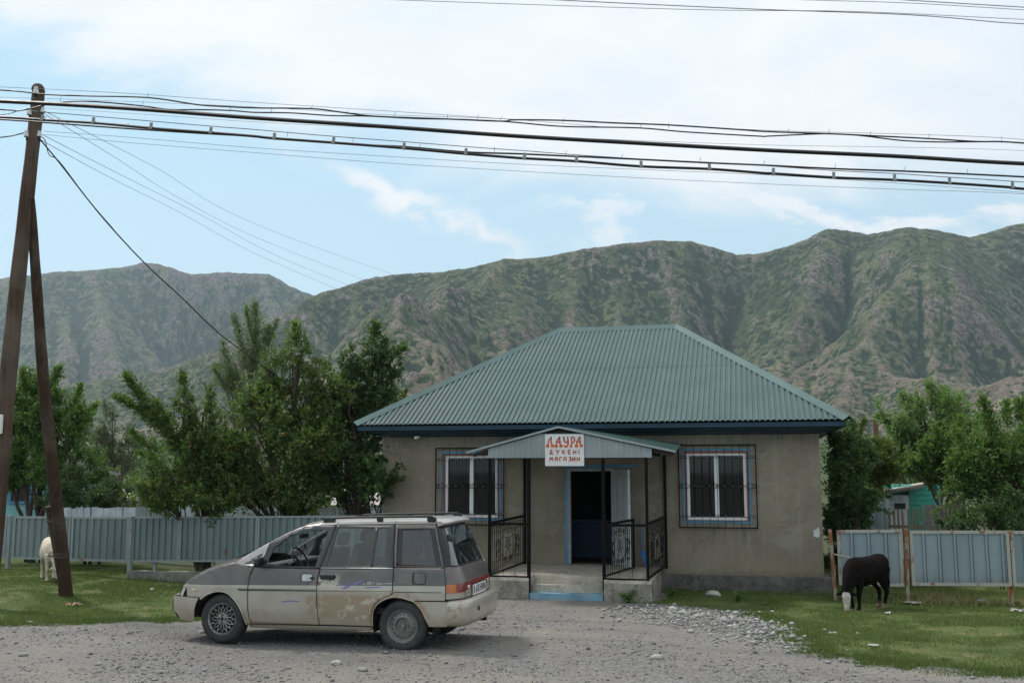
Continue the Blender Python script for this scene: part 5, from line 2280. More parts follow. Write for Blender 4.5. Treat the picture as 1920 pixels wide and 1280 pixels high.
hole_r = [(.052, 1.062), (.085, 1.28), (.118, 1.490), (.16, 1.508), (.84, 1.508), (.882, 1.490), (.915, 1.28), (.948, 1.062), (.90, 1.045), (.10, 1.045)]
tail = rpanel('tailgate', rect(.0, 1.0, .642, 1.034), (), M_PAINT, car)
rpanel('tailgate_frame', rect(.0, 1.0, 1.036, 1.53), [hole_r], M_TAILBLACK, tail)
rpanel('rear_glass', hole_r, (), M_CGLASS_R, tail, -.006, 0)
M_RED_L = simple('red_lamp', (.20, .008, .010), .2, 0, .2, 12, 0, None, .5, 60, .5)
M_ORA_L = simple('amber_lamp', (.52, .13, .010), .2, 0, .25, 20, 0, None, .5, 60, .5)
for a, b in ((.002, .062), (.938, .998)):
    rpanel('indicator_lamp', rect(a, b, .722, .826), (), M_ORA_L, tail, .008, .010)
for a, b in ((.064, .16), (.84, .936)):
    rpanel('tail_lamp', rect(a, b, .724, .828), (), M_RED_L, tail, .008, .010)
rp_ = [(.162, .738), (.162, .830), (.32, .838), (.68, .838), (.838, .830), (.838, .738), (.73, .745), (.72, .788), (.28, .788), (.27, .745)]
rpanel('lamp_band', rp_, (), M_RED_L, tail, .007, .009)
for a, b in ((.205, .255), (.745, .795)):
    rpanel('reversing_lamp', rect(a, b, .752, .792), (), simple('clear_lamp', (.6, .58, .57), .3), tail, .0105, .004)
rpanel('badge', rect(.165, .20, .838, .852), (), M_CHROME, tail, .004, .004)
# shut lines of the lamps and the lower lid
mb = MB()
mb.tube([rear(.162, z / 100, .001) for z in range(66, 74)], .004, 5)
mb.tube([rear(.838, z / 100, .001) for z in range(66, 74)], .004, 5)
mb.tube([rear(i / 60, 1.038, .001) for i in range(3, 58)], .006, 5)
mb.tube([rear(i / 60, .645, .0) for i in range(0, 61)], .007, 5)
mb.build('seal', M_RUB, tail)
# number plate
PLX = 3.268
mb = MB()
mb.box((PLX + .006, .815, .713), (.012, .60, .132))
pl = mb.build('number_plate', M_WHITE, tail, None, .003)
mb = MB()
mb.box((PLX + .004, .815, .713), (.010, .618, .148))
mb.build('plate_holder', M_CARBLACK, pl)
fc = bpy.data.curves.new('plate_text', 'FONT')
fc.body = 'B 618 HNN'
fc.size = .148
fc.align_x = 'CENTER'
fc.align_y = 'CENTER'
fc.extrude = .0008
tf = bpy.data.objects.new('plate_text', fc)
link(tf)
bpy.context.view_layer.update()
tm_ = bpy.data.meshes.new_from_object(tf.evaluated_get(bpy.context.evaluated_depsgraph_get()))
bpy.data.objects.remove(tf)
tx = bpy.data.objects.new('lettering', tm_)
tx.parent = pl
tx.rotation_euler = (R(90), 0, R(90))
tx.scale = (.78, 1, 1)
tx.location = (PLX + .0145, .815, .713)
tm_.materials.clear()
tm_.materials.append(M_CARBLACK)
link(tx)
# rear wiper, parked upright
mb = MB()
mb.tube([rear(.80, 1.03, .03), rear(.80, 1.08, .035), rear(.785, 1.22, .03)], .006, 6)
mb.tube([rear(.80, 1.01, .0), rear(.80, 1.03, .035)], .018, 10)
mb.build('rear_wiper', M_CHROME, tail, 50)

# bumpers
def bumper(name, path, prof, side_poly, m):
    """path: (x, y, nx, ny) plan points; prof: (outset, z)"""
    vs, fs = [], []
    for x, y, nx, ny in path:
        q = math.hypot(nx, ny)
        for o_, z in prof:
            vs.append((x + o_ * nx / q, y + o_ * ny / q, z))
    k = len(prof)
    for i in range(len(path) - 1):
        for j in range(k - 1):
            a = i * k + j
            fs.append((a, a + k, a + k + 1, a + 1))
    mb = MB()
    mb.add(vs, fs)
    for sgn in (0, 1):
        v2, f2 = fill_poly(side_poly, (), .05, lambda x, z: side(x, z, .004))
        if sgn:
            v2 = [Vector((p.x, CW - p.y, p.z)) for p in v2]
        mb.add(v2, f2)
    return mb.build(name, m, car, 45)


half = [(3.10, -.004, .0, -1), (3.18, .004, .12, -1), (3.25, .030, .45, -1), (3.305, .080, 1, -.8), (3.335, .16, 1, -.35), (3.355, .32, 1, -.12), (3.366, .55, 1, -.05), (3.37, .82, 1, 0)]
path = half + [(x, CW - y, nx, -ny) for x, y, nx, ny in half[-2::-1]]
rb = bumper('rear_bumper', path, [(-.20, .318), (-.045, .322), (-.012, .345), (.0, .40), (.004, .46), (.006, .54), (.0, .595), (-.018, .622), (-.05, .632), (-.16, .640)],
            [(2.684, .612), (2.766, .514), (2.80, .455), (2.829, .40), (2.876, .312), (3.10, .322), (3.10, .622)], M_PAINT)
rb['label'] = 'rear bumper with flaked paint on its near corner'
# tow-eye holes in the bumper
mb = MB()
for y in (.46, .50):
    mb.box((3.369, y, .50), (.012, .028, .05))
mb.build('bumper_hole', M_CARBLACK, rb)
half = [(-.827, .1785, -.75, -.9), (-.872, .25, -1, -.5), (-.915, .36, -1, -.25), (-.94, .55, -1, -.1), (-.95, .82, -1, 0)]
path = half + [(x, CW - y, nx, -ny) for x, y, nx, ny in half[-2::-1]]
bumper('front_bumper', path, [(-.12, .25), (-.06, .27), (-.03, .33), (.0, .36), (.012, .43), (.012, .50), (.0, .548), (-.03, .566), (-.14, .572)],
       [(-.722, .36), (-.722, .550), (-.66, .566), (-.345, .564), (-.375, .50), (-.400, .42), (-.406, .34), (-.410, .245), (-.62, .262), (-.660, .33)], M_PAINT)
# front face with lamps
vs, fs = [], []
n = 16
for j in range(n + 1):
    s_ = -1 + 2 * j / n
    for xe, z, b_ in ((-.60, .560, .29), (-.592, .62, .26), (-.580, .685, .20), (-.575, .70, .17)):
        q = side(xe, z)
        vs.append((q.x - b_ * (1 - abs(s_) ** 2.5), q.y + (CW - 2 * q.y) * (s_ + 1) / 2, z))
for j in range(n):
    for k in range(3):
        fs.append((j * 4 + k, j * 4 + k + 1, j * 4 + k + 5, j * 4 + k + 4))
mb = MB()
mb.add(vs, fs)
mb.build('front_panel', M_CARBLACK, car, 50)
M_LENS = simple('clear_lens', (.55, .57, .56), .08, 0, .15, 20, 0, None, .6, 60, .8)
for sg in (0, 1):
    v2, f2 = fill_poly([(-.618, .590), (-.577, .686), (-.536, .679), (-.585, .568)], (), .04, lambda x, z: side(x, z, .006))
    vs = [p for p in v2]
    mb = MB()
    if sg:
        vs = [Vector((p.x, CW - p.y, p.z)) for p in vs]
    mb.add(vs, f2)
    fr = []
    for j in range(7):
        t = j / 6
        for xe, z in ((-.615, .588), (-.577, .684)):
            q = side(xe, z, .006)
            x = q.x - .20 * (1 - (1 - t * .35) ** 2.5)
            y = q.y + .42 * t
            fr.append((x - .012, CW - y if sg else y, z))
    mb.add(fr, [(2 * j, 2 * j + 2, 2 * j + 3, 2 * j + 1) for j in range(6)])
    mb.build('headlight', M_LENS, car, 50)
both('indicator_lamp', [(-.455, .676), (-.36, .670), (-.365, .650), (-.452, .652)], (), simple('faded_amber', (.50, .38, .25), .3), .006, car, .05, .008)

# trim: belt strip, moulding groove, purple and pale stickers, fuel flap, handles
both('belt_strip', [(1.376, .984), (1.376, .994), (2.366, 1.014), (2.368, 1.005)], (), M_CHROME, .006, door2, .1, .006)
both('belt_strip', [(.425, .978), (.425, .986), (1.362, .992), (1.362, .983)], (), M_RUB, .006, door1, .1, .006)
gr = simple('grooved_moulding', (.10, .092, .085), .6)
both('moulding', [(.215, .705), (.250, .676), (.362, .680), (.362, .706)], (), gr, .004, car, .1, .004)
a_, b_2 = both('moulding', [(.374, .680), (.374, .706), (1.336, .722), (1.338, .698)], (), gr, .004, door1, .1, .004)
both('moulding', [(2.40, .716), (2.40, .724), (3.02, .735), (3.02, .728)], (), M_RUB, .003, car, .1, .003)
both('moulding', [(1.36, .700), (1.36, .712), (2.37, .736), (2.37, .728)], (), simple('worn_strip', (.28, .22, .17), .8), .003, door2, .1, .003)
lil = simple('purple_sticker', (.20, .14, .40), .5, 0, .25, 30)
mb = MB()
for poly in ([(1.688, .747), (1.728, .763), (1.807, .823), (1.8, .772), (1.745, .739)], [(1.839, .824), (1.997, .857), (1.989, .84), (1.855, .785)], [(2.007, .771), (2.203, .779), (2.235, .771), (2.015, .759)], [(2.084, .871), (2.186, .871), (2.17, .862)]):
    v2, f2 = fill_poly(poly, (), .06, lambda x, z: side(x, z, .0025))
    mb.add(v2, f2)
mb.build('sticker', lil, door2)
v2, f2 = fill_poly([(.846, .555), (.949, .576), (1.107, .575), (1.092, .562), (.949, .562), (.87, .548)], (), .06, lambda x, z: side(x, z, .0025))
mb = MB()
mb.add(v2, f2)
mb.build('sticker', lil, door1)
swm = mat_peel('pale_scratch', (.33, .34, .33), (.13, .12, .12), 26, .5, .56, .6)
mb = MB()
for poly in ([(1.935, .798), (2.076, .848), (2.218, .827), (2.365, .832), (2.365, .817), (2.14, .799)],):
    v2, f2 = fill_poly(poly, (), .06, lambda x, z: side(x, z, .002))
    mb.add(v2, f2)
mb.build('sticker', swm, door2)
v2, f2 = fill_poly([(2.386, .818), (2.386, .834), (2.546, .85)], (), .06, lambda x, z: side(x, z, .002))
mb = MB()
mb.add(v2, f2)
mb.build('sticker', swm, car)


def rrect(x0, x1, z0, z1, r, k=5):
    out = []
    for cx, cz, a in ((x1 - r, z1 - r, 0), (x0 + r, z1 - r, 90), (x0 + r, z0 + r, 180), (x1 - r, z0 + r, 270)):
        for i in range(k + 1):
            w = R(a + 90 * i / k)
            out.append((cx + r * math.cos(w), cz + r * math.sin(w)))
    return out


fo_, _f2 = both('fuel_flap', rrect(2.642, 2.806, .828, .956, .02), (), M_PAINT, .003, car, .08, .004)
mb = MB()
mb.tube([side(x, z, .002) for x, z in rrect(2.636, 2.812, .822, .962, .024)], .0035, 5, False, True)
mb.build('seal', M_RUB, fo_)
bw, _b = both('handle_recess', rrect(1.115, 1.275, .818, .912, .035), (), simple('bare_handle_bowl', (.55, .53, .50), .3, .7), .003, door1, .03, .004)
mb = MB()
mb.tube([side(x, z, .003) for x, z in rrect(1.115, 1.275, .818, .912, .035)], .004, 5, False, True)
mb.box(tuple(side(1.272, .862, .004)), (.05, .02, .026))
mb.tube([side(1.214, .788, .004), side(1.214, .787, .006)], .008, 8)
mb.build('handle_stub', M_RUB, door1)
mb = MB()
c = side(1.49, .883, .016)
mb.box(tuple(c), (.20, .04, .062))
hd_ = mb.build('handle', M_CARBLACK, door2, None, .014)
mb = MB()
mb.tube([side(1.378, .89, .004), side(1.598, .885, .004)], .012, 6)
mb.build('handle_rim', M_CARBLACK, door2)

# dark seals along the shut lines
for ysgn in (0, 1):
    for pts in ([(.604, 1.27), (.565, 1.128), (.487, 1.042), (.417, .974), (.384, .848), (.369, .733), (.364, .589), (.375, .447), (.395, .334), (.429, .262)],
                [(1.505, 1.529), (1.479, 1.4), (1.369, .984), (1.349, .81), (1.347, .65), (1.350, .55), (1.366, .42), (1.390, .286)],
                [(2.316, 1.548), (2.337, 1.327), (2.372, 1.009), (2.381, .72), (2.362, .680), (2.27, .653), (2.202, .611), (2.146, .558), (2.107, .485), (2.098, .40)],
                [(2.868, 1.556), (3.045, 1.026), (3.080, .80), (3.080, .638)],
                [(2.684, .618), (3.08, .630)], [(-.345, .569), (-.60, .570)],
                [(1.51, 1.5300), (1.52, 1.557)], [(2.316, 1.548), (2.318, 1.578)]):
        P = []
        for p, q in zip(pts[:-1], pts[1:]):
            for i in range(4):
                t = i / 4
                P.append(side(p[0] + (q[0] - p[0]) * t, p[1] + (q[1] - p[1]) * t, -.001))
        P.append(side(pts[-1][0], pts[-1][1], -.001))
        if ysgn:
            P = [Vector((p.x, CW - p.y, p.z)) for p in P]
        mb = MB()
        mb.tube(P, .0042, 5)
        mb.build('seal', M_RUB, car)
    # lips round the wheel arches
    for pts, mm in ((ARCH_F, M_PAINT), ([(2.112, .29), (2.118, .44), (2.14, .51), (2.19, .572), (2.27, .622), (2.36, .652), (2.44, .660), (2.518, .652), (2.60, .632), (2.675, .604), (2.766, .514), (2.829, .40), (2.876, .312)], M_PAINT)):
        P = [side(x, z, .004) for x, z in pts]
        if ysgn:
            P = [Vector((p.x, CW - p.y, p.z)) for p in P]
        mb = MB()
        mb.tube(spline(P, 4), .010, 6)
        mb.build('arch_lip', mm, car, 60)
    # wheel housings
    for cx, r_ in ((0.0, .375), (2.51, .40)):
        mb = MB()
        vs, fs = [], []
        for i in range(25):
            w = R(4 + 172 * i / 24) if cx == 0 else R(-20 + 215 * i / 24)
            for y in (.035, .36):
                yy = CW - y if ysgn else y
                vs.append((cx + r_ * math.cos(w), yy, .31 + r_ * math.sin(w) * .93))
        for i in range(24):
            fs.append((2 * i, 2 * i + 2, 2 * i + 3, 2 * i + 1))
        fs.append([2 * i + 1 for i in range(25)])
        mb.add(vs, fs)
        mb.build('wheel_housing', M_RUB, car)

# underside
mb = MB()
mb.box((1.25, CW / 2, .33), (1.72, CW - .12, .16))
mb.box((-.55, CW / 2, .36), (.34, CW - .55, .16))
mb.box((3.0, CW / 2, .40), (.40, CW - .30, .12))
mb.box((1.2, CW / 2, .36), (3.5, CW - .84, .14))
mb.tube([(.4, .9, .22), (2.2, .95, .22), (2.6, 1.2, .25), (3.25, 1.25, .27)], .035, 8)
mb.tube([(2.51, .1, .30), (2.51, CW - .1, .30)], .04, 8)
mb.build('underbody', M_RUB, car)

# wheels
def wheel(cx, near, kind):
    yb = 0.012 if near else CW - .012
    sg = 1 if near else -1

    def M_(x, h):
        return None
    Rm = Matrix.Translation((cx, yb, .306)) @ Matrix.Rotation(R(90) * (-1 if near else 1), 4, 'X')   # local +z -> into the car
    rt = .312
    w = empty('wheel', (0, 0, 0))
    w.parent = car
    ty = MB()
    prof = [(.205, .012), (.212, -.002), (.235, -.010), (.265, -.010), (.290, .0), (.305, .018), (rt, .045), (rt, .145), (.300, .175), (.26, .190), (.205, .185)]
    ty.lathe(prof, 56, Rm)
    tm = M_TYRE
    t_ = ty.build('tyre', tm, w, 30)
    tr = MB()
    for i in range(56):
        a = 2 * math.pi * i / 56
        for h0, h1 in ((.035, .075), (.085, .15)):
            Mx = Rm @ Matrix.Rotation(a, 4, 'Z')
            tr.box((rt + .001, 0, (h0 + h1) / 2), (.012, .022, h1 - h0), Mx)
    tr.build('tread', tm, t_)
    if kind == 'alloy':
        rim = MB()
        rim.lathe([(.206, .008), (.203, .0), (.196, .0), (.188, .012), (.180, .03), (.178, .06), (.205, .16)], 56, Rm)
        r_ = rim.build('rim', M_ALLOY, w, 30)
        dk = MB()
        dk.lathe([(.001, .075), (.18, .07)], 40, Rm)
        dk.build('rim_inside', M_RUB, w, 30)
        sp = MB()
        K = 16
        for i in range(K):
            a = 2 * math.pi * i / K
            for s_ in (-1, 1):
                p = Vector((.070 * math.cos(a + s_ * .16), .070 * math.sin(a + s_ * .16), .022))
                q = Vector((.120 * math.cos(a + s_ * .17), .120 * math.sin(a + s_ * .17), .026))
                e = Vector((.166 * math.cos(a), .166 * math.sin(a), .024))
                sp.tube([Rm @ p, Rm @ q, Rm @ e], .0055, 5)
            e = Vector((.166 * math.cos(a), .166 * math.sin(a), .024))
            e2 = Vector((.184 * math.cos(a), .184 * math.sin(a), .034))
            sp.tube([Rm @ e, Rm @ e2], .007, 5)
        sp.lathe([(.024, .030), (.026, .012), (.07, .012), (.078, .022), (.078, .05)], 32, Rm)
        sp.build('spokes', M_ALLOY, w, 40)
        hb = MB()
        hb.lathe([(.001, .02), (.024, .02)], 20, Rm)
        for i in range(4):
            a = R(90 * i + 3)
            hb.lathe([(.012, .004), (.015, .010), (.008, .012), (.001, .012)], 12, Rm @ Matrix.Translation((.050 * math.cos(a), .050 * math.sin(a), 0)))
        hb.build('hub', M_CARBLACK, w, 40)
    else:
        rim = MB()
        rim.lathe([(.207, .008), (.204, .0), (.196, .002), (.188, .016), (.176, .028), (.172, .042), (.165, .046), (.120, .030), (.105, .026), (.098, .040), (.095, .062), (.090, .068), (.035, .066), (.032, .04), (.026, .030), (.001, .030)], 56, Rm)
        rim.build('rim', M_STEELRIM, w, 25)
        ho_ = MB()
        for i in range(16):
            a = 2 * math.pi * (i + .3) / 16
            ho_.lathe([(.001, .0325), (.0095, .0325)], 10, Rm @ Matrix.Translation((.143 * math.cos(a), .143 * math.sin(a), .0035)) @ Matrix.Rotation(0, 4, 'Z'))
        ho_.build('rim_hole', M_RUB, w)
        nb_ = MB()
        for i in range(4):
            a = R(90 * i + 2)
            nb_.lathe([(.012, .068), (.012, .048), (.006, .040), (.001, .040)], 10, Rm @ Matrix.Translation((.058 * math.cos(a), .058 * math.sin(a), 0)))
        nb_.build('wheel_nut', M_CHROME, w, 40)
    return w


def mat_tyre():
    m, g = newmat('dusty_tyre')
    o = g.obj()
    a = g.noise(o, 5, 6, .65)
    b = g.noise(o, 40, 4, .7)
    col = g.mix(g.mr(a, .3, .75, .15, .8), (.020, .021, .022), (.075, .074, .070))
    col = g.mix(g.mr(b, .5, .8, 0, .3), col, (.13, .12, .10))
    g.out(col, .88, 0, g.bump(b, .2, .004), .3)
    return m


M_TYRE = mat_tyre()
M_ALLOY = simple('tarnished_alloy', (.34, .35, .35), .42, .75, .3, 10, 0, (.12, .10, .085))
M_STEELRIM = simple('dusty_steel_rim', (.20, .20, .197), .55, .4, .25, 8, 0, (.25, .21, .165))
wheel(0.0, True, 'alloy')
wheel(2.51, True, 'steel')
wheel(0.0, False, 'alloy')
wheel(2.51, False, 'steel')

# roof rails
for y in (.27, CW - .27):
    mb = MB()
    P = [(1.30, y, 1.545), (1.38, y, 1.585), (1.47, y, 1.612), (2.10, y, 1.632), (2.72, y, 1.645), (2.80, y, 1.640), (2.86, y, 1.600)]
    mb.tube(spline(P, 5), .014, 8)
    for x0, x1, z in ((1.30, 1.46, 1.585), (2.05, 2.13, 1.605), (2.74, 2.85, 1.615)):
        mb.box(((x0 + x1) / 2, y, z), (x1 - x0, .035, .05))
    mb.build('roof_rail', M_CARBLACK, car, 50)
# door mirrors
for ysgn in (0, 1):
    mb = MB()
    pr = [(0, .0, .0), (.02, -.075, .075), (.075, -.075, .085), (.095, -.0, .062)]
    ks = [(.0, .6), (.05, .9), (.11, 1.0), (.16, .92), (.185, .55)]
    vs, fs = [], []
    for t, s_ in ks:
        for i in range(12):
            w = 2 * math.pi * i / 12
            ca, sa = math.cos(w), math.sin(w)
            vs.append((.545 + .012 * t + .045 * s_ * math.copysign(abs(ca) ** .7, ca), .045 - t, 1.055 + .066 * s_ * math.copysign(abs(sa) ** .7, sa)))
    for k in range(len(ks) - 1):
        for i in range(12):
            fs.append((k * 12 + i, k * 12 + (i + 1) % 12, (k + 1) * 12 + (i + 1) % 12, (k + 1) * 12 + i))
    fs.append(list(range(12)))
    fs.append(list(range((len(ks) - 1) * 12, len(ks) * 12)))
    if ysgn:
        vs = [(x, CW - y, z) for x, y, z in vs]
    mb.add(vs, fs)
    mb.add([(.50, .05 if not ysgn else CW - .05, .99), (.62, .05 if not ysgn else CW - .05, .99), (.60, .05 if not ysgn else CW - .05, 1.08)], [(0, 1, 2)])
    mb.build('door_mirror', M_CARBLACK, car, 50)
# front wipers
mb = MB()
for y0 in (.35, .85):
    P = [Vector((.10 - .10, y0, 1.065)), Vector((.12, y0 + .25, 1.145)), Vector((.20, y0 + .42, 1.19))]
    mb.tube(P, .008, 5)
mb.build('wiper', M_CARBLACK, car, 50)

# cabin
M_SEAT = simple('grey_seat_fabric', (.055, .058, .062), .9, 0, .3, 12)
mb = MB()
mb.box((1.55, CW / 2, .47), (2.7, CW - .2, .08))
mb.build('cabin_floor', M_RUB, car)
mb = MB()
mb.box((.50, CW / 2, .88), (.42, CW - .28, .18))
mb.box((.62, CW / 2, .98), (.22, CW - .32, .08))
mb.build('dashboard', simple('dash_grey', (.06, .062, .066), .7), car, None, .03)
stw = empty('steering_wheel')
stw.parent = car
mb = MB()
Ms = Matrix.Translation((.90, .42, 1.06)) @ Matrix.Rotation(R(58), 4, 'Y')
mb.tube([Ms @ Vector((.175 * math.cos(2 * math.pi * i / 28), .175 * math.sin(2 * math.pi * i / 28), 0)) for i in range(28)], .013, 8, False, True)
for a in (0, 120, 240):
    mb.tube([Ms @ Vector((0, 0, -.03)), Ms @ Vector((.17 * math.cos(R(a)), .17 * math.sin(R(a)), 0))], .012, 6)
mb.build('steering_ring', M_CARBLACK, stw, 50)
mb = MB()
mb.tube([(.86, .42, 1.03), (.66, .42, .93)], .03, 8)
mb.build('column', M_CARBLACK, stw, 50)


def seat(x, y, w=.46, hd=True):
    st = empty('seat')
    st.parent = car
    mb = MB()
    mb.box((x, y, .66), (.48, w, .16))
    mb.build('cushion', M_SEAT, st, None, .04, 3)
    mb = MB()
    Mb = Matrix.Translation((x + .24, y, .70)) @ Matrix.Rotation(R(15), 4, 'Y')
    mb.box((0, 0, .27), (.13, w, .54), Mb)
    mb.build('backrest', M_SEAT, st, None, .05, 3)
    if hd:
        mb = MB()
        mb.box((0, 0, .66), (.10, w * .55, .17), Mb)
        mb.build('headrest', M_SEAT, st, None, .045, 3)
    return st


for x, ys in ((1.10, (.44, 1.20)), (1.86, (.42, .82, 1.22)), (2.58, (.42, 1.22))):
    for y in ys:
        seat(x, y, .46 if x < 1.5 else .40)
mb = MB()
mb.tube([(.72, .82, 1.40), (.74, .82, 1.36)], .008, 6)
mb.box((.75, .82, 1.34), (.03, .22, .06))
mb.tube([(.77, .80, 1.31), (.78, .80, 1.22)], .003, 4)
mb.box((.78, .80, 1.20), (.02, .03, .05))
mb.build('rear_view_mirror', M_CARBLACK, car)
mb = MB()
vs, fs = [], []
mb.box((2.02, CW / 2, 1.535), (1.6, CW - .62, .02))
mb.build('headlining', simple('headlining_grey', (.16, .155, .15), .9), car)

# ------------------------------------------------------------------ calves
def loft(mb, secs, k=18):
    """secs: (centre, half width along a, half height along b, a, b)"""
    vs, fs = [], []
    for c, w, h, a, b in secs:
        c = Vector(c)
        for i in range(k):
            t = 2 * math.pi * i / k
            vs.append(c + Vector(a) * (w * math.cos(t)) + Vector(b) * (h * math.sin(t)))
    for s_ in range(len(secs) - 1):
        for i in range(k):
            fs.append((s_ * k + i, s_ * k + (i + 1) % k, (s_ + 1) * k + (i + 1) % k, (s_ + 1) * k + i))
    n = len(secs)
    fs.append(list(range(k))[::-1])
    fs.append(list(range((n - 1) * k, n * k)))
    mb.add(vs, fs)


def mat_hide(name, c, c2, sheen=.0):
    m, g = newmat(name)
    o = g.obj()
    a = g.noise(o, 6, 5, .6, .3)
    b = g.noise(g.vmul(o, (60, 60, 22)), 3, 4, .7)
    col = g.mix(g.mr(a, .3, .7), c, c2)
    col = g.mix(g.mr(b, .4, .8, 0, .5), col, mul(c, .6))
    g.out(col, .72, 0, g.bump(b, .5, .006), .06)
    return m


def calf(name, label, pos, yaw, scale, mats, head_turn=0.0, head_yaw=0.0, face_white=True, legs=(0, 0, 0, 0), lean=0.0):
    """grazing calf: local x forward from the hips, y left, z up. mats: body, face, muzzle, lower legs, hoof"""
    root = empty(name, pos, yaw, label, 'calf')
    root.scale = (scale,) * 3
    mb = MB()
    Y, Z = (0, 1, 0), (0, 0, 1)
    secs = [((-.150, 0, .735), .045, .055, Y, Z), ((-.125, 0, .725), .105, .115, Y, Z), ((-.06, 0, .695), .160, .185, Y, Z), ((.03, 0, .665), .182, .215, Y, Z), ((.16, 0, .632), .192, .222, Y, Z),
            ((.30, 0, .610), .200, .232, Y, Z), ((.42, 0, .605), .196, .236, Y, Z), ((.53, 0, .612), .178, .232, Y, Z), ((.62, 0, .612), .150, .215, Y, Z), ((.70, 0, .590), .110, .165, Y, Z), ((.75, 0, .57), .05, .09, Y, Z)]
    loft(mb, secs, 22)
    # neck and head hang down; they turn about the shoulders
    T = Matrix.Translation((.60, 0, .60)) @ Matrix.Rotation(head_turn, 4, 'Z') @ Matrix.Translation((-.60, 0, -.60))
    npts = [(.56, .64, .135, .185), (.66, .57, .120, .165), (.75, .47, .098, .135), (.83, .37, .080, .108), (.885, .295, .070, .088), (.90, .25, .062, .075)]
    sec = []
    for i, (x, z, w, h) in enumerate(npts):
        j0, j1 = npts[max(0, i - 1)], npts[min(len(npts) - 1, i + 1)]
        d = Vector((j1[0] - j0[0], 0, j1[1] - j0[1])).normalized()
        b = Vector((-d.z, 0, d.x))
        sec.append((T @ Vector((x, 0, z)), w, h, T.to_3x3() @ Vector(Y), T.to_3x3() @ b))
    loft(mb, sec, 18)
    poll = T @ Vector((.885, 0, .305))
    HMx = Matrix.Translation(poll) @ Matrix.Scale(.92, 4) @ Matrix.Rotation(head_turn + head_yaw, 4, 'Z') @ Matrix.Rotation(R(70), 4, 'Y')
    # head frame: x from poll to muzzle, y sideways, z front of the face
    H3 = HMx.to_3x3()
    hs = [(-.045, -.01, .045, .050), (.0, 0, .072, .070), (.05, .004, .082, .080), (.10, .004, .080, .074), (.15, .000, .060, .062), (.20, -.004, .046, .052), (.245, -.006, .044, .046), (.285, -.008, .050, .043), (.31, -.008, .042, .034), (.322, -.008, .02, .018)]
    loft(mb, [(HMx @ Vector((x, 0, z)), w, h, H3 @ Vector(Y), H3 @ Vector(Z)) for x, z, w, h in hs], 18)
    for s_ in (-1, 1):                                   # ears
        P = [((.012, s_ * .055, -.005), .022, .016), ((.005, s_ * .10, -.004), .036, .014), ((.018, s_ * .145, -.006), .030, .011), ((.038, s_ * .180, -.012), .010, .007)]
        loft(mb, [(HMx @ Vector(p), w, h, H3 @ Vector((1, 0, 0)), H3 @ Vector(Z)) for p, w, h in P], 10)
    for s_ in (-1, 1):
        fo, ho = legs[0 if s_ > 0 else 1], legs[2 if s_ > 0 else 3]
        fr = [((.585, s_ * .085, .56), .085, .11), ((.565, s_ * .100, .45), .068, .082), ((.560, s_ * .105, .36), .047, .055), ((.570 + fo * .3, s_ * .105, .275), .038, .042), ((.572 + fo * .5, s_ * .105, .235), .036, .038), ((.562 + fo * .7, s_ * .105, .17), .026, .029), ((.556 + fo, s_ * .105, .095), .027, .030), ((.566 + fo, s_ * .105, .055), .029, .034), ((.575 + fo, s_ * .105, .035), .034, .040), ((.580 + fo, s_ * .105, .0), .036, .046)]
        loft(mb, [(c, w, h, Y, (1, 0, 0)) for c, w, h in fr], 14)
        hi = [((.00, s_ * .085, .66), .10, .14), ((.035, s_ * .108, .55), .088, .125), ((.050, s_ * .118, .46), .066, .095), ((.01 + ho * .3, s_ * .115, .38), .045, .060), ((-.060 + ho * .5, s_ * .110, .315), .036, .050), ((-.078 + ho * .6, s_ * .108, .275), .034, .045), ((-.066 + ho * .8, s_ * .106, .20), .027, .032), ((-.050 + ho, s_ * .106, .105), .028, .032), ((-.035 + ho, s_ * .106, .055), .030, .036), ((-.022 + ho, s_ * .106, .03), .034, .042), ((-.018 + ho, s_ * .106, .0), .036, .047)]
        loft(mb, [(c, w, h, Y, (1, 0, 0)) for c, w, h in hi], 14)
    tl = [(-.135, 0, .80), (-.175, .005, .74), (-.195, .01, .62), (-.20, .015, .50), (-.195, .015, .42), (-.19, .012, .36), (-.185, .01, .30)]
    mb.tube(tl, [.026, .022, .017, .015, .024, .028, .008], 10)
    me = bpy.data.meshes.new('body')
    me.from_pydata(mb.v, [], mb.f)
    tmp = bpy.data.objects.new('tmp_body', me)
    link(tmp)
    r = tmp.modifiers.new('remesh', 'REMESH')
    r.mode = 'VOXEL'
    r.voxel_size = .0095
    sm = tmp.modifiers.new('smooth', 'SMOOTH')
    sm.factor = .5
    sm.iterations = 5
    bpy.context.view_layer.update()
    dg = bpy.context.evaluated_depsgraph_get()
    body = bpy.data.meshes.new_from_object(tmp.evaluated_get(dg))
    bpy.data.objects.remove(tmp)
    body.name = 'body'
    body.materials.clear()
    for q in mats:
        body.materials.append(q)
    Hi = HMx.inverted()
    mi = []
    for p in body.polygons:
        c = p.center
        h = Hi @ c
        k = 0
        wob = .012 * mnoise.noise(c * 22)
        if -.06 < h.x < .35 and abs(h.y) < .15 and abs(h.z) < .12 and c.x > .5:
            if face_white and h.x > .005 + wob and h.z > -.02 + wob and abs(h.y) < .070 - .30 * max(0, .05 - h.x) + wob * .6:
                k = 1
            if h.x > .245 + wob * .5:
                k = 2
            if abs(h.y) > .09:
                k = 0
        if c.z < .095 + wob * 3 and c.x < .25:
            k = 3
        if c.z < .030:
            k = 4
        mi.append(k)
    body.polygons.foreach_set('material_index', mi)
    body.shade_smooth()
    o = bpy.data.objects.new('body', body)
    o.parent = root
    link(o)
    em = simple('dark_eye', (.01, .008, .006), .12, 0, .1)
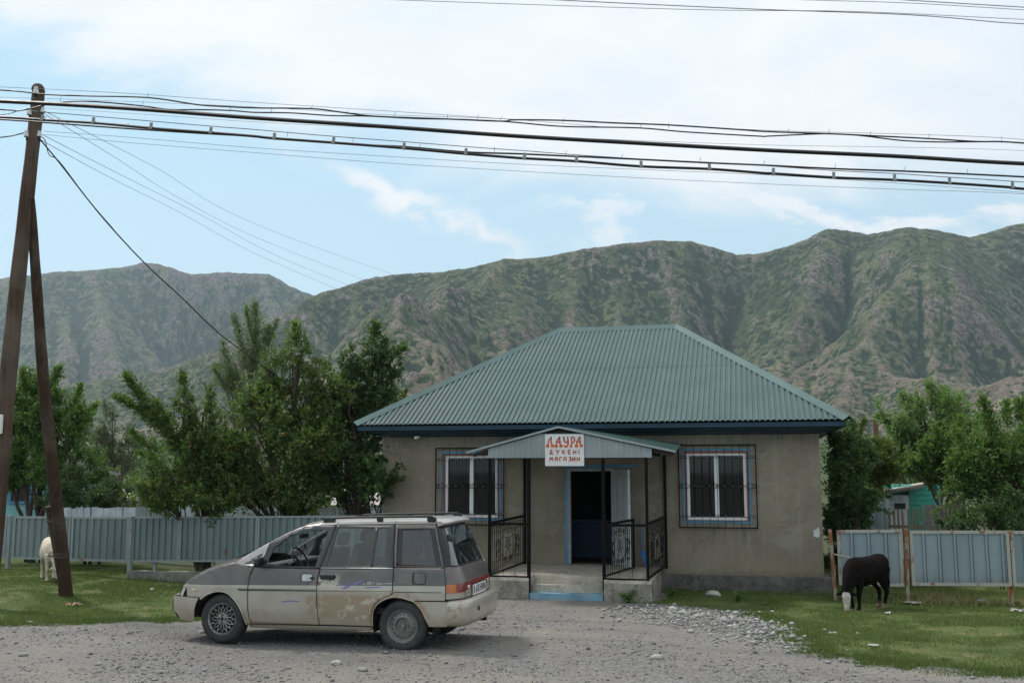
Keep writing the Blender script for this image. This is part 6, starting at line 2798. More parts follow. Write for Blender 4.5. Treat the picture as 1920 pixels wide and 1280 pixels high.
    for s_ in (-1, 1):
        e = MB()
        e.lathe([(.001, -.016), (.014, -.010), (.019, 0), (.014, .010), (.001, .016)], 10, Matrix.Translation(HMx @ Vector((.085, s_ * .070, .034))))
        e.build('eye', em, root, 60)
    for s_ in (-1, 1):
        e = MB()
        e.lathe([(.001, -.006), (.007, 0), (.001, .006)], 8, Matrix.Translation(HMx @ Vector((.304, s_ * .022, .024))))
        e.build('nostril', em, root, 60)
    return root


M_BLACKHIDE = mat_hide('black_hide', (.0030, .0026, .0026), (.0100, .0072, .0060))
M_WHITEHIDE = mat_hide('white_hide', (.38, .355, .32), (.50, .475, .44))
M_CREAMHIDE = mat_hide('cream_hide', (.50, .435, .335), (.66, .60, .50))
M_PINK = simple('pink_muzzle', (.33, .255, .215), .5, 0, .2, 20)
M_TANLEG = mat_hide('tan_hide', (.07, .042, .034), (.20, .135, .11))
M_HOOF = simple('hoof', (.035, .028, .022), .6, 0, .3, 20)
M_DKNOSE = simple('dark_muzzle', (.06, .045, .045), .45, 0, .3, 20)
M_BROWNH = mat_hide('brown_black_hide', (.03, .018, .014), (.06, .038, .03))
pc = on_ground(1651, 1140.5)
calf('calf', 'black calf with a white face grazing by the rusty-framed gate', pc, R(180 + 28), 1.07,
     (M_BLACKHIDE, M_WHITEHIDE, M_PINK, M_TANLEG, M_HOOF), R(22), R(24), True, (.03, -.05, .06, -.05))
pw = on_ground(79, 1087)
pwl = pw + Vector((0, .25, 0))
calf('calf', 'cream white calf grazing behind the slanting pole strut', (pwl.x, pwl.y, gz(pwl.x, pwl.y)), R(-57), 1.0,
     (M_CREAMHIDE, M_CREAMHIDE, M_DKNOSE, M_CREAMHIDE, M_HOOF), R(10), R(-12), False, (-.06, .04, .05, -.04))

# ------------------------------------------------------------------ trees
def mat_leaf(name, c, c2, c3=None, trans=.35):
    m, g = newmat(name)
    r = g.n('ShaderNodeAttribute', {}, attribute_name='rnd').outputs['Fac']
    stops = [(0, c), (.6, c2)] + ([(.93, c2), (.97, c3)] if c3 else [])
    col = g.ramp(r, stops)
    d = g.n('ShaderNodeBsdfPrincipled', {'Base Color': col, 'Roughness': .55, 'Specular IOR Level': .35}).outputs[0]
    t = g.n('ShaderNodeBsdfTranslucent', {'Color': g.mix(1.0, col, (1.3, 1.5, .8), 'MULTIPLY')}).outputs[0]
    g.surf(g.n('ShaderNodeMixShader', {0: trans, 1: d, 2: t}).outputs[0])
    return m


M_BARK = mat_pole('bark', (.040, .032, .027), (.085, .068, .056))
M_BARK2 = mat_pole('pale_bark', (.10, .085, .065), (.18, .155, .12))


def leaf_mesh(name, pos, dirs, size, rnd, m, parent, aspect=.55, r=None):
    """folded leaf quads at pos along dirs"""
    r = r or rng
    n = len(pos)
    d = dirs / np.maximum(np.linalg.norm(dirs, axis=1, keepdims=True), 1e-6)
    up = r.standard_normal((n, 3))
    up[:, 2] += 1.0
    s_ = np.cross(d, up)
    s_ /= np.maximum(np.linalg.norm(s_, axis=1, keepdims=True), 1e-6)
    nn = np.cross(s_, d)
    L = size[:, None]
    a = pos
    b = pos + d * L * .45 + s_ * L * aspect * .5 - nn * L * .06
    c = pos + d * L
    e = pos + d * L * .45 - s_ * L * aspect * .5 - nn * L * .06
    V = np.stack([a, b, c, e], 1).reshape(-1, 3)
    F = np.arange(4 * n).reshape(-1, 4)
    return np_mesh(name, V, F, m, parent, False, {'rnd': np.repeat(rnd, 4)})


def tree(name, label, base, blobs, Y, m, seed, n_leaf=9000, leaf=.075, trunk_r=.09, cat='tree', group=None, shoots=(), depth=.8, bark=None, aspect=.55,
         stems=None, droop=.0, fruit=None, upward=.35, ragged=.25, fork=.35):
    """blobs: (px, py, rx, ry) crown masses in photograph pixels at distance Y; shoots: (px0, py0, px1, py1) long leafy sprays"""
    r = np.random.default_rng(seed)
    k = Y / FPX
    base = Vector(base)
    root = empty(name, base, 0, label, cat, group)
    C = []
    for b in blobs:
        dy = float(r.uniform(-.5, .5)) * depth * b[2] * k
        dy = b[4] if len(b) > 4 else dy
        c = at(b[0], b[1], Y + dy)
        C.append((np.array(c), b[2] * k, b[3] * k))
    B = np.array(base)
    wood = MB()
    P, D, Sz, W = [], [], [], []
    tot = sum(c[1] * c[2] for c in C)
    ns = stems or max(1, min(len(C), 4))
    forks = []
    for i in range(ns):
        a = r.uniform(0, 6.28)
        forks.append(B + np.array([math.cos(a) * .12 * i, math.sin(a) * .12 * i, 0]))

    def limb(p, q, r0, r1, bow=.15, n=7, k_=6):
        p, q = np.array(p), np.array(q)
        L = np.linalg.norm(q - p)
        off = r.standard_normal(3) * L * .06
        off[2] += L * bow
        pts = []
        for i in range(n + 1):
            t = i / n
            pts.append(p + (q - p) * t + off * 4 * t * (1 - t) * .5 + r.standard_normal(3) * L * .008 * (0 < i < n))
        wood.tube([Vector(x) for x in pts], [r0 + (r1 - r0) * (i / n) ** .8 for i in range(n + 1)], k_)
        return pts
    for ci, (c, rx, rz) in enumerate(C):
        st = forks[ci % ns]
        tz = B[2] + (c[2] - B[2]) * fork
        mid = np.array([st[0] + (c[0] - st[0]) * .25, st[1] + (c[1] - st[1]) * .25, tz])
        low = c - np.array([0, 0, rz * .45])
        limb(st - np.array([0, 0, .15]), mid, trunk_r, trunk_r * .7, .02)
        main = limb(mid, low, trunk_r * .7, trunk_r * .32, .12)
        nl = max(30, int(n_leaf * rx * rz / tot))
        nb = max(5, int(6 + 9 * math.sqrt(rx * rz)))
        ends = []
        for j in range(nb):
            v = r.standard_normal(3)
            v /= np.linalg.norm(v)
            rad = r.uniform(.45, 1.0) ** .6 * (1 + ragged * r.standard_normal() * .5)
            e = c + v * np.array([rx, rx * depth, rz]) * rad
            s0 = main[int(r.integers(2, len(main)))]
            bp = limb(s0, e, trunk_r * .26, .006, upward * .5, 5, 5)
            ends.append((bp, e))
        per = max(6, nl // nb)
        for bp, e in ends:
            nt = max(3, per // 22)
            bpa = np.array(bp)
            for q in range(nt):
                t = r.uniform(.30, 1.0) ** .8
                f = t * (len(bpa) - 1)
                i0 = min(int(f), len(bpa) - 2)
                p0 = bpa[i0] + (bpa[i0 + 1] - bpa[i0]) * (f - i0)
                dr = r.standard_normal(3)
                dr[2] += upward * 1.4 - droop
                dr += (e - c) / (np.linalg.norm(e - c) + 1e-6) * .8
                dr /= np.linalg.norm(dr)
                Lt = r.uniform(.16, .46) * (rx * rz) ** .25
                m_ = per // nt
                u = r.uniform(0, 1, m_)
                pp = p0 + dr * Lt * u[:, None] + r.standard_normal((m_, 3)) * Lt * .13
                pp[:, 2] -= droop * Lt * u * u * 1.2
                P.append(pp)
                dd = dr + r.standard_normal((m_, 3)) * .75
                dd[:, 2] -= .25 + droop
                D.append(dd)
                Sz.append(leaf * r.uniform(.6, 1.25, m_))
                W.append(np.clip(r.uniform(0, 1) * .55 + r.uniform(0, .45, m_), 0, 1))
                if q % 3 == 0:
                    wood.tube([Vector(p0), Vector(p0 + dr * Lt)], [.006, .003], 4, False)
    for s_ in shoots:
        p, q = np.array(at(s_[0], s_[1], Y)), np.array(at(s_[2], s_[3], Y + r.uniform(-.3, .3)))
        w = (s_[4] if len(s_) > 4 else 14) * k
        pts = np.array(limb(p, q, trunk_r * .22, .005, .05 * (1 - droop), 8, 5))
        L = np.linalg.norm(q - p)
        nl = int((s_[5] if len(s_) > 5 else 1.0) * 520 * L * (w / .12) ** .8 * (.075 / leaf) ** 1.5)
        f = r.uniform(0.05, 1, nl) * (len(pts) - 1)
        i0 = np.minimum(f.astype(int), len(pts) - 2)
        c = pts[i0] + (pts[i0 + 1] - pts[i0]) * (f - i0)[:, None]
        # clumped along the spray
        cl = .55 + .45 * np.sin(f * 4.1 + r.uniform(0, 6)) * np.sin(f * 9.7)
        pp = c + r.standard_normal((nl, 3)) * (w * .5 * cl * (1.25 - .85 * f / len(pts)))[:, None]
        P.append(pp)
        D.append((pp - c) * 6 + (q - p) / L * .6 + r.standard_normal((nl, 3)) * .5)
        Sz.append(leaf * r.uniform(.6, 1.2, nl))
        W.append(np.clip(r.uniform(.1, .5) + r.uniform(0, .5, nl), 0, 1))
    P, D, Sz, W = np.concatenate(P), np.concatenate(D), np.concatenate(Sz), np.concatenate(W)
    bpy.context.view_layer.update()
    tr = wood.build('trunk', bark or M_BARK, None, 60)
    reparent(tr, root)
    cr = leaf_mesh('crown', P, D, Sz, W, m, None, aspect, r)
    reparent(cr, root)
    if fruit:
        sel = P[r.choice(len(P), fruit[1], replace=False)]
        # keep what shows on the near side
        sel[:, 1] -= .12
        f0 = None
        for p in sel:
            if f0 is None:
                mb = MB()
                mb.lathe([(.001, -.021), (.015, -.015), (.021, 0), (.015, .015), (.001, .021)], 8)
                f0 = mb.build('fruit', fruit[0], None, 60)
                o = f0
            else:
                o = link(f0.copy())
            o.location = p
            reparent(o, root)
    return root


L_APRI = mat_leaf('fruit_tree_leaf', (.038, .078, .022), (.122, .180, .052), (.25, .21, .055), .42)
L_DARK = mat_leaf('dark_leaf', (.026, .060, .022), (.086, .142, .048), None, .38)
L_WILL = mat_leaf('willow_leaf', (.075, .115, .050), (.150, .200, .095), None, .45)
L_MID = mat_leaf('mid_green_leaf', (.042, .096, .026), (.125, .205, .054), None, .38)
L_ROUND = mat_leaf('round_tree_leaf', (.066, .130, .044), (.165, .255, .090), None, .40)
L_YEL = mat_leaf('yellow_green_leaf', (.05, .085, .018), (.12, .15, .035), (.22, .18, .04), .4)
L_PALE = mat_leaf('grey_green_leaf', (.060, .085, .050), (.115, .145, .085), None, .4)
M_APRICOT = simple('ripe_apricot', (.52, .165, .03), .5, 0, .3, 20)


def gpt(px, Y, z=None):
    p = at(px, 900, Y)
    return (p.x, p.y, gz(p.x, p.y) if z is None else z)


# willow behind the fruit trees
tree('willow_tree', 'pale feathery willow rising behind the fruit trees, tallest top left of the roof', gpt(480, 27), [(470, 690, 55, 60), (430, 740, 50, 70), (520, 700, 50, 60), (480, 800, 90, 90), (474, 640, 34, 48), (440, 680, 34, 50)], 27, L_WILL, 21, 12250, .085, .10,
     'tree', None, [(470, 700, 478, 566, 26), (460, 680, 438, 590, 20), (470, 690, 505, 610, 22), (440, 720, 418, 640, 22), (520, 700, 545, 640, 18), (480, 650, 462, 575, 16), (430, 740, 400, 690, 18), (500, 660, 520, 600, 14)], .8, M_BARK2, .26, 3, .25)
# apricot with orange fruit, in the middle
tree('apricot_tree', 'large apricot tree dotted with orange fruit, in the middle behind the long fence', gpt(545, 22.8), [(520, 840, 110, 95), (450, 800, 65, 85), (560, 740, 55, 75), (500, 745, 55, 65), (600, 820, 60, 85), (470, 905, 80, 45), (570, 910, 85, 45), (430, 870, 50, 55), (470, 735, 40, 45), (558, 655, 34, 48), (592, 680, 32, 48), (500, 690, 38, 52), (620, 740, 40, 60)], 22.8, L_APRI, 3, 40000, .084, .085,
     'tree', None, [(556, 650, 553, 606, 24)], .85, None, .55, 3, 0, (M_APRICOT, 70), .1, .34)
# dark tree beside the house, leaning over the wall
tree('dark_leaved_tree', 'dark dense tree pressing against the left corner of the house', gpt(665, 23.0), [(655, 800, 65, 80), (672, 725, 46, 60), (640, 745, 45, 60), (690, 885, 45, 50, -1.2), (640, 890, 62, 55), (722, 880, 27, 32, -2.0), (700, 835, 36, 36, -1.3), (700, 710, 34, 44), (702, 650, 30, 40), (734, 672, 28, 36), (638, 690, 28, 44), (668, 670, 24, 36)], 23.4, L_DARK, 4, 31000, .090, .075,
     'tree', None, [(700, 650, 704, 606, 26), (735, 670, 758, 652, 24)], .7, None, .62, 3, 0, None, .1, .32)
# left-hand fruit tree with a long arm
tree('apricot_tree', 'apricot tree with a long leafy arm reaching up to the left', gpt(395, 22.2), [(375, 870, 78, 75), (345, 810, 42, 55), (405, 810, 50, 75), (300, 895, 58, 48), (390, 922, 72, 38), (325, 922, 62, 36), (420, 860, 50, 60), (345, 750, 28, 44), (382, 760, 30, 44)], 22.2, L_APRI, 5, 25000, .083, .07,
     'tree', None, [(350, 850, 216, 742, 18, 1.3), (320, 820, 236, 702, 22, 1.3), (345, 750, 340, 698, 18), (320, 820, 292, 750, 16), (300, 850, 246, 806, 16), (310, 880, 256, 845, 14)], .85, None, .55, 2, 0, (M_APRICOT, 25), .2, .34)
# far-left tree behind the pole
tree('leafy_tree', 'broad green tree behind the double gate, crossed by the pole strut', gpt(60, 25.5), [(70, 780, 75, 65), (25, 800, 55, 70), (130, 820, 60, 60), (60, 870, 85, 50), (160, 880, 60, 50), (100, 735, 48, 45), (150, 785, 40, 40), (60, 735, 45, 42), (20, 860, 60, 60)], 25.5, L_MID, 6, 38000, .085, .075,
     'tree', None, [(90, 740, 112, 688, 20), (50, 740, 44, 690, 20), (130, 770, 152, 720, 18), (150, 810, 182, 756, 18), (70, 730, 76, 694, 16)], .8, None, .5, 4)
tree('leafy_tree', 'low dark shrubby tree below the broad green one, right of the strut', gpt(175, 24.6), [(175, 915, 70, 40), (130, 930, 50, 30), (230, 925, 45, 30)], 24.6, L_DARK, 61, 8750, .08, .05, 'tree', None, (), .8, None, .5, 4)
tree('willow_tree', 'grey-green willow half hidden between the left trees', gpt(215, 42), [(215, 800, 48, 50), (190, 850, 45, 50), (240, 850, 35, 45)], 42, L_PALE, 7, 8750, .13, .13, 'tree', None, [(240, 840, 262, 810, 14, .4), (200, 780, 196, 752, 12)], .8, M_BARK2, .26, 2, .3)
tree('bush', 'yellow-green bush peeping over the fence left of the apricot arm', gpt(285, 30), [(285, 915, 40, 22), (320, 925, 40, 20), (255, 930, 30, 18)], 30, L_YEL, 71, 3850, .09, .03, 'bush', None, (), .8, None, .5, 3)
# right-hand side
tree('round_crowned_tree', 'tall light green round-crowned tree beyond the right fence', gpt(1745, 36), [(1740, 790, 75, 65), (1690, 800, 55, 65), (1800, 800, 65, 60), (1850, 815, 60, 60), (1760, 850, 105, 65), (1670, 850, 45, 50), (1910, 830, 50, 55)], 36, L_ROUND, 8, 46000, .125, .16, 'tree', None,
     [(1745, 770, 1742, 716, 26), (1700, 770, 1690, 738, 22), (1790, 770, 1800, 740, 22), (1770, 760, 1768, 726, 20)], .85, None, .45, 2)
tree('walnut_tree', 'dark leafy tree arching in from the right edge above the fence', gpt(1905, 21.5), [(1880, 860, 75, 75), (1920, 820, 60, 75), (1830, 880, 60, 60), (1960, 880, 70, 80), (1802, 880, 38, 36), (1900, 930, 70, 40)], 21.5, L_MID, 9, 36000, .082, .07, 'tree', None,
     [(1860, 820, 1842, 745, 24), (1890, 800, 1888, 752, 20), (1915, 790, 1912, 750, 20), (1820, 860, 1790, 800, 20), (1830, 900, 1760, 930, 14, .5), (1840, 920, 1750, 960, 12, .35), (1860, 940, 1770, 978, 10, .3), (1870, 950, 1800, 982, 12, .3)], .8, None, .55, 3)
tree('dark_shrub', 'dark overgrown shrub against the right corner of the house', gpt(1572, 21.2), [(1600, 850, 40, 40), (1580, 880, 42, 60), (1570, 950, 32, 45), (1605, 920, 36, 45), (1560, 1010, 16, 70), (1590, 830, 34, 30), (1612, 965, 24, 28)], 21.2, L_DARK, 10, 30000, .07, .04, 'shrub', None,
     [(1590, 830, 1600, 790, 16), (1570, 850, 1556, 812, 14), (1620, 930, 1668, 930, 12, .5), (1620, 950, 1672, 962, 10, .4)], .7, None, .6, 4)
tree('vine_shrub', 'yellowing climbing shrub between the dark shrub and the round tree', gpt(1640, 26), [(1640, 850, 42, 40), (1605, 840, 32, 30), (1680, 862, 42, 28), (1650, 876, 38, 22)], 26, L_YEL, 12, 14000, .075, .035, 'shrub', None, [(1610, 830, 1622, 786, 12), (1600, 820, 1590, 790, 10)], .8, None, .55, 4)
tree('leafy_tree', 'mid green tree in front of the round crown, over the shed roof', gpt(1790, 24), [(1770, 852, 58, 38), (1805, 845, 55, 48), (1722, 855, 36, 24)], 24, L_MID, 13, 20000, .08, .06, 'tree', None, [(1790, 830, 1800, 780, 18), (1760, 840, 1752, 800, 16)], .8, None, .5, 2)
tree('bramble', 'low tangled bramble behind the right fence, below the arching tree', gpt(1870, 20.6), [(1840, 965, 60, 32), (1900, 960, 60, 38), (1790, 975, 35, 18)], 20.6, L_DARK, 15, 9000, .07, .02, 'bramble', None, (), .8, None, .5, 4)
# leaf sprig showing behind the roof
tree('sapling', 'thin yellow-green sapling top showing behind the left slope of the roof', gpt(745, 31.5), [(745, 745, 16, 18), (735, 770, 20, 15)], 31.5, L_YEL, 14, 735, .085, .03, 'sapling', None, [(745, 760, 762, 728, 8), (740, 760, 738, 735, 8)], .8, None, .5, 1)

# distant orchard strip and scrub at the foot of the hills
def scrub_mass():
    r = np.random.default_rng(31)
    P, D, Sz, W = [], [], [], []
    for i in range(420):
        t = r.uniform(-.62, .62)
        Y = 55 * (8.5 ** r.uniform(0, 1))
        hgt = r.uniform(1.2, 4.5) * (1 + Y / 500)
        wd = hgt * r.uniform(.5, 1.0)
        x = t * Y
        z0 = gz(x, Y)
        n = 150
        v = r.standard_normal((n, 3))
        v /= np.linalg.norm(v, axis=1, keepdims=True)
        rad = r.uniform(.3, 1, n)[:, None] ** .5
        p = np.array([x, Y, z0 + hgt * .5]) + v * rad * np.array([wd * .6, wd * .6, hgt * .5])
        P.append(p)
        D.append(v + r.standard_normal((n, 3)) * .5)
        Sz.append(np.full(n, .30 * hgt / 3) * r.uniform(.6, 1.3, n))
        W.append(np.clip(r.uniform(0, .6) + r.uniform(0, .4, n), 0, 1))
    o = leaf_mesh('far_scrub', np.concatenate(P), np.concatenate(D), np.concatenate(Sz), np.concatenate(W), L_DARK, None, .7, r)
    tag(o, kind='stuff')


scrub_mass()

# ------------------------------------------------------------------ yards behind the fences
M_TURQ = mat_peel('turquoise_boards', (.045, .30, .235), (.20, .26, .22), 10, .62, .68, .7)
M_TURQ2 = mat_peel('pale_turquoise_plaster', (.20, .42, .42), (.34, .36, .34), 5, .6, .66, .8)
M_GREYWOOD = mat_pole('grey_boards', (.17, .16, .145), (.30, .285, .26))
M_WHITEW = mat_peel('whitewashed_boards', (.50, .54, .57), (.28, .28, .27), 8, .58, .68, .8)
M_SLATE = mat_concrete('cement_sheet_roof', (.34, .32, .29), (.48, .455, .41), 2.0)
M_SHEETB = mat_sheetfence('pale_blue_sheet', (.28, .36, .41), (.38, .45, .50))


def boards(root_name, label, cat, px0, px1, Y0, Y1, py_top, h_low, m, bw=.11, gap=.012, ragged=.04, rails=True, picket=False, group=None):
    a, b = at(px0, py_top, Y0), at(px1, py_top, Y1)
    root = empty(root_name, (a.x, a.y, gz(a.x, a.y)), 0, label, cat, group)
    bpy.context.view_layer.update()
    d = Vector((b.x - a.x, b.y - a.y, 0))
    L = d.length
    d /= L
    n = Vector((d.y, -d.x, 0))
    mb = MB()
    x = 0
    i = 0
    while x < L:
        t = x / L
        zt = a.z + (b.z - a.z) * t + random.uniform(-ragged, ragged)
        p = Vector((a.x, a.y, 0)) + d * x + n * random.uniform(-.008, .008)
        zb = gz(p.x, p.y) - .05 + h_low
        q = p + d * bw + Vector((0, 0, 0))
        tilt = d * random.uniform(-.02, .02)
        if picket:
            mb.prism([(p.x, p.y, zb), (q.x, q.y, zb), tuple(q + tilt + Vector((0, 0, zt - .06))), tuple((p + q) / 2 + tilt + Vector((0, 0, zt))), tuple(p + tilt + Vector((0, 0, zt - .06)))], n * .02)
        else:
            mb.prism([(p.x, p.y, zb), (q.x, q.y, zb), tuple(q + tilt + Vector((0, 0, zt))), tuple(p + tilt + Vector((0, 0, zt + random.uniform(-.02, .02))))], n * .02)
        x += bw + gap
        i += 1
    reparent(mb.build('boards', m, None), root)
    if rails:
        mb = MB()
        for k in (.25, .75):
            P0 = Vector((a.x, a.y, gz(a.x, a.y) + (a.z - gz(a.x, a.y)) * k)) - n * .03
            P1 = Vector((b.x, b.y, gz(b.x, b.y) + (b.z - gz(b.x, b.y)) * k)) - n * .03
            mb2 = MB()
            bar(mb2, P0, P1, .07, .04, n)
            reparent(mb2.build('rail', m, None), root)
    return root


boards('board_fence', 'whitewashed board fence in the yard behind the double gate', 'fence', 112, 250, 24.2, 23.8, 951, .42, M_WHITEW, .16, .01, .02)
boards('board_fence', 'long pale board fence seen under the apricot trees', 'fence', 252, 640, 26.0, 24.6, 950, .42, M_WHITEW, .18, .008, .025)
boards('board_fence', 'weathered grey board fence beside the left corner of the house', 'fence', 640, 730, 25.0, 25.0, 962, 0, M_GREYWOOD, .10, .012, .02)
boards('picket_fence', 'brown picket fence in front of the turquoise shed', 'fence', 1664, 1732, 23.0, 22.6, 955, .0, mat_pole('picket_wood', (.20, .15, .10), (.34, .27, .20)), .045, .06, .05, True, True)
boards('board_fence', 'bleached grey plank fence to the right of the turquoise shed', 'fence', 1730, 1812, 22.6, 22.0, 946, 0, M_GREYWOOD, .075, .01, .03)

# blue-grey sheet wall, shed with sloping roof
sh = empty('shed', gpt(1700, 27), 0, 'turquoise plank shed with a slanting cement-sheet roof beyond the right fence', 'shed')
bpy.context.view_layer.update()
mb = MB()
a, b = at(1704, 920, 26.6), at(1762, 915, 26.6)
mb.box(((a.x + b.x) / 2, 27.6, (a.z + .0) / 2), (b.x - a.x, 2.0, a.z + .3))
z = 0.1
reparent(mb.build('wall', M_TURQ, None), sh)
mb = MB()
for i in range(16):
    zz = .1 + i * .13
    if zz < a.z:
        mb.box(((a.x + b.x) / 2, 26.59, zz), (b.x - a.x + .004, .012, .112))
reparent(mb.build('cladding', M_TURQ, None), sh)
a, b = at(1650, 935, 26.7), at(1705, 930, 26.7)
mb = MB()
mb.box(((a.x + b.x) / 2, 27.4, a.z / 2), (b.x - a.x, 1.6, a.z + .2))
reparent(mb.build('wall', M_WHITEW, None), sh)
mb = MB()
c = at(1688, 948, 26.58)
mb.box(tuple(c), (.26, .06, .14))
reparent(mb.build('window', M_DARK, None), sh)
p = [at(1648, 921, 26.2), at(1734, 906, 26.2), at(1740, 902, 28.6), at(1655, 916, 28.6)]
mb = MB()
mb.prism(p, Vector((0, 0, -.05)))
reparent(mb.build('roof', M_SLATE, None), sh)
mb = MB()
q = [Vector(p[0]) + Vector((0, .02, -.07)), Vector(p[1]) + Vector((0, .02, -.07))]
bar(mb, q[0], q[1], .06, .05, (0, 1, 0))
reparent(mb.build('rafter', M_GREYWOOD, None), sh)
sw = empty('sheet_screen', gpt(1640, 24), 0, 'pale blue sheet-metal screen behind the dark shrub', 'fence')
bpy.context.view_layer.update()
a, b = at(1590, 930, 24.2), at(1666, 925, 23.4)
o = corr_sheet((a.x, a.y), (b.x, b.y), -.2, a.z, -.2, b.z, .22, .03, M_SHEETB, 'sheet', None)
reparent(o, sw)
# brown stove pipe above the shrubs
ch = MB()
a = at(1641, 787, 40)
ch.tube([(a.x, a.y, -.2), (a.x, a.y, a.z)], .11, 10)
ch.lathe([(.19, -.02), (.17, .06), (.02, .12)], 10, Matrix.Translation(a + Vector((0, 0, .12))))
tag(ch.build('stove_pipe', simple('rusty_pipe', (.16, .085, .055), .8), None, 40), 'rusty stove pipe standing up between the shrub and the round tree', 'stove pipe')
# turquoise house behind the far-left tree
hs = empty('house', gpt(35, 33), 0, 'turquoise plastered house hidden behind the far-left tree', 'house')
bpy.context.view_layer.update()
a, b = at(-60, 893, 33), at(84, 893, 33)
mb = MB()
mb.box(((a.x + b.x) / 2, 35.5, a.z / 2 - .2), (b.x - a.x, 5, a.z + .6))
reparent(mb.build('wall', M_TURQ2, None), hs)
for px in (-10, 40):
    c = at(px, 915, 32.97)
    mb = MB()
    mb.box(tuple(c), (.62, .05, .85))
    w_ = mb.build('window', M_DARK, None)
    reparent(w_, hs)
    mb = MB()
    for s_ in (-1, 1):
        mb.box((c.x + s_ * .34, c.y - .01, c.z), (.07, .06, .98))
        mb.box((c.x, c.y - .01, c.z + s_ * .455), (.62, .06, .07))
    f_ = mb.build('frame', M_BLUE, w_)
    f_.matrix_parent_inverse = w_.matrix_world.inverted() if False else f_.matrix_parent_inverse
mb = MB()
z0 = a.z + .05
x0, x1 = a.x - .4, b.x + .4
mb.add([(x0, 32.5, z0), (x1, 32.5, z0), (x1, 38.5, z0), (x0, 38.5, z0), (x0 + 1, 35.5, z0 + .75), (x1 - 1, 35.5, z0 + .75)], [(0, 1, 5, 4), (1, 2, 5), (2, 3, 4, 5), (3, 0, 4), (3, 2, 1, 0)])
reparent(mb.build('roof', simple('dark_old_roof', (.07, .075, .07), .9), None), hs)
# low white roofs far behind the orchard
for i, (px, Y, w, lab) in enumerate(((270, 60, 5, 'small white-roofed outbuilding far behind the left orchard'), (705, 48, 4, 'low white outbuilding seen past the left corner of the house'))):
    a = at(px, 946 if i else 938, Y)
    rt = empty('outbuilding', (a.x, a.y, gz(a.x, a.y)), 0, lab, 'outbuilding')
    bpy.context.view_layer.update()
    mb = MB()
    mb.box((a.x, a.y + 2, a.z / 2 - .2), (w, 4, a.z + .3))
    reparent(mb.build('wall', M_WHITEW, None), rt)
    mb = MB()
    z0 = a.z
    mb.add([(a.x - w / 2 - .3, a.y - .3, z0), (a.x + w / 2 + .3, a.y - .3, z0), (a.x + w / 2 + .3, a.y + 4.3, z0), (a.x - w / 2 - .3, a.y + 4.3, z0), (a.x - w / 2 - .3, a.y + 2, z0 + .7), (a.x + w / 2 + .3, a.y + 2, z0 + .7)],
           [(0, 1, 5, 4), (2, 3, 4, 5), (0, 4, 3), (1, 2, 5), (3, 2, 1, 0)])
    reparent(mb.build('roof', M_SLATE, None), rt)

# ------------------------------------------------------------------ lawns
def px_g(*pts):
    return [on_ground(x, y).xy for x, y in pts]


def hxy(u, D):
    p = hw(u, D, 0)
    return Vector((p.x, p.y))


LEFT = px_g((-160, 1176), (0, 1169), (60, 1166), (120, 1167), (200, 1162), (330, 1160), (430, 1150), (560, 1141), (700, 1137), (800, 1135), (880, 1128), (925, 1121))
LEFT += [hxy(PU0 - .02, PF - .06), hxy(PU0 - .02, -.05), hxy(-9.4, -.05), hxy(-9.6, 3.0)]
LEFT += [(fpt(300) - FN * 2.2).xy, (fpt(-150) - FN * 2.6).xy, (fpt(-150) + FN * 2).xy]
RIGHT = px_g((1150, 1124), (1200, 1130), (1250, 1131), (1300, 1139), (1375, 1143), (1450, 1157), (1495, 1172), (1522, 1196), (1505, 1208), (1560, 1223), (1640, 1236), (1720, 1244), (1765, 1252), (1850, 1255), (1960, 1262), (2130, 1272))
RIGHT += [Vector((13.5, 17.5)), Vector((13.5, 24)), hxy(.9, 6), hxy(.10, 6), hxy(.10, -.06), hxy(PU1 + .08, -.06), hxy(PU1 + .08, PF - .05), hxy(SU1 + .05, PF - .06)]


def rough_outline(poly, amp, seed):
    out = []
    n = len(poly)
    for i in range(n):
        a, b = Vector(poly[i]), Vector(poly[(i + 1) % n])
        L = (b - a).length
        k = max(1, int(L / .12))
        nn = Vector((-(b - a).y, (b - a).x)) / max(L, 1e-6)
        for j in range(k):
            p = a.lerp(b, j / k)
            out.append(p + nn * amp * (mnoise.noise((p.x * 1.6, p.y * 1.6, seed)) + .7 * mnoise.noise((p.x * 5, p.y * 5, seed)) + .3 * mnoise.noise((p.x * 13, p.y * 13, seed))))
    return out


LEFT_R = rough_outline(LEFT, .26, 3)
RIGHT_R = rough_outline(RIGHT, .26, 8)
for poly in (LEFT_R, RIGHT_R):
    vs, fs = fill_poly([(p.x, p.y) for p in poly], (), .4, lambda x, y: Vector((x, y, gz(x, y) + .006)))
    mb = MB()
    mb.add(vs, fs)
    o = mb.build('lawn', M_LAWN, None)
    for q in o.data.polygons:
        if q.normal.z < 0:
            q.flip()
    tag(o, kind='structure')


def inside(poly, x, y):
    P = np.array([(p[0], p[1]) for p in poly])
    res = np.zeros(len(x), bool)
    j = len(P) - 1
    for i in range(len(P)):
        c = (P[i, 1] > y) != (P[j, 1] > y)
        with np.errstate(divide='ignore', invalid='ignore'):
            xi = (P[j, 0] - P[i, 0]) * (y - P[i, 1]) / (P[j, 1] - P[i, 1]) + P[i, 0]
        res ^= c & (x < xi)
        j = i
    return res


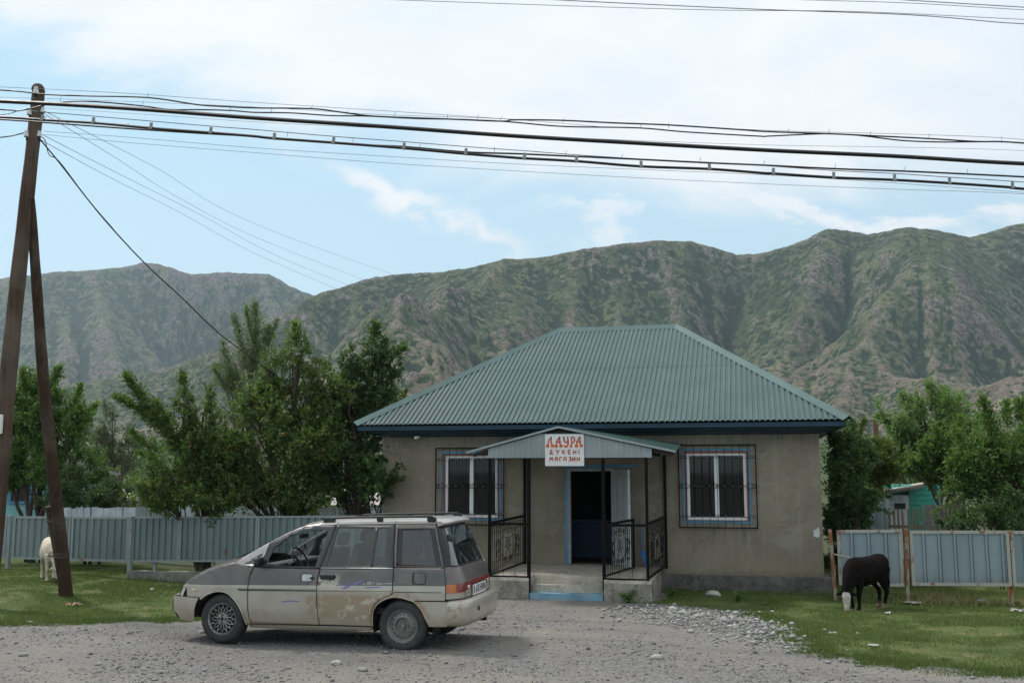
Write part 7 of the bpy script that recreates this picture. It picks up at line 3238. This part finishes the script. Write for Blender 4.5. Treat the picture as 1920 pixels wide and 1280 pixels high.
def vnoise(x, y, sc, seed):
    r = np.random.default_rng(seed)
    T = r.uniform(0, 1, (64, 64))
    u, v = x * sc % 64, y * sc % 64
    i, j = u.astype(int) % 64, v.astype(int) % 64
    fu, fv = u - np.floor(u), v - np.floor(v)
    fu, fv = fu * fu * (3 - 2 * fu), fv * fv * (3 - 2 * fv)
    i2, j2 = (i + 1) % 64, (j + 1) % 64
    return (T[i, j] * (1 - fu) + T[i2, j] * fu) * (1 - fv) + (T[i, j2] * (1 - fu) + T[i2, j2] * fu) * fv


def seg_dist(x, y, a, b):
    a, b = np.array(a), np.array(b)
    d = b - a
    t = np.clip(((x - a[0]) * d[0] + (y - a[1]) * d[1]) / (d @ d), 0, 1)
    return np.hypot(x - a[0] - t * d[0], y - a[1] - t * d[1])


TRACKS = [px_g((-60, 1112), (120, 1100)), px_g((120, 1100), (245, 1077)), px_g((-40, 1086), (110, 1078)), px_g((110, 1078), (245, 1062))]
M_GRASS = mat_leaf('grass_blades', (.052, .090, .022), (.122, .160, .048), (.27, .225, .11), .32)
M_DRYG = mat_leaf('dry_grass', (.13, .13, .045), (.28, .235, .11), None, .3)


def blades(name, poly, per_m2, hmin, hmax, wid, m, seed, mask=None, edge=0.0):
    r = np.random.default_rng(seed)
    P = np.array([(p[0], p[1]) for p in poly])
    lo, hi = P.min(0), P.max(0)
    lo = np.maximum(lo, [-16, 10])
    hi = np.minimum(hi, [12, 24.5])
    n = int((hi[0] - lo[0]) * (hi[1] - lo[1]) * per_m2)
    x, y = r.uniform(lo[0], hi[0], n), r.uniform(lo[1], hi[1], n)
    k = inside(poly, x, y) & (np.abs(x / y) < .56)
    # thin patches
    pat = vnoise(x, y, 1.3, seed + 1) * .6 + vnoise(x, y, 4.1, seed + 2) * .4
    k &= r.uniform(0, 1, n) < np.clip((pat - .30) * 3.4, .06, 1)
    for a, b in TRACKS:
        k &= r.uniform(0, 1, n) < np.clip((seg_dist(x, y, a, b) - .07) * 6, .04, 1)
    if mask is not None:
        k &= r.uniform(0, 1, n) < mask(x, y)
    x, y, pat = x[k], y[k], pat[k]
    n = len(x)
    h = r.uniform(hmin, hmax, n) * (.6 + .8 * pat)
    z = ground_z(x, y) + .008
    a = r.uniform(0, 6.283, n)
    lx, ly = r.normal(0, .55, n) * h, r.normal(0, .55, n) * h
    w = wid * r.uniform(.6, 1.3, n)
    V = np.stack([np.stack([x - np.cos(a) * w, y - np.sin(a) * w, z], -1), np.stack([x + np.cos(a) * w, y + np.sin(a) * w, z], -1), np.stack([x + lx, y + ly, z + h], -1)], 1).reshape(-1, 3)
    F = np.arange(3 * n).reshape(-1, 3)
    yel = vnoise(x, y, 2.2, seed + 5)
    rnd = np.clip(r.uniform(0, .5, n) + .45 * vnoise(x, y, .9, seed + 4) + .35 * np.clip(yel - .62, 0, 1), 0, 1)
    o = np_mesh(name, V, F, m, None, False, {'rnd': np.repeat(rnd, 3)})
    return tag(o, kind='stuff')


blades('grass', LEFT_R, 1700, .018, .05, .0055, M_GRASS, 41)
blades('grass', RIGHT_R, 2300, .018, .048, .0050, M_GRASS, 42)


def spill(poly, seed, n_cl):
    r = np.random.default_rng(seed)
    P = np.array([(p[0], p[1]) for p in poly])
    sel = P[(P[:, 1] < 17.2) & (np.abs(P[:, 0] / P[:, 1]) < .56)]
    X, Y = [], []
    for i in range(n_cl):
        c = sel[int(r.integers(0, len(sel)))] + r.normal(0, .16, 2) + np.array([0, -.10])
        k = int(r.integers(15, 90))
        sp = r.uniform(.02, .09)
        X.append(c[0] + r.normal(0, sp * 1.6, k))
        Y.append(c[1] + r.normal(0, sp, k))
    x, y = np.concatenate(X), np.concatenate(Y)
    n = len(x)
    h = r.uniform(.015, .055, n)
    a = r.uniform(0, 6.283, n)
    z = ground_z(x, y) + .002
    w = .0055
    V = np.stack([np.stack([x - np.cos(a) * w, y - np.sin(a) * w, z], -1), np.stack([x + np.cos(a) * w, y + np.sin(a) * w, z], -1), np.stack([x + r.normal(0, .5, n) * h, y + r.normal(0, .5, n) * h, z + h], -1)], 1).reshape(-1, 3)
    o = np_mesh('grass', V, np.arange(3 * n).reshape(-1, 3), M_GRASS, None, False, {'rnd': np.repeat(np.clip(r.uniform(0, .8, n), 0, 1), 3)})
    tag(o, kind='stuff')


spill(LEFT_R, 51, 260)
spill(RIGHT_R, 52, 420)


def near_line(a, b, w):
    return lambda x, y: np.clip(1.2 - seg_dist(x, y, a, b) / w, 0, 1)


# rank growth at the foot of the fences, walls and along the lawn's edge
ra, rb2 = rpt(1700, 1120), rpt(2100, 1125)
blades('tall_grass', RIGHT_R, 420, .10, .30, .006, M_DRYG, 43, near_line((ra + RN * .15).xy, (rb2 + RN * .3).xy, .55))
blades('tall_grass', RIGHT_R, 300, .06, .20, .006, M_GRASS, 44, near_line(hxy(-3.1, -.4), hxy(.1, -.3), .4))
blades('tall_grass', RIGHT_R, 250, .06, .18, .006, M_GRASS, 45, near_line((rpt(1560, 1120) - RN * .1).xy, (rpt(1700, 1120) - RN * .1).xy, .5))
blades('tall_grass', LEFT_R, 260, .06, .22, .006, M_GRASS, 46, near_line((fpt(250) + FN * .2).xy, (fpt(722) + FN * .2).xy, .35))
blades('tall_grass', LEFT_R, 200, .05, .16, .006, M_GRASS, 47, near_line(hxy(-9.2, -.3), hxy(-6.2, -.4), .5))


# ------------------------------------------------------------------ gravel
def mat_stone(k=1.0):
    m, g = newmat('river_stone')
    r = g.n('ShaderNodeAttribute', {}, attribute_name='rnd').outputs['Fac']
    o = g.obj()
    col = g.ramp(r, [(0, (.11, .11, .11)), (.35, (.185, .183, .18)), (.7, (.27, .266, .26)), (.9, (.38, .375, .36)), (1, (.22, .175, .14))])
    col = g.mix(g.mr(g.noise(o, 22, 4, .7), .45, .75, 0, .45), col, (.24, .215, .18))
    col = g.mix(1.0, col, (k, k, k), 'MULTIPLY')
    g.out(col, .88, 0, None, .25)
    return m


M_STONE = mat_stone()
OCT_V = np.array([(1, 0, 0), (-1, 0, 0), (0, 1, 0), (0, -1, 0), (0, 0, 1), (0, 0, -1), (.62, .62, .45), (-.62, .62, .4), (-.6, -.62, .45), (.62, -.6, .4)], float)
OCT_F = np.array([(0, 6, 4), (6, 2, 4), (2, 7, 4), (7, 1, 4), (1, 8, 4), (8, 3, 4), (3, 9, 4), (9, 0, 4), (6, 0, 5), (2, 6, 5), (7, 2, 5), (1, 7, 5), (8, 1, 5), (3, 8, 5), (9, 3, 5), (0, 9, 5)])


def stones(name, x, y, size, seed, flat=.62, sink=.25, m=None):
    r = np.random.default_rng(seed)
    n = len(x)
    sc = size[:, None] * np.stack([r.uniform(.75, 1.25, n), r.uniform(.65, 1.1, n), r.uniform(.7, 1.1, n) * flat], -1)
    V = OCT_V[None] * r.uniform(.78, 1.18, (n, len(OCT_V), 1)) * sc[:, None]
    a = r.uniform(0, 6.283, n)
    ca, sa = np.cos(a)[:, None], np.sin(a)[:, None]
    X = V[..., 0] * ca - V[..., 1] * sa + x[:, None]
    Y = V[..., 0] * sa + V[..., 1] * ca + y[:, None]
    Z = V[..., 2] + (ground_z(x, y) + sc[:, 2] * (1 - 2 * sink) * .6)[:, None]
    V = np.stack([X, Y, Z], -1).reshape(-1, 3)
    F = (OCT_F[None] + (np.arange(n) * len(OCT_V))[:, None, None]).reshape(-1, 3)
    o = np_mesh(name, V, F, m or M_STONE, None, False, {'rnd': np.repeat(r.uniform(0, 1, n), len(OCT_V))})
    return tag(o, kind='stuff')


r = np.random.default_rng(77)
n = 70000
y = r.uniform(9.6, 19.5, n)
x = r.uniform(-.56, .56, n) * y
k = ~(inside(LEFT_R, x, y) & (r.uniform(0, 1, n) > .03)) & ~(inside(RIGHT_R, x, y) & (r.uniform(0, 1, n) > .02))
dens = vnoise(x, y, .7, 3) * .6 + vnoise(x, y, 2.6, 4) * .4
k &= r.uniform(0, 1, n) < np.clip((dens - .25) * 2.4, .10, 1)
k &= ~(seg_dist(x, y, hxy(-5.5, -2.1), hxy(-3.9, -2.2)) < .45) | (r.uniform(0, 1, n) < .08)
x, y = x[k], y[k]
sz = .0068 * np.exp(r.normal(0, .55, len(x)))
stones('gravel', x, y, np.clip(sz, .004, .045), 78)
# heap of cobbles along the edge of the right-hand grass
edge = px_g((1225, 1141), (1290, 1148), (1370, 1160), (1430, 1172), (1480, 1185), (1510, 1198))
n = 5200
t = r.uniform(0, len(edge) - 1.001, n)
i0 = t.astype(int)
E_ = np.array([tuple(p) for p in edge])
c = E_[i0] + (E_[i0 + 1] - E_[i0]) * (t - i0)[:, None]
off = r.standard_normal((n, 2)) * np.array([.55, .58])[None]
off[:, 1] -= .22
c = c + off
k = ~inside(RIGHT_R, c[:, 0], c[:, 1]) | (r.uniform(0, 1, n) < .06)
c = c[k]
stones('cobbles', c[:, 0], c[:, 1], np.clip(.015 * np.exp(r.normal(0, .55, len(c))), .006, .065), 79, .7, .1, mat_stone(1.25))


def rock(pos, s_, label, col, cat='stone', seed=0, flat=.6):
    bm = bmesh.new()
    bmesh.ops.create_icosphere(bm, subdivisions=3, radius=1)
    for v in bm.verts:
        q = v.co * 1.3 + Vector((seed * 7.1, seed * 3.3, 0))
        v.co *= 1 + .22 * mnoise.noise(q) + .08 * mnoise.noise(q * 3)
        v.co.x *= s_ * 1.25
        v.co.y *= s_ * .9
        v.co.z *= s_ * flat
    me = bpy.data.meshes.new('stone')
    bm.to_mesh(me)
    bm.free()
    me.shade_smooth()
    me.materials.append(col)
    o = link(bpy.data.objects.new('stone', me))
    o.location = (pos.x, pos.y, pos.z + s_ * flat * .45)
    o.rotation_euler = (0, 0, seed * 1.7)
    return tag(o, label, cat)


M_PALEST = simple('pale_stone', (.42, .41, .38), .85, 0, .25, 14, .3)
M_GREYST = simple('grey_stone', (.25, .245, .235), .85, 0, .3, 14, .3)
for i, (px, py, s_, lab, mm) in enumerate((
        (1262, 1144, .085, 'largest rounded white stone at the top of the cobble heap', M_PALEST),
        (1281, 1148, .048, 'small white stone touching the largest one on the cobble heap', M_PALEST),
        (1337, 1116, .15, 'flat pale slab of stone in the grass by the foundation', M_PALEST),
        (1232, 1234, .060, 'pale stone alone in the middle of the gravel', M_PALEST),
        (285, 1106, .050, 'pale stone in the grass near the gate post', M_PALEST),
        (631, 1245, .058, 'pale rounded stone on the gravel in front of the rear wheel', M_PALEST),
        (680, 1257, .055, 'pointed grey stone at the bottom edge, below the van', M_GREYST),
        (44, 1229, .048, 'dark grey stone at the left of the gravel', M_GREYST),
        (378, 1186, .045, 'whitish stone just behind the front wheel on the near side', M_PALEST),
        (1380, 1150, .055, 'broad pale stone on the upper edge of the cobble heap', M_PALEST))):
    rock(on_ground(px, py), s_, lab, mm, 'stone', i + 1, .45 if i == 2 else .62)


# ------------------------------------------------------------------ weeds and litter
def weed(pos, w, h, n, m, seed, label, leaf=.045, cat='weed'):
    r = np.random.default_rng(seed)
    root = empty('weed', pos, 0, label, cat)
    bpy.context.view_layer.update()
    P, D = [], []
    st = MB()
    for i in range(max(5, n // 40)):
        a = r.uniform(0, 6.28)
        q = Vector((math.cos(a) * w * r.uniform(.1, .9), math.sin(a) * w * .6 * r.uniform(.1, .9), h * r.uniform(.5, 1.0)))
        p0 = Vector(pos)
        p1 = p0 + q
        st.tube([p0 - Vector((0, 0, .03)), p0 + Vector((q.x * .35, q.y * .35, q.z * .6)), p1], [.006, .005, .003], 4)
        t = r.uniform(.25, 1.05, 40)
        b = np.array(p0)[None] + np.stack([q.x * t * t, q.y * t * t, q.z * t], -1) + r.standard_normal((40, 3)) * .025 * (h / .25)
        P.append(b)
        D.append(r.standard_normal((40, 3)) + np.array([q.x * 3, q.y * 3, .4]))
    P, D = np.concatenate(P), np.concatenate(D)
    reparent(st.build('stem', m, None), root)
    reparent(leaf_mesh('leaves', P, D, leaf * r.uniform(.6, 1.2, len(P)), r.uniform(.1, .9, len(P)), m, None, .6, r), root)
    return root


for i, (px, py, w, h, n, lab) in enumerate((
        (1205, 1128, .30, .36, 420, 'bushy green weed against the right plinth of the porch'),
        (1178, 1130, .28, .24, 300, 'low spreading weed at the right end of the steps'),
        (975, 1121, .22, .22, 240, 'small green weed left of the steps'),
        (898, 1122, .16, .46, 200, 'tall pale weed behind the rear bumper of the van'),
        (913, 1127, .22, .24, 200, 'weed clump between the rear bumper and the porch'),
        (1382, 1128, .34, .18, 260, 'dark green weed in the grass in front of the foundation'),
        (1258, 1118, .22, .16, 160, 'weed in the corner of foundation and porch side'),
        (1318, 1105, .2, .14, 120, 'weed at the foot of the foundation behind the flat slab'))):
    weed(on_ground(px, py), w, h, n, L_MID if i != 3 else L_YEL, 200 + i, lab)


def scrap(px, py, s_, m, label, seed, hgt=.5, cat='litter', name='litter'):
    """crumpled scrap"""
    bm = bmesh.new()
    bmesh.ops.create_grid(bm, x_segments=7, y_segments=6, size=1)
    for v in bm.verts:
        q = Vector((v.co.x * 1.6 + seed * 5.3, v.co.y * 1.6, seed))
        v.co.z = abs(mnoise.noise(q)) * hgt * 1.6 + .25 * hgt * mnoise.noise(q * 3) + .25
        v.co.x += .35 * mnoise.noise(q + Vector((9, 0, 0)))
        v.co.y += .35 * mnoise.noise(q + Vector((0, 9, 0)))
        v.co *= s_
    me = bpy.data.meshes.new(name)
    bm.to_mesh(me)
    bm.free()
    me.materials.append(m)
    o = link(bpy.data.objects.new(name, me))
    sm = o.modifiers.new('solid', 'SOLIDIFY')
    sm.thickness = .002
    p = on_ground(px, py)
    o.location = (p.x, p.y, p.z + .008)
    o.rotation_euler = (0, 0, seed * 1.3)
    return tag(o, label, cat)


M_PLB = simple('blue_scrap', (.10, .30, .52), .5)
M_CARD = simple('brown_scrap', (.30, .20, .12), .9, 0, .3)
for i, (px, py, s_, m, lab, h) in enumerate((
        (1664, 1151, .040, M_WHITE, 'white paper scrap on the grass right of the black calf', .6),
        (1561, 1189, .050, M_PALEST, 'crumpled pale wrapper on the grass nearest the cobble heap', .5),
        (1908, 1148, .085, M_PALEST, 'crumpled whitish rag at the right edge of the grass', .6),
        (1448, 1147, .030, M_WHITE, 'tiny white scrap on the grass above the cobble heap', .5),
        (1638, 1212, .060, M_PALEST, 'flat pale scrap low on the right-hand grass', .2),
        (198, 1094, .035, M_PLB, 'bright blue scrap on the left-hand grass', .5),
        (55, 1167, .030, M_WHITE, 'white scrap at the edge of the left-hand grass', .5),
        (140, 1137, .11, M_CARD, 'brown clod of dead stalks at the foot of the strut', .4),
        (1505, 1191, .025, simple('orange_scrap', (.55, .2, .03), .5), 'small orange scrap on the cobble heap', .5),
        (1712, 1133, .14, M_PALEST, 'flat whitish sheet by the rusty fence post', .08))):
    scrap(px, py, s_, m, lab, i + 1, h)
for i, (px, lab) in enumerate(((1785, 'grey-white plastic sack under the right fence, left of two'), (1848, 'grey-white plastic sack under the right fence, right of two'))):
    p = rpt(px, 1105) - RN * .25
    o = rock(Vector((p.x, p.y, gz(p.x, p.y) - .05)), .12, lab, simple('plastic_sack', (.22, .225, .25), .45, 0, .4, 9, .5), 'sack', 20 + i, .7)
    o.name = 'plastic_sack'
p = rpt(1905, 1105) - RN * .25
o = rock(Vector((p.x, p.y, gz(p.x, p.y))), .11, 'rusty red rag bundle under the right fence at the picture edge', simple('red_rag', (.10, .035, .028), .9, 0, .4, 12, .5), 'bundle', 33, .5)
o.name = 'rag_bundle'

# ------------------------------------------------------------------ air
hz_m, g = newmat('haze_air')
pvn = g.n('ShaderNodeVolumePrincipled', {'Color': (.66, .82, 1.0, 1), 'Density': HAZE_D, 'Anisotropy': .2})
ho2 = g.n('ShaderNodeOutputMaterial')
hz_m.node_tree.links.new(pvn.outputs[0], ho2.inputs['Volume'])
mb = MB()
mb.box((0, 1500, 400), (6400, 5200, 810))
hz_o = mb.build('haze', hz_m, None)
tag(hz_o, kind='stuff')
